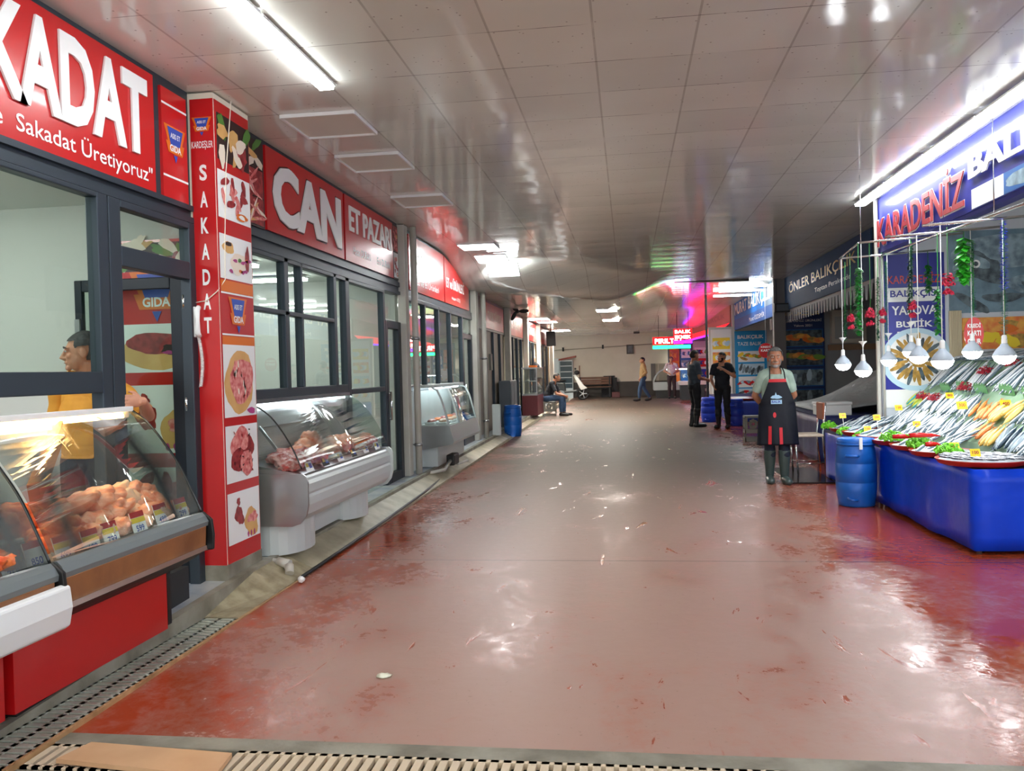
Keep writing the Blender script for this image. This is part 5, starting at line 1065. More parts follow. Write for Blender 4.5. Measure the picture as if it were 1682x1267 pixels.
# red gill bundles, green dividers, tags, parsley
def clump(mb, c, r, n, leaf, seed, m=0, up=.7):
    rnd = random.Random(seed); c = Vector(c)
    for i in range(n):
        d = Vector((rnd.gauss(0, 1), rnd.gauss(0, 1), abs(rnd.gauss(0, 1))*up+.1)).normalized(); p = c+Vector((d.x*r[0], d.y*r[1], d.z*r[2]))*rnd.uniform(.5, 1); t = d.orthogonal().normalized(); t = Matrix.Rotation(rnd.uniform(0, 6.28), 3, d) @ t; b = d.cross(t)
        k = leaf*rnd.uniform(.6, 1.2); mb.add([p-t*k, p+b*k*.6-d*k*.2, p+t*k+d*k*.3, p-b*k*.6, p+d*k*.5], [(0, 1, 4), (1, 2, 4), (2, 3, 4), (3, 0, 4)], m)
    return mb
m_gill = M('crimson_gills', (176, 24, 48), .4, var=(30, .6, (110, 10, 30)))
for i, (x, yy, pxx, pyy) in enumerate(((0, 10.3, 1522, 617), (0, 9.9, 1543, 640), (0, 9.4, 1592, 631), (0, 9.3, 1626, 631), (0, 8.9, 1669, 622))):
    c = px(pxx, pyy, Y=yy); sx = min(max((c.x-3.12)/.707, .3), 1.05); c = slp(sx, yy, .05)[0]
    r = thing('gill_bundle', ('small crimson bundle at the far upper end of the fish slope', 'crimson bundle left of the green leaf on the fish slope', 'crimson bundle in the middle of the fish slope', 'crimson bundle right of the middle of the fish slope', 'largest crimson bundle near the right edge of the picture')[i], 'garnish', c, 'crimson bundles on the slope'); mb = MB(); clump(mb, c, (.10, .07, .09), 150, .016, i); obj('petals', mb, m_gill, r)
m_div = M('green_divider', (96, 150, 96), .5)
for i, (s, yy) in enumerate(((.58, 10.0), (.60, 9.1), (.60, 8.5), (.62, 9.6), (.58, 8.0))):
    c, d, n = slp(s, yy, .03); F = Fr(c, (0, -1, 0), n+d*.5); mb = MB(); mb.fbox(F, -.14, .14, -.03, .045, -.005, .005)
    for k in range(14): mb.fbox(F, -.14+k*.02, -.128+k*.02, .045, .06+.012*(k % 3), -.003, .003)
    tag(obj('divider', mb, m_div), 'green plastic grass divider standing between rows of fish on the slope', 'divider', 'green dividers on the slope')
for i, (x, yq, Yp) in enumerate(((1384, 683, 10.6), (1440, 686, 10.0), (1476, 670, 9.9), (1506, 697, 9.2), (1425, 705, 9.7), (1580, 666, 8.6), (1652, 664, 8.3), (1672, 720, 7.6), (1602, 744, 7.1), (1568, 733, 7.6), (1560, 650, 9.2))):
    p = px(x, yq, Y=Yp); F = Fr(p, (1, .15, 0), (0, .45, 1)); r = thing('price_tag', ('yellow price tag at the far chair end of the stall', 'yellow price tag over the fifth front tray', 'small yellow price tag by the cream post', 'yellow price tag standing behind the fourth front tray', 'pale yellow tag lying on the front tray above the barrel', 'large yellow price tag in the middle of the fish slope', 'yellow price tag on the pale yellow fish', 'yellow price tag at the right edge of the picture', 'pale yellow tag lying in the big tray of anchovies', 'yellow tag lying just left of the big corner tray', 'tan coloured tag high in the middle of the fish slope')[i], 'price tag', p, 'yellow price tags on the fish')
    w = .05 if i in (5, 6, 7) else .04; mb = MB(); mb.fbox(F, -w, w, -w*.8, w*.8, -.002, .002); obj('card', mb, m_yellowtag, r); mb = MB(); mb.text(F, ('150', '200', '120', '250', '100', '300', '400', '350', '100', '150', '80')[i], 0, -w*.3, w*1.3, w*.7, .004, 0, .02, 'c'); obj('price', mb, m_letred, r)
    mb = MB(); mb.tube([F.p(0, -w*.7, -.004), F.p(0, -w*.7-.12, -.004)], .003, 5); obj('stick', mb, m_white, r)
for i, (x, yq) in enumerate(((1362, 700), (1389, 710), (1417, 716), (1466, 719), (1510, 729), (1558, 740))):
    yy = (10.98, 10.5, 9.92, 9.32, 8.78, 8.22)[i]; p = px(x, yq, Y=(11.0, 10.5, 9.93, 8.78, 8.21, 7.62)[i]); r = thing('parsley_bunch', ('parsley bunch at the chair end of the stall', 'second parsley bunch from the chair end', 'parsley bunch directly above the far side of the barrel', 'parsley bunch between the fourth and third trays, right of the barrel', 'parsley bunch beside the red peppers', 'parsley bunch next to the big corner tray')[i], 'parsley', p, 'parsley bunches along the stall front')
    s = 1.0 if i < 3 else 1.15; mb = MB(); clump(mb, p-Vector((0, 0, .025)), (.105*s, .11*s, .085*s), 230, .024, 40+i); obj('leaves', mb, m_parsley, r); mb = MB()
    for k in range(6): mb.tube([p+Vector((.09, 0, -.035)), p+Vector((-.05, -.06+.024*k, .0))], .004, 5)
    obj('stems', mb, m_parsley, r)
m_pep = M('red_pepper', (196, 16, 20), .25)
for i, (x, yq, Yp, dx) in enumerate(((1492, 719, 8.3, .14), (1520, 717, 8.1, .14), (1534, 732, 7.7, .07))):
    p = px(x, yq, Y=Yp); r = thing('red_pepper', ('long red pepper left of two beside the parsley', 'long red pepper right of two beside the parsley', 'short red pepper by the big corner tray')[i], 'pepper', p, 'red peppers on the trays'); mb = MB(); mb.tube([p+Vector((-dx, 0, .01)), p+Vector((-dx*.4, 0, .012)), p+Vector((dx*.4, .02, .008)), p+Vector((dx, .03, 0))], [.018, .024, .018, .003], 10); obj('pod', mb, m_pep, r); mb = MB(); mb.tube([p+Vector((-dx, 0, .01)), p+Vector((-dx-.03, 0, .02))], .006, 6); obj('stem', mb, m_parsley, r)
# rails, bulbs, garlands
r = thing('hanging_rail', 'chrome rails carrying the bulbs and garlands over the fish stall', 'rail', (2.8, 8.8, 2.75)); mb = MB()
RY = {10.0: 2.74, 9.2: 2.80, 8.3: 2.72, 7.3: 2.66}
for yy, z in RY.items(): mb.tube([(2.40, yy, z), (3.42, yy, z+.05)], .011, 8)
mb.tube([(2.40, 10.0, 2.74), (2.40, 9.2, 2.80)], .010, 6); mb.tube([(2.85, 10.1, 2.76), (2.95, 6.4, 2.70)], .012, 8); mb.tube([(2.42, 9.2, 2.80), (2.42, 9.2, 3.5)], .005, 6); mb.tube([(2.95, 7.3, 2.70), (2.95, 7.3, 3.5)], .005, 6)
obj('rods', mb, m_chrome, r)
m_bulb = lamp_mat('bulb_white', (244, 248, 250), 26)
def bulb(x, y, Yp, ztop, label):
    p = px(x, y, Y=Yp); r = thing('hanging_bulb', label, 'lamp', p, 'bulbs hanging over the fish'); R_ = .086
    mb = MB(); mb.lathe([(0, -R_*.80), (R_*.45, -R_*.72), (R_*.80, -R_*.45), (R_*.97, -R_*.1), (R_, .0)], p, 20); obj('diffuser', mb, m_bulb, r)
    mb = MB(); mb.lathe([(R_, .0), (R_*.98, .015), (R_*.70, .055), (R_*.36, .085), (R_*.30, .10), (0, .10)], p, 20); obj('housing', mb, M('bulb_housing', (176, 188, 202), .4), r)
    mb = MB(); mb.lathe([(.020, .10), (.022, .105), (.020, .16), (.012, .17), (0, .17)], p, 14); obj('socket', mb, m_white, r)
    mb = MB(); mb.tube([p+Vector((0, 0, .165)), (p.x, p.y, ztop)], .0045, 6); obj('cord', mb, m_white, r)
    if Yp > 9.1: mb = MB(); q = p+Vector((0, 0, .27)); mb.lathe([(.005, -.03), (.012, 0), (.04, .03), (.04, .035), (0, .03)], q, 12); obj('cone', mb, m_white, r)
for a in ((1385, 599, 10.0, 2.74, 'bulb hanging farthest left, in front of the grey stall wall'), (1418, 609, 9.2, 2.80, 'second hanging bulb from the left, lowest one'), (1460, 592, 10.0, 2.77, 'hanging bulb just right of the cream post'), (1497, 578, 9.2, 2.84, 'hanging bulb half hidden behind another over the fried fish plate'), (1509, 586, 8.3, 2.74, 'hanging bulb in front of the fried fish plate poster'), (1548, 593, 7.3, 2.68, 'large hanging bulb right of the fried fish plate'), (1597, 578, 8.3, 2.75, 'hanging bulb under the oval red sign'), (1650, 585, 7.3, 2.70, 'hanging bulb farthest right under the blue tinsel')): bulb(*a)
m_leafg = M('plastic_leaf', (36, 138, 52), .4); m_leafb = M('bright_leaf', (60, 180, 50), .4); m_tins = M('blue_tinsel', (24, 60, 220), .25, .3); m_tinsg = M('teal_tinsel', (40, 120, 110), .3, .3); m_flow = M('plastic_flower', (206, 30, 70), .5)
def garland(a, b, Yp, w, m, label, kind='leaf', top=None):
    p0, p1 = px(*a, Y=Yp), px(*b, Y=Yp); r = thing('garland', label, 'garland', p0, 'garlands over the fish stall'); mb = MB(); mb.tube([p0 if top is None else Vector((p0.x, p0.y, top)), p1], .004, 5); obj('stem', mb, m_leafg, r); mb = MB(); L = (p1-p0).length; n = int(L/.014); rnd = random.Random(a[0])
    for i in range(n):
        c = p0.lerp(p1, i/n)
        for k in range(5 if kind == 'leaf' else 7):
            an = rnd.uniform(0, 6.28); d = Vector((math.cos(an), math.sin(an), rnd.uniform(-.9, -.2) if kind == 'leaf' else rnd.uniform(-.4, .4))).normalized(); t = d.cross(Vector((0, 0, 1))).normalized(); q = w*rnd.uniform(.6, 1.1); q *= 1.25; tw = (.30 if kind == 'leaf' else .12)*q
            mb.add([c, c+d*q*.5+t*tw, c+d*q, c+d*q*.5-t*tw+Vector((0, 0, .003))], [(0, 1, 2), (0, 2, 3)])
    obj('leaves' if kind == 'leaf' else 'tinsel', mb, m, r)
garland((1410, 440), (1410, 552), 9.2, .055, m_leafg, 'long green leaf garland left of the cream post', top=2.80)
garland((1583, 390), (1583, 462), 8.3, .09, m_leafb, 'wide bright green leaf garland before the big fish photo', top=2.74)
garland((1648, 365), (1650, 480), 7.3, .035, m_tins, 'blue tinsel string above the rightmost bulb', 'tinsel')
garland((1650, 480), (1650, 560), 7.3, .03, m_tinsg, 'teal lower end of the tinsel string by the rightmost bulb', 'tinsel')
garland((1598, 400), (1599, 520), 8.3, .03, m_tinsg, 'teal tinsel string above the oval red sign', 'tinsel')
garland((1496, 400), (1494, 515), 9.2, .04, M('dark_leaf', (24, 74, 58), .4), 'dark green garland over the left half of the blue poster', top=2.84)
garland((1524, 435), (1526, 480), 10.0, .055, m_leafg, 'short green garland hanging high over the blue poster', top=2.78)
garland((1541, 475), (1541, 548), 8.3, .05, m_leafg, 'green leaf garland just above the large bulb', top=2.74)
garland((1389, 500), (1388, 560), 10.0, .03, M('dark_leaf', (24, 74, 58), .4), 'thin dark garland on the cord of the leftmost bulb', top=2.7)
garland((1442, 455), (1442, 560), 10.0, .028, M('dark_leaf', (24, 74, 58), .4), 'dark thin garland in front of the cream post', top=2.74)
garland((1455, 430), (1456, 560), 10.0, .028, m_tinsg, 'teal garland just right of the cream post', 'tinsel')
def flowers(x, y, Yp, label, s=1., top=2.79):
    p = px(x, y, Y=Yp); r = thing('flower_bunch', label, 'flower', p, 'plastic flowers over the stall'); mb = MB(); clump(mb, p, (.05*s, .05*s, .11*s), 70, .022, x); clump(mb, p-Vector((0, 0, .08)), (.04*s, .04*s, .06*s), 40, .02, x+1); obj('petals', mb, m_flow, r); mb = MB(); mb.tube([p, (p.x, p.y, top)], .003, 5); obj('stem', mb, m_leafg, r)
for a in ((1398, 528, 10.0, 'pink flower bunch behind the long green garland', .8), (1430, 522, 9.2, 'pink flower bunch left of the cream post', 1.), (1450, 518, 10.0, 'red flower bunch right of the cream post', .8), (1499, 508, 9.2, 'dark pink flower bunch at the middle of the blue poster', .9), (1557, 470, 8.3, 'red flower bunch left of the wide green garland', 1.2)): flowers(*a)
# ================================================================== PEOPLE
SKIN = M('skin', (206, 150, 122), .5, var=(10, .4, (186, 122, 96)), sss=.08)
SKIN_D = M('skin_tanned', (178, 122, 94), .5, var=(10, .4, (156, 98, 72)), sss=.08)
def remeshed(mb, voxel, smooth=5):
    me = bpy.data.meshes.new('tmp'); me.from_pydata(mb.v, [], mb.f); o = bpy.data.objects.new('tmp', me); C.objects.link(o)
    r = o.modifiers.new('r', 'REMESH'); r.mode = 'VOXEL'; r.voxel_size = voxel
    s = o.modifiers.new('s', 'SMOOTH'); s.factor = .5; s.iterations = smooth
    dg = bpy.context.evaluated_depsgraph_get(); dg.update(); m2 = bpy.data.meshes.new_from_object(o.evaluated_get(dg))
    bpy.data.objects.remove(o); bpy.data.meshes.remove(me)
    v = np.array([p.co[:] for p in m2.vertices]); f = [tuple(p.vertices) for p in m2.polygons]; nn = np.array([p.normal[:] for p in m2.vertices])
    bpy.data.meshes.remove(m2); return v, f, nn
STAND = dict(pelvis=(0, .01, .95), neck=(0, .015, 1.47), head=(0, -.015, 1.635), shL=(.185, .01, 1.41), shR=(-.185, .01, 1.41), elL=(.245, .04, 1.13), elR=(-.245, .04, 1.13), wrL=(.26, -.04, .88), wrR=(-.26, -.04, .88),
             hipL=(.09, 0, .93), hipR=(-.09, 0, .93), knL=(.10, -.02, .51), knR=(-.10, -.02, .51), anL=(.11, .03, .09), anR=(-.11, .03, .09), toL=(.13, -.16, .035), toR=(-.13, -.16, .035))
def person(label, base, heading=0., H=1.75, pose={}, wpose={}, hyaw=0., hpitch=0., clothes=(), hair=None, beard=None, skin=None, voxel=.011, belly=1.0, handdir={}, hairline=.045, group=None, cap=None, shoulders=1.0, hs=1.06):
    skin = skin or SKIN; sc = H/1.75; base = Vector(base); Rz = Matrix.Rotation(heading, 3, 'Z'); Rzi = Rz.inverted()
    J = {k: Vector(v) for k, v in STAND.items()}; J.update({k: Vector(v) for k, v in pose.items()}); J.update({k: Rzi @ ((Vector(v)-base)/sc) for k, v in wpose.items()})
    mb = MB(); seg = []
    up = (J['neck']-J['pelvis']).normalized(); rt = (J['shL']-J['shR']); rt = (rt-up*rt.dot(up)).normalized(); fw = up.cross(rt)
    RT = Matrix((rt, fw, up)).transposed(); L = (J['neck']-J['pelvis']).length
    def tp(x, y, t): return J['pelvis']+rt*x+fw*y+up*(L*t)
    for (y, t, r) in ((.0, -.02, (.160, .115, .12)), (-.004, .12, (.156, .113*belly**.5, .14)), (-.012*belly, .27, (.152*belly**.5, .112*belly, .16)), (-.006, .43, (.158, .114*belly**.5, .16)), (0, .58, (.166, .112, .16)), (.006, .71, (.174*shoulders, .098, .11)), (.01, .80, (.178*shoulders, .085, .085)), (.012, .9, (.09, .065, .07))): mb.ell(tp(0, y, t), r, 20, 12, RT)
    seg.append((tp(0, 0, -.05), tp(0, 0, .92), 'torso', .13))
    def limb(a, b, ra, rb, reg, mid=None):
        pts = [a.lerp(b, t) for t in (0, .25, .5, .75, 1)]; m = mid or 0; rs = [ra, ra*.75+rb*.25+m, (ra+rb)/2+m, ra*.25+rb*.75+m*.3, rb]
        mb.tube(pts, rs, 12); mb.ell(a, (ra,)*3, 12, 8); mb.ell(b, (rb,)*3, 12, 8); seg.append((a, b, reg, (ra+rb)/2))
    for s in 'LR':
        mb.tube([J['neck']-up*.035+(J['sh'+s]-J['neck'])*.12, J['neck'].lerp(J['sh'+s], .55)+up*.004, J['sh'+s]], [.055, .052, .050], 12)
        limb(J['sh'+s], J['el'+s], .050, .040, 'upperarm'+s, .003); limb(J['el'+s], J['wr'+s], .041, .028, 'forearm'+s, .003)
        limb(J['hip'+s], J['kn'+s], .088, .056, 'thigh'+s, .004); limb(J['kn'+s], J['an'+s], .054, .038, 'shank'+s, .010)
        a, t = J['an'+s], J['to'+s]; mid = a.lerp(t, .5); mb.tube([a+Vector((0, .03, -.04)), Vector((mid.x, mid.y, (a.z+t.z)/2-.03)), t], [.036, .042, .034], 12); mb.ell(t, (.036, .045, .030), 12, 8); mb.ell(a+Vector((0, .025, -.045)), (.035, .035, .035), 10, 6); seg.append((a+Vector((0, 0, -.03)), t, 'foot'+s, .04))
        # hand: palm, four fingers of unequal length and a thumb leaving the side of the palm
        w = J['wr'+s]; hd, pn, curl = (handdir.get(s) or ((J['wr'+s]-J['el'+s]).normalized()+Vector((0, 0, -.15)), Vector((-1 if s == 'L' else 1, 0, 0)), .5))[:3]
        hd = Vector(hd).normalized(); pn = Vector(pn); pn = (pn-hd*pn.dot(hd)).normalized(); sd = hd.cross(pn)            # palm normal, across the palm
        tside = -sd if sd.dot(fw) > 0 else sd                       # thumb to the front
        if s in handdir and len(handdir[s]) > 3: tside = Vector(handdir[s][3]).normalized()
        sd = tside
        Rh = Matrix((hd, sd, pn)).transposed(); mb.ell(w+hd*.048, (.052, .040, .016), 12, 8, Rh); mb.tube([w-hd*.01, w+hd*.03], [.027, .026], 10)
        for i, (o_, ln) in enumerate(((.031, .072), (.0105, .082), (-.0105, .076), (-.031, .058))):
            p0 = w+hd*.085+sd*o_; d1 = (hd+pn*curl*.5).normalized(); d2 = (hd+pn*curl*1.4).normalized(); d3 = (hd*.8+pn*curl*2.2).normalized()
            p1 = p0+d1*ln*.42; p2 = p1+d2*ln*.33; mb.tube([p0-hd*.02, p0, p1, p2, p2+d3*ln*.27], [.0088, .0086, .0084, .008, .0068], 8)
        q = w+hd*.03+sd*.030; mb.tube([q, q+hd*.028+sd*.022+pn*.008, q+hd*.058+sd*.026+pn*.02], [.012, .0105, .008], 8)
        seg.append((w, w+hd*.17, 'hand'+s, .03))
    hc = J['head']; RH = Matrix.Rotation(hyaw, 3, 'Z') @ Matrix.Rotation(hpitch, 3, 'X')
    def hp(x, y, z): return hc+RH @ (Vector((x, y, z))*hs)
    mb.tube([J['neck']-up*.05, J['neck']+up*.03, hp(0, .015, -.06)], [.066, .058, .054], 14); seg.append((J['neck']-up*.02, hp(0, .01, -.085), 'neck', .056))
    for c, r in (((0, .012, .012), (.074, .094, .094)), ((0, -.03, -.045), (.060, .060, .072)), ((0, -.070, .020), (.050, .022, .012)), ((0, -.080, -.095), (.027, .018, .018)), ((0, -.086, -.066), (.024, .011, .011)), ((.034, -.066, -.030), (.022, .018, .02)), ((-.034, -.066, -.030), (.022, .018, .02)), ((.075, .008, -.015), (.010, .020, .032)), ((-.075, .008, -.015), (.010, .020, .032)), ((.014, -.097, -.040), (.008, .010, .008)), ((-.014, -.097, -.040), (.008, .010, .008))): mb.ell(hp(*c), tuple(q*hs for q in r), 14, 10, RH)
    mb.tube([hp(0, -.080, .016), hp(0, -.098, -.015), hp(0, -.112, -.036), hp(0, -.094, -.046)], [.009*hs, .011*hs, .0135*hs, .010*hs], 10)
    seg.append((hp(0, .02, .05), hp(0, -.04, -.05), 'head', .08))
    V, Fs, N = remeshed(mb, voxel, 3 if voxel < .006 else 5 if voxel < .01 else 7)
    # nearest bone of every vertex
    D = np.full(len(V), 9e9); K = np.zeros(len(V), int); Tt = np.zeros(len(V))
    for i, (a, b, reg, r) in enumerate(seg):
        a_, b_ = np.array(a), np.array(b); ab = b_-a_; t = np.clip(((V-a_)@ab)/(ab@ab), 0, 1); d = np.linalg.norm(V-(a_+t[:, None]*ab), axis=1)-r
        m = d < D; D[m] = d[m]; K[m] = i; Tt[m] = t[m]
    HL = (V-np.array(hc)) @ np.array(RH)/hs          # head coordinates
    reg = np.array([s[2] for s in seg])[K]
    root = thing('person', label, 'person', base, group)
    Rn = np.array(Rz)*sc; W = V@Rn.T+np.array(base); NW = N@np.array(Rz).T
    def build(name, vv, ff, mat, parent=root):
        m = MB(); m.v = [tuple(p) for p in vv]; m.f = ff; m.m = [0]*len(ff); m.s = [True]*len(ff); return obj(name, m, mat, parent)
    body = build('body', W, Fs, skin)
    def shell(name, mask, mat, off, wrinkle=.0, thick=True):
        keep = [f for f in Fs if sum(mask[i] for i in f) >= len(f)-.5]
        if not keep: return None
        ids = sorted({i for f in keep for i in f}); mp = {i: k for k, i in enumerate(ids)}; vv = W[ids]
        o_ = np.full(len(ids), off)
        if wrinkle: o_ = o_+wrinkle*(np.sin(vv[:, 0]*38+vv[:, 2]*22)*.5+np.sin(vv[:, 1]*45-vv[:, 2]*31+vv[:, 0]*20)*.5+np.sin(vv[:, 2]*60)*.35)
        o = build(name, vv+NW[ids]*(o_*sc)[:, None], [tuple(mp[i] for i in f) for f in keep], mat)
        if thick: s = o.modifiers.new('thick', 'SOLIDIFY'); s.thickness = .006; s.offset = -1
        return o
    for name, mat, fn, off, wr in clothes: shell(name, np.array([fn(r[:-1] if r[-1] in 'LR' else r, t, p) for r, t, p in zip(reg, Tt, V)]), mat, off, wr)
    ish = (reg == 'head') | (reg == 'neck')
    if hair:
        x, y, z = HL.T; ear = (np.abs(x) > .068) & (z < .02) & (z > -.05) & (y < .035) & (y > -.02)
        shell('hair', ish & ~ear & (((z > hairline) & (y > -.085+.0*z)) | ((y > .018) & (z > -.055)) | ((y > -.035) & (z > .012) & (np.abs(x) > .055))), hair, .010, .003, False)
    if beard:
        x, y, z = HL.T; shell('beard', ish & (y < -.015) & (((z < -.072) & (z > -.125)) | ((z < -.046) & (z > -.060) & (np.abs(x) < .03) & (y < -.07)) | ((np.abs(x) > .045) & (z < -.02) & (z > -.125))) & ~((np.abs(x) < .024) & (z > -.082) & (z < -.060)), beard, .004, .001, False)
    if cap:
        x, y, z = HL.T; shell('cap', ish & (z > .03), cap, .016, .0); m = MB(); m.ell(Vector(base)+Rz @ (hp(0, -.10, .035)*sc), (.06, .07, .012), 14, 6, Rz @ RH); obj('cap_brim', m, cap, root)
    for sx in (-1, 1):
        m = MB(); c = Vector(base)+Rz @ (hp(.030*sx, -.0845, .0)*sc); m.ell(c, (.0125, .0065, .0060), 10, 6, Rz @ RH); e = obj('eye', m, m_white, root); m = MB(); c = Vector(base)+Rz @ (hp(.030*sx, -.0900, .0)*sc); m.ell(c, (.0058, .003, .0056), 10, 6, Rz @ RH); obj('iris', m, m_black, e)
        m = MB(); m.tube([Vector(base)+Rz @ (hp(.012*sx, -.094, .019)*sc), Vector(base)+Rz @ (hp(.032*sx, -.093, .025)*sc), Vector(base)+Rz @ (hp(.052*sx, -.078, .018)*sc)], [.004, .005, .003], 6); obj('eyebrow', m, beard or hair or m_black, root)
    m = MB(); m.ell(Vector(base)+Rz @ (hp(0, -.0975, -.066)*sc), (.019, .004, .0028), 10, 6, Rz @ RH); obj('mouth', m, M('lips', (150, 82, 74), .5), root)
    return root, (lambda x, y, z: Vector(base)+Rz @ (Vector((x, y, z))*sc))
def is_shirt(sl=.75, collar=.98): return lambda r, t, p: (r == 'torso' and t > .05 and (t < collar or abs(p[0]) > .068)) or (r == 'upperarm' and t < sl) or (r == 'neck' and (t < .12 or abs(p[0]) > .068))
def long_shirt(r, t, p): return r in ('torso', 'upperarm') or (r == 'forearm' and t < .93) or (r == 'neck' and t < .3)
def is_trouser(top=.16, hem=.95): return lambda r, t, p: (r == 'torso' and t < top) or r == 'thigh' or (r == 'shank' and t < hem)
def is_boot(h=.25): return lambda r, t, p: r == 'foot' or (r == 'shank' and t > h)
def cloth(name, rgb, rgb2=None, sc=18): return M(name, rgb, .8, var=(sc, .5, rgb2 or tuple(int(v*.8) for v in rgb)), bump=(40, .2, .004))
m_blackcl = cloth('black_cloth', (22, 26, 34)); m_navycl = cloth('navy_trousers', (26, 34, 52)); m_boot = M('rubber_boots', (62, 76, 74), .3); m_blackboot = M('black_boots', (24, 28, 32), .35); m_hairb = M('black_hair', (22, 20, 20), .6); m_hairg = M('grey_hair', (104, 102, 102), .7, var=(60, .7, (60, 58, 58))); m_shoe = M('dark_shoes', (30, 30, 32), .5)
m_jean = cloth('blue_jeans', (52, 78, 110))
# the fishmonger in the apron
q = px(1277, 793, F=0); B = (q.x, q.y, fz(q.y))
m_sage = M('sage_striped_shirt', (166, 186, 172), .8, bump=(40, .2, .004), var=(14, .5, (140, 162, 150)))
r, L_ = person('man in a navy apron with red trim and rubber boots, hands behind his back', B, .0, 1.70, dict(neck=(0, .015, 1.44), head=(0, -.02, 1.612), shL=(.155, .01, 1.375), shR=(-.155, .01, 1.375), elL=(.248, .09, 1.12), elR=(-.248, .09, 1.12), wrL=(.10, .18, .96), wrR=(-.10, .19, .94), knL=(.085, -.05, .50), anL=(.085, -.03, .09), toL=(.10, -.22, .035), knR=(-.085, -.0, .50), anR=(-.085, .05, .09), toR=(-.10, -.13, .035)), hyaw=-.12,
   clothes=(('trousers', m_navycl, is_trouser(.14, .5), .014, .004), ('shirt', m_sage, is_shirt(.80), .016, .005), ('boots', m_boot, is_boot(.18), .016, .0)), hair=m_hairg, beard=M('grey_stubble', (150, 142, 138), .7), skin=SKIN_D, voxel=.0075, belly=1.1, hairline=.058, hs=1.2, shoulders=.93)
m_apron = M('navy_apron', (8, 12, 26), .6, spec=.3, bump=(9, .25, .02)); ap = bpy.data.objects.new('apron', None); C.objects.link(ap); ap.parent = r; ap.location = (0, 0, 0)
def apron_pt(u, z):
    if z > 1.02: hw = .135+(1.34-z)*.18; dp = .155+.0*u; fl = 1
    else: hw = .20+(1.02-z)*.06; dp = .158+(1.02-z)*.04
    a = u*1.15*(1 if z <= 1.02 else .72); fold_ = .012*math.sin(u*9+z*5)*max(0, 1.0-z)*1.6
    return L_(hw*1.12*math.sin(a)/math.sin(1.15*(1 if z <= 1.02 else .72)), -(dp+fold_)*math.cos(a*.92)-.012, z)
mb = MB(); zs = [1.335-.84*i/34 for i in range(35)]; us = [-1+2*i/24 for i in range(25)]
def hw_u(z, u): return u*min(1, max(.62, .62+(1.32-z)*1.3))
mb.add([apron_pt(hw_u(z, u), z) for z in zs for u in us], [(i*25+j, (i+1)*25+j, (i+1)*25+j+1, i*25+j+1) for i in range(34) for j in range(24)], 0, True)
a0 = obj('cloth', mb, m_apron, ap); s = a0.modifiers.new('thick', 'SOLIDIFY'); s.thickness = .006; s.offset = 0
mb = MB()
for k in range(16):
    u0, u1 = -1+k/8, -1+(k+1)/8; mb.poly([apron_pt(hw_u(1.335, u0), 1.335)+Vector((0, -.006, 0)), apron_pt(hw_u(1.30, u0), 1.295)+Vector((0, -.006, 0)), apron_pt(hw_u(1.30, u1), 1.295)+Vector((0, -.006, 0)), apron_pt(hw_u(1.335, u1), 1.335)+Vector((0, -.006, 0))])
for u0, z0, z1 in ((-.42, .74, .51), (.02, .72, .51)):
    for k in range(5): a_, b_ = z0+(z1-z0)*k/5, z0+(z1-z0)*(k+1)/5; mb.poly([apron_pt(u0, a_)+Vector((0, -.007, 0)), apron_pt(u0, b_)+Vector((0, -.007, 0)), apron_pt(u0+.13, b_)+Vector((0, -.007, 0)), apron_pt(u0+.13, a_)+Vector((0, -.007, 0))])
mb.poly([apron_pt(-.16+.07*math.cos(t), .88+.035*math.sin(t))+Vector((0, -.007, 0)) for t in [k*PI/6 for k in range(12)]])
obj('red_trim', mb, M('apron_red', (196, 30, 44), .6), ap)
mb = MB(); F = Fr(L_(-.09, -.188, 1.02), (1, 0, 0), (0, .04, 1)); mb.fbox(F, 0, .13, 0, .05, 0, .003, 0); mb.blob(F, .065, .085, .12, .05, 3, .002, 0, .2); mb.poly([F.p(.045, .10, .002), F.p(.075, .10, .002), F.p(.06, .145, .002)], 0); mb.text(F, 'BALIK', .065, .012, .11, .03, .005, 1, .02, 'c'); obj('emblem', mb, [M('apron_print', (150, 186, 214), .5), m_fascia], ap)
mb = MB()
for sx in (-1, 1): mb.tube([apron_pt(hw_u(1.335, sx*.92), 1.332), L_(sx*.088, -.128, 1.42), L_(sx*.075, -.04, 1.495), L_(sx*.05, .06, 1.49)], .008, 6)
obj('strap', mb, m_blackcl, ap)
# two men talking
q = px(1145, 702, F=0); B = (q.x-.03, q.y+.1, fz(q.y))
person('tall man in grey blue shirt and black trousers turned away, talking', B, 1.95, 1.79, dict(elL=(.26, -.02, 1.12), wrL=(.16, -.24, 1.10), elR=(-.26, .0, 1.12), wrR=(-.14, -.24, 1.07), knL=(.11, -.05, .51), toL=(.17, -.15, .035)), hyaw=.1, clothes=(('trousers', m_blackcl, is_trouser(.2, .6), .018, .006), ('shirt', cloth('slate_shirt', (64, 78, 92), (36, 44, 54), 5), is_shirt(.8), .02, .007), ('boots', m_blackboot, is_boot(.2), .018, 0)), hair=m_hairb, skin=SKIN_D, shoulders=1.06)
q = px(1183, 702, F=0); B = (q.x+.04, q.y-.25, fz(q.y))
person('man in black shirt with one forearm raised, facing the taller man', B, -.35, 1.72, dict(elL=(.31, -.10, 1.18), wrL=(.10, -.27, 1.35), elR=(-.25, -.02, 1.13), wrR=(-.15, -.2, .98)), hyaw=-.45, clothes=(('trousers', m_blackcl, is_trouser(.2, .6), .018, .006), ('shirt', cloth('black_tshirt', (24, 30, 42)), is_shirt(.7), .02, .007), ('boots', m_blackboot, is_boot(.2), .018, 0)), hair=m_hairb, beard=m_hairb, skin=SKIN, shoulders=1.08)
q = px(1057, 659, F=0); B = (q.x, q.y, fz(q.y))
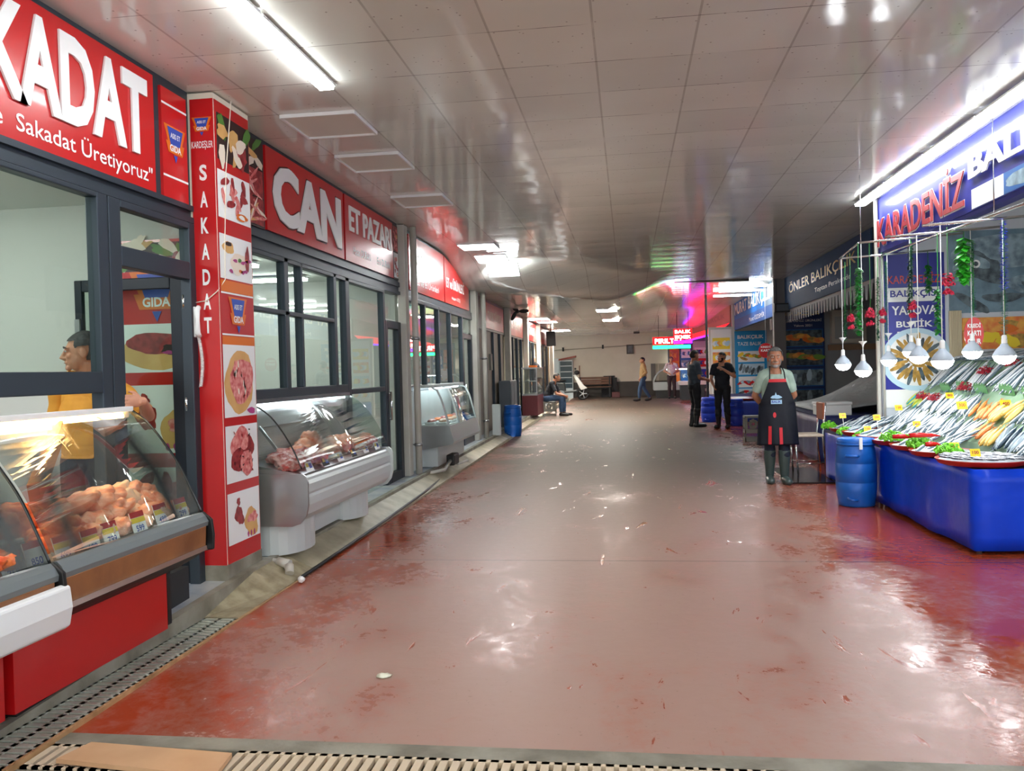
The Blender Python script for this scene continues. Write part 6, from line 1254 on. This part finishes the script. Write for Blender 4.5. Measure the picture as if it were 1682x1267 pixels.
person('man in a tan jacket and jeans walking by the back wall', B, -1.35, 1.72, dict(knL=(.1, -.16, .53), anL=(.1, -.20, .10), toL=(.1, -.40, .05), knR=(-.1, .06, .50), anR=(-.1, .30, .12), toR=(-.1, .12, .04), elL=(.25, .06, 1.13), wrL=(.2, -.12, .95)), clothes=(('trousers', m_jean, is_trouser(.2, .97), .018, .004), ('jacket', cloth('tan_jacket', (170, 136, 92)), long_shirt, .024, .006), ('shoes', m_shoe, is_boot(.97), .012, 0)), hair=m_hairb, voxel=.014)
q = px(1104, 655, F=0); B = (q.x, q.y, fz(q.y))
person('man in a white shirt and dark trousers before the far display case', B, .05, 1.72, dict(elL=(.30, .05, 1.15), wrL=(.14, -.16, 1.08), elR=(-.30, .05, 1.15), wrR=(-.14, -.16, 1.06)), clothes=(('trousers', cloth('plum_trousers', (60, 46, 52)), is_trouser(.22, .97), .018, .004), ('shirt', cloth('white_shirt', (226, 220, 222)), is_shirt(.8), .022, .006), ('shoes', m_shoe, is_boot(.97), .012, 0)), hair=m_hairg, voxel=.014, belly=1.15)
# seated man on the crate
B = (-2.38, 25.3, fz(25.3))
person('seated man in black shirt and jeans leaning forward on a crate', B, 1.45, 1.75, dict(pelvis=(0, .05, .56), neck=(0, -.18, 1.01), head=(0, -.27, 1.16), shL=(.19, -.14, .97), shR=(-.19, -.14, .97), elL=(.25, -.30, .66), elR=(-.25, -.30, .66), wrL=(.07, -.50, .58), wrR=(-.07, -.50, .60), hipL=(.09, .02, .54), hipR=(-.09, .02, .54), knL=(.15, -.42, .52), knR=(-.15, -.42, .52), anL=(.14, -.44, .09), anR=(-.14, -.40, .09), toL=(.16, -.64, .035), toR=(-.16, -.60, .035)), hpitch=.15,
   clothes=(('trousers', m_jean, is_trouser(.14, .95), .016, .004), ('shirt', m_blackcl, is_shirt(.8), .02, .006), ('shoes', m_shoe, is_boot(.96), .012, 0)), hair=m_hairb, skin=SKIN_D, voxel=.012)
q = px(876, 612, Y=27.2); person('man in a dark coat and pale cap behind the glass snack counter', (q.x, 27.2, pz(27.2)), -.6, 1.70, {}, clothes=(('trousers', m_navycl, is_trouser(.2, .97), .018, .004), ('coat', m_blackcl, long_shirt, .022, .006), ('shoes', m_shoe, is_boot(.97), .012, 0)), cap=M('pale_cap', (214, 196, 170), .7), voxel=.014)
# the butcher behind the window, one hand round the window post
B = (-3.40, 4.93, pz(4.9)); m_yel = M('mustard_polo', (224, 158, 52), .75, bump=(40, .2, .004), var=(9, .5, (206, 140, 44)))
r, L_ = person('butcher in a mustard polo shirt behind the window, hand on the window post', B, -.10, 1.735, dict(elR=(-.26, .02, 1.12), wrR=(-.22, -.12, .90)), wpose=dict(elL=(-3.04, 5.03, 1.34), wrL=(-2.885, 4.715, 1.44)), hyaw=-.95, hpitch=.05,
   handdir={'L': ((-.20, -1, .06), (-1, .2, 0), .5, (0, .1, 1))}, clothes=(('trousers', m_navycl, is_trouser(.10, .97), .006, .0), ('shirt', m_yel, is_shirt(.93), .018, .006), ('shoes', m_shoe, is_boot(.97), .012, 0)), hair=M('dark_grey_hair', (52, 52, 54), .7, var=(60, .6, (90, 90, 92))), skin=SKIN, voxel=.0048, hairline=.052, hs=1.1)
mb = MB()
for sx in (-1, 1): mb.add([L_(sx*.01, -.098, 1.43), L_(sx*.055, -.088, 1.475), L_(sx*.088, -.04, 1.455), L_(sx*.05, -.115, 1.40), L_(sx*.01, -.104, 1.425), L_(sx*.055, -.094, 1.47), L_(sx*.09, -.046, 1.45), L_(sx*.05, -.122, 1.395)], [(0,1,2,3),(7,6,5,4),(0,4,5,1),(1,5,6,2),(2,6,7,3),(3,7,4,0)])
obj('collar', mb, M('polo_collar', (232, 150, 24), .7), r)

# ================================================================== FAR END AND LEFT SIDE ODDS
r = thing('snack_counter', 'glass snack counter with dark red base beside the seated man', 'counter', (-2.6, 24.0, fz(24))); mb = MB(); mb.box(-2.93, -2.50, 23.3, 24.9, pz(24), .88); obj('base', mb, M('maroon_panel', (92, 30, 38), .4), r); mb = MB(); mb.box(-2.93, -2.5, 23.3, 24.9, .88, .92); mb.box(-2.93, -2.5, 23.3, 24.9, 1.62, 1.66)
for x in (-2.92, -2.53):
    for y in (23.3, 24.87): mb.box(x, x+.03, y, y+.03, .92, 1.62)
mb.box(-2.9, -2.52, 23.33, 24.87, 1.26, 1.275); obj('frame', mb, m_steel, r); mb = MB(); mb.box(-2.505, -2.50, 23.33, 24.87, .92, 1.62); mb.box(-2.93, -2.5, 23.305, 23.31, .92, 1.62); obj('pane', mb, m_cglass, r); mb = MB(); mb.box(-2.75, -2.55, 23.5, 23.9, 1.66, 1.72); obj('tray', mb, m_orange, r)
r = thing('metal_cabinet', 'grey metal cabinet against the closed shop under its faded sign', 'cabinet', (-2.85, 19.5, pz(19.5))); mb = MB(); mb.box(-2.95, -2.68, 19.2, 20.3, pz(19.5), 1.35); obj('body', mb, M('slate_grey_metal', (92, 100, 108), .5), r, bevel=.01); mb = MB(); mb.box(-2.675, -2.668, 19.25, 19.72, .4, 1.3); mb.box(-2.675, -2.668, 19.77, 20.25, .4, 1.3); obj('door', mb, M('slate_grey_metal', (92, 100, 108), .5), r)
mb = MB(); mb.box(-2.76, -2.60, 17.0, 17.12, pz(17), .9); tag(obj('post', mb, m_steelw), 'short pale post on the platform left of the lone barrel', 'post')
r = thing('striped_board', 'white and orange striped board leaning behind the lone barrel', 'board', (-2.75, 18.9, pz(19))); F = FL(18.7, pz(19), -2.62); mb = MB(); mb.fbox(F, 0, 1.2, 0, .5, -.03, 0); obj('board', mb, m_white, r); mb = MB(); mb.fbox(F, 0, 1.2, .36, .5, 0, .004); mb.fbox(F, 0, 1.2, 0, .08, 0, .004); obj('stripe', mb, m_orange, r)
mb = MB(); mb.box(-2.95, -2.9, 17.9, 18.1, 1.6, 1.95); tag(obj('meter_box', mb, m_crate), 'small grey meter box on the closed shop wall', 'box')
for i, (x, y, s) in enumerate(((850, 512, 20.9), (905, 556, 30.5))):
    p = px(x, y, Y=s); r = thing(('wall_fan', 'wall_speaker')[i], ('black wall fan at the top of a left pillar', 'black speaker hanging at the far left corner')[i], ('fan', 'speaker')[i], p); mb = MB()
    if i == 0:
        mb.tube([p+Vector((0, 0, 0)), (p.x, p.y, 3.12)], .015, 6); obj('bracket', mb, m_black, r); mb = MB(); mb.ell(p, (.05, .09, .05)); obj('motor', mb, m_black, r)
        for k in range(3): mb = MB(); a = k*2.1; mb.ell(p+Vector((.17*math.cos(a), -.08, .13*math.sin(a))), (.13, .01, .05), 10, 6, Matrix.Rotation(-a, 3, 'Y')); obj('blade', mb, m_black, r)
    else: mb.box(p.x-.16, p.x+.16, p.y-.12, p.y+.12, p.z-.28, p.z+.25); obj('body', mb, m_black, r, bevel=.02); mb = MB(); mb.tube([p+Vector((0, 0, .25)), (p.x, p.y, 3.13)], .02, 6); obj('bracket', mb, m_black, r)
# back wall things
zb = fz(38.3)
r = thing('drinks_fridge', 'glass fronted drinks fridge with red header at the back wall', 'fridge', (-2.72, 38.0, zb)); x0, x1 = -3.05, -2.45; mb = MB(); mb.box(x0, x1, 37.95, 38.4, zb, 2.0); obj('body', mb, m_steelw, r, bevel=.01); mb = MB(); mb.box(x0+.03, x1-.03, 37.93, 37.945, .75, 1.95); obj('door', mb, M('fridge_dark_glass', (70, 84, 90), .1), r)
for k in range(4): mb = MB(); mb.box(x0+.05, x1-.05, 37.915, 37.93, .95+.26*k, .98+.26*k); obj('shelf', mb, m_steelw, r)
mb = MB(); mb.add([(x0-.03, 37.9, 2.0), (x1+.15, 37.9, 2.12), (x1+.15, 37.9, 2.2), (x0-.03, 37.9, 2.06), (x0-.03, 38.3, 2.0), (x1+.15, 38.3, 2.12), (x1+.15, 38.3, 2.2), (x0-.03, 38.3, 2.06)], [(0,1,2,3),(7,6,5,4),(0,4,5,1),(1,5,6,2),(2,6,7,3),(3,7,4,0)]); obj('header', mb, M('rust_red', (150, 66, 46), .5), r)
mb = MB(); mb.box(-3.35, -3.08, 38.1, 38.45, zb, 2.1); tag(obj('column', mb, m_steelw), 'pale green column left of the drinks fridge', 'column')
mb = MB(); mb.box(-2.2, -2.15, 38.40, 38.45, .3, 1.75); tag(obj('wall_pipe', mb, M('brown_pipe', (136, 96, 70), .5)), 'thin brown pipe on the back wall beside the scooter', 'pipe')
r = thing('framed_picture', 'small dark framed picture high on the cream back wall', 'picture', (.12, 38.47, 2.3)); mb = MB(); p = px(1035, 574, Y=38.48); mb.box(p.x-.16, p.x+.16, 38.44, 38.5, p.z-.21, p.z+.21); obj('frame', mb, M('dark_frame', (64, 50, 44), .4), r); mb = MB(); mb.box(p.x-.11, p.x+.11, 38.43, 38.445, p.z-.16, p.z+.16); obj('print', mb, M('grey_photo', (110, 110, 116), .4, var=(6, .6, (60, 60, 66))), r)
mb = MB(); p = px(905, 567, Y=38.46); mb.tube([(-3.3, 38.46, 2.47), (2.9, 38.46, 2.70)], .022, 6); r = thing('wall_conduit', 'long conduit running along the upper back wall', 'pipe', (0, 38.46, 2.55)); obj('tube', mb, M('old_conduit', (170, 158, 138), .5), r)
for x in (-2.9, -1.1): mb = MB(); mb.box(x-.04, x+.04, 38.42, 38.49, 2.40+.037*(x+3.3), 2.58+.037*(x+3.3)); obj('junction_box', mb, m_black, r)
p = px(1045, 542, Y=37.5); r = thing('ceiling_camera', 'small black camera hanging at the far ceiling near the back wall', 'camera', p); mb = MB(); mb.tube([p+Vector((-.03, 0, -.1)), (p.x-.03, p.y, 3.14)], .015, 6); obj('bracket', mb, m_black, r); mb = MB(); mb.box(p.x-.12, p.x+.14, p.y-.06, p.y+.06, p.z-.16, p.z-.06); obj('body', mb, m_black, r)
r = thing('bench', 'brown wooden slatted bench in front of the back wall', 'bench', (-1.4, 37.6, zb)); mw_ = M('bench_wood', (112, 72, 48), .5, var=(4, .5, (84, 52, 34)))
mb = MB()
for k in range(4): mb.box(-2.2, -.75, 37.75-.13*k, 37.85-.13*k, zb+.46, zb+.49)
obj('seat', mb, mw_, r); mb = MB()
for k in range(3): mb.box(-2.2, -.75, 37.88, 37.91, zb+.58+.12*k, zb+.68+.12*k)
obj('backrest', mb, mw_, r)
for x in (-2.15, -.85):
    for y in (37.4, 37.87): mb = MB(); mb.box(x, x+.06, y, y+.05, zb, zb+(.46 if y < 37.6 else .92)); obj('leg', mb, m_black, r)
mb = MB(); mb.box(-.72, -.38, 37.2, 37.5, zb, zb+.24); r = tag(obj('crate', mb, M('maroon_crate', (96, 50, 52), .5), bevel=.01), 'small dark red crate at the right end of the bench', 'crate')
mb = MB(); mb.box(-1.2, -.5, 38.1, 38.4, zb, zb+.86); mb.box(-1.1, -.6, 38.1, 38.4, zb+.86, zb+.95); tag(obj('dark_trunk', mb, m_dark), 'dark low chest behind the bench against the back wall', 'chest')
# scooter
S = Vector((-2.15, 35.6, fz(35.6))); r = thing('scooter', 'white scooter parked before the back wall, front wheel toward the alley', 'scooter', S)
def wheel(c, name='wheel'):
    mb = MB(); n = 24
    for i in range(n): pass
    pts = [c+Vector((.22*math.cos(2*PI*i/n), 0, .22*math.sin(2*PI*i/n))) for i in range(n+1)]; mb.tube(pts, .05, 8); o = obj(name, mb, m_black, r); mb = MB(); mb.tube([c+Vector((0, -.03, 0)), c+Vector((0, .03, 0))], .05, 10)
    for k in range(5): a = 2*PI*k/5; mb.bar(c, c+Vector((.18*math.cos(a), 0, .18*math.sin(a))), .03)
    obj('rim', mb, m_steel, o)
wheel(S+Vector((.25, 0, .27))); wheel(S+Vector((-1.0, .0, .27)))
m_sw = M('scooter_white', (226, 226, 222), .25)
mb = MB(); mb.prism([(.45, .50), (.30, .62), (.05, .98), (-.08, 1.12), (-.14, 1.08), (-.05, .9), (.12, .52), (.2, .42)], S.y-.13, S.y+.13); mb.v = [(x+S.x, y, z+S.z) for x, y, z in mb.v]; obj('front_shield', mb, m_sw, r, bevel=.02)
mb = MB(); mb.prism([(.05, .34), (-.5, .30), (-.55, .40), (.02, .44)], S.y-.14, S.y+.14); mb.prism([(-.45, .38), (-1.3, .62), (-1.28, .80), (-.5, .74)], S.y-.14, S.y+.14); mb.v = [(x+S.x, y, z+S.z) for x, y, z in mb.v]; obj('body', mb, M('scooter_dark', (40, 44, 44), .35), r, bevel=.03)
mb = MB(); mb.ell(S+Vector((-.85, 0, .82)), (.42, .14, .07)); obj('seat', mb, m_black, r); mb = MB(); mb.tube([S+Vector((-.1, -.32, 1.10)), S+Vector((-.08, 0, 1.05)), S+Vector((-.1, .32, 1.10))], .02, 8); mb.tube([S+Vector((.25, 0, .27)), S+Vector((-.06, 0, 1.05))], .03, 8); obj('handlebar', mb, m_black, r); mb = MB(); mb.ell(S+Vector((.02, 0, 1.16)), (.12, .10, .10)); obj('headlight', mb, m_black, r)
mb = MB()
for sy in (-1, 1): mb.tube([S+Vector((-.08, .25*sy, 1.1)), S+Vector((-.04, .32*sy, 1.28))], .008, 6); mb.ell(S+Vector((-.04, .33*sy, 1.32)), (.02, .06, .045))
obj('mirror', mb, m_black, r)
# far right display case, tables
y = 35.7; p0 = px(1072, 640, Y=y); p1 = px(1100, 640, Y=y); r = thing('display_case', 'far curved glass case beside the man in the white shirt', 'display case', ((p0.x+p1.x)/2, y, fz(y))); x0 = 1.05
G4 = arcpts([(x0, .95), (x0+.10, 1.2), (x0+.3, 1.42), (x0+.55, 1.52)])
mb = MB(); mb.box(x0+.1, x0+1.9, y, y+1.2, fz(y), .62); obj('base', mb, M('dark_base', (54, 56, 58), .5), r); mb = MB(); mb.box(x0, x0+1.9, y-.05, y+1.25, .62, .94); obj('front_body', mb, m_steelw, r); mb = MB(); mb.sheet([(a, b) for a, b in reversed(G4)], y, y+1.2, .01); obj('curved_glass', mb, m_cglass, r); mb = MB(); mb.tube([(a, y, b) for a, b in G4], .015, 6); mb.tube([(a, y+1.2, b) for a, b in G4], .015, 6); obj('glass_trim', mb, m_steelw, r); mb = MB(); mb.box(x0+.5, x0+1.9, y, y+1.2, 1.50, 1.54); obj('top_shelf', mb, m_steelw, r); mb = MB(); mb.box(x0+.55, x0+1.8, y+.2, y+.26, 1.46, 1.49); obj('lamp_strip', mb, _mats['case_led'], r)
r = thing('stall_table', 'pale topped table with dark front right of the man in the white shirt', 'table', (2.6, 34.2, fz(34))); mb = MB(); mb.box(2.0, 3.0, 33.6, 34.8, .86, 1.0); obj('tabletop', mb, m_white, r); mb = MB(); mb.box(2.05, 2.95, 33.65, 34.75, fz(34), .86); obj('base', mb, M('teal_dark_panel', (58, 70, 76), .5), r)
p = px(1107, 590, Y=38.2); r = thing('hanging_bulb', 'small white bulb hanging near the back wall above the white shirted man', 'lamp', p); mb = MB(); mb.ell(p, (.09, .09, .12)); obj('bulb', mb, lamp_mat('dim_bulb', (255, 250, 240), 4), r); mb = MB(); mb.tube([p, (p.x, p.y, 3.12)], .008, 5); obj('cord', mb, m_black, r)
mb = MB(); p = px(1148, 612, Y=32.15)
mb = MB(); mb.box(1.02, 1.22, 38.36, 38.46, .98, 1.75); tag(obj('door_panel', mb, M('grey_panel', (120, 114, 108), .5)), 'narrow grey panel on the back wall beside the walking man', 'panel')
mb = MB(); mb.box(1.35, 2.0, 38.40, 38.47, .98, 1.75)
for k in range(4): mb.box(1.40+.15*k, 1.43+.15*k, 38.38, 38.40, 1.05, 1.7)
tag(obj('wall_vent', mb, M('beige_vent', (176, 168, 152), .5)), 'beige barred vent on the back wall above the far display case', 'vent')
# inside the near shops
r = thing('wall_clock', 'round wall clock on the wall of the CAN shop', 'clock', (-6.15, 8.8, 2.2)); F = FL(8.8, 2.2, -6.2); mb = MB(); mb.disc(F, 0, 0, .2, .03, 24); obj('dial', mb, m_white, r); mb = MB(); mb.tube([F.p(.2*math.cos(2*PI*i/24), .2*math.sin(2*PI*i/24), .02) for i in range(25)], .02, 6); obj('frame', mb, m_red, r)
r = thing('counter', 'white work counter along the wall inside the CAN shop', 'counter', (-5.6, 8.4, pz(8.4))); mb = MB(); mb.box(-6.15, -5.3, 6.3, 10.2, .95, 1.0); obj('worktop', mb, m_steel, r); mb = MB(); mb.box(-6.1, -5.4, 6.4, 10.1, pz(8), .95); obj('base', mb, m_white, r)
r = thing('refrigerator', 'tall white refrigerator inside the CAN shop', 'fridge', (-5.9, 7.3, 1.0)); mb = MB(); mb.box(-5.95, -5.35, 10.25, 10.8, pz(10), 2.0); obj('body', mb, m_white, r, bevel=.02); mb = MB(); mb.box(-5.34, -5.33, 10.3, 10.34, 1.1, 1.6); obj('handle', mb, m_steel, r)
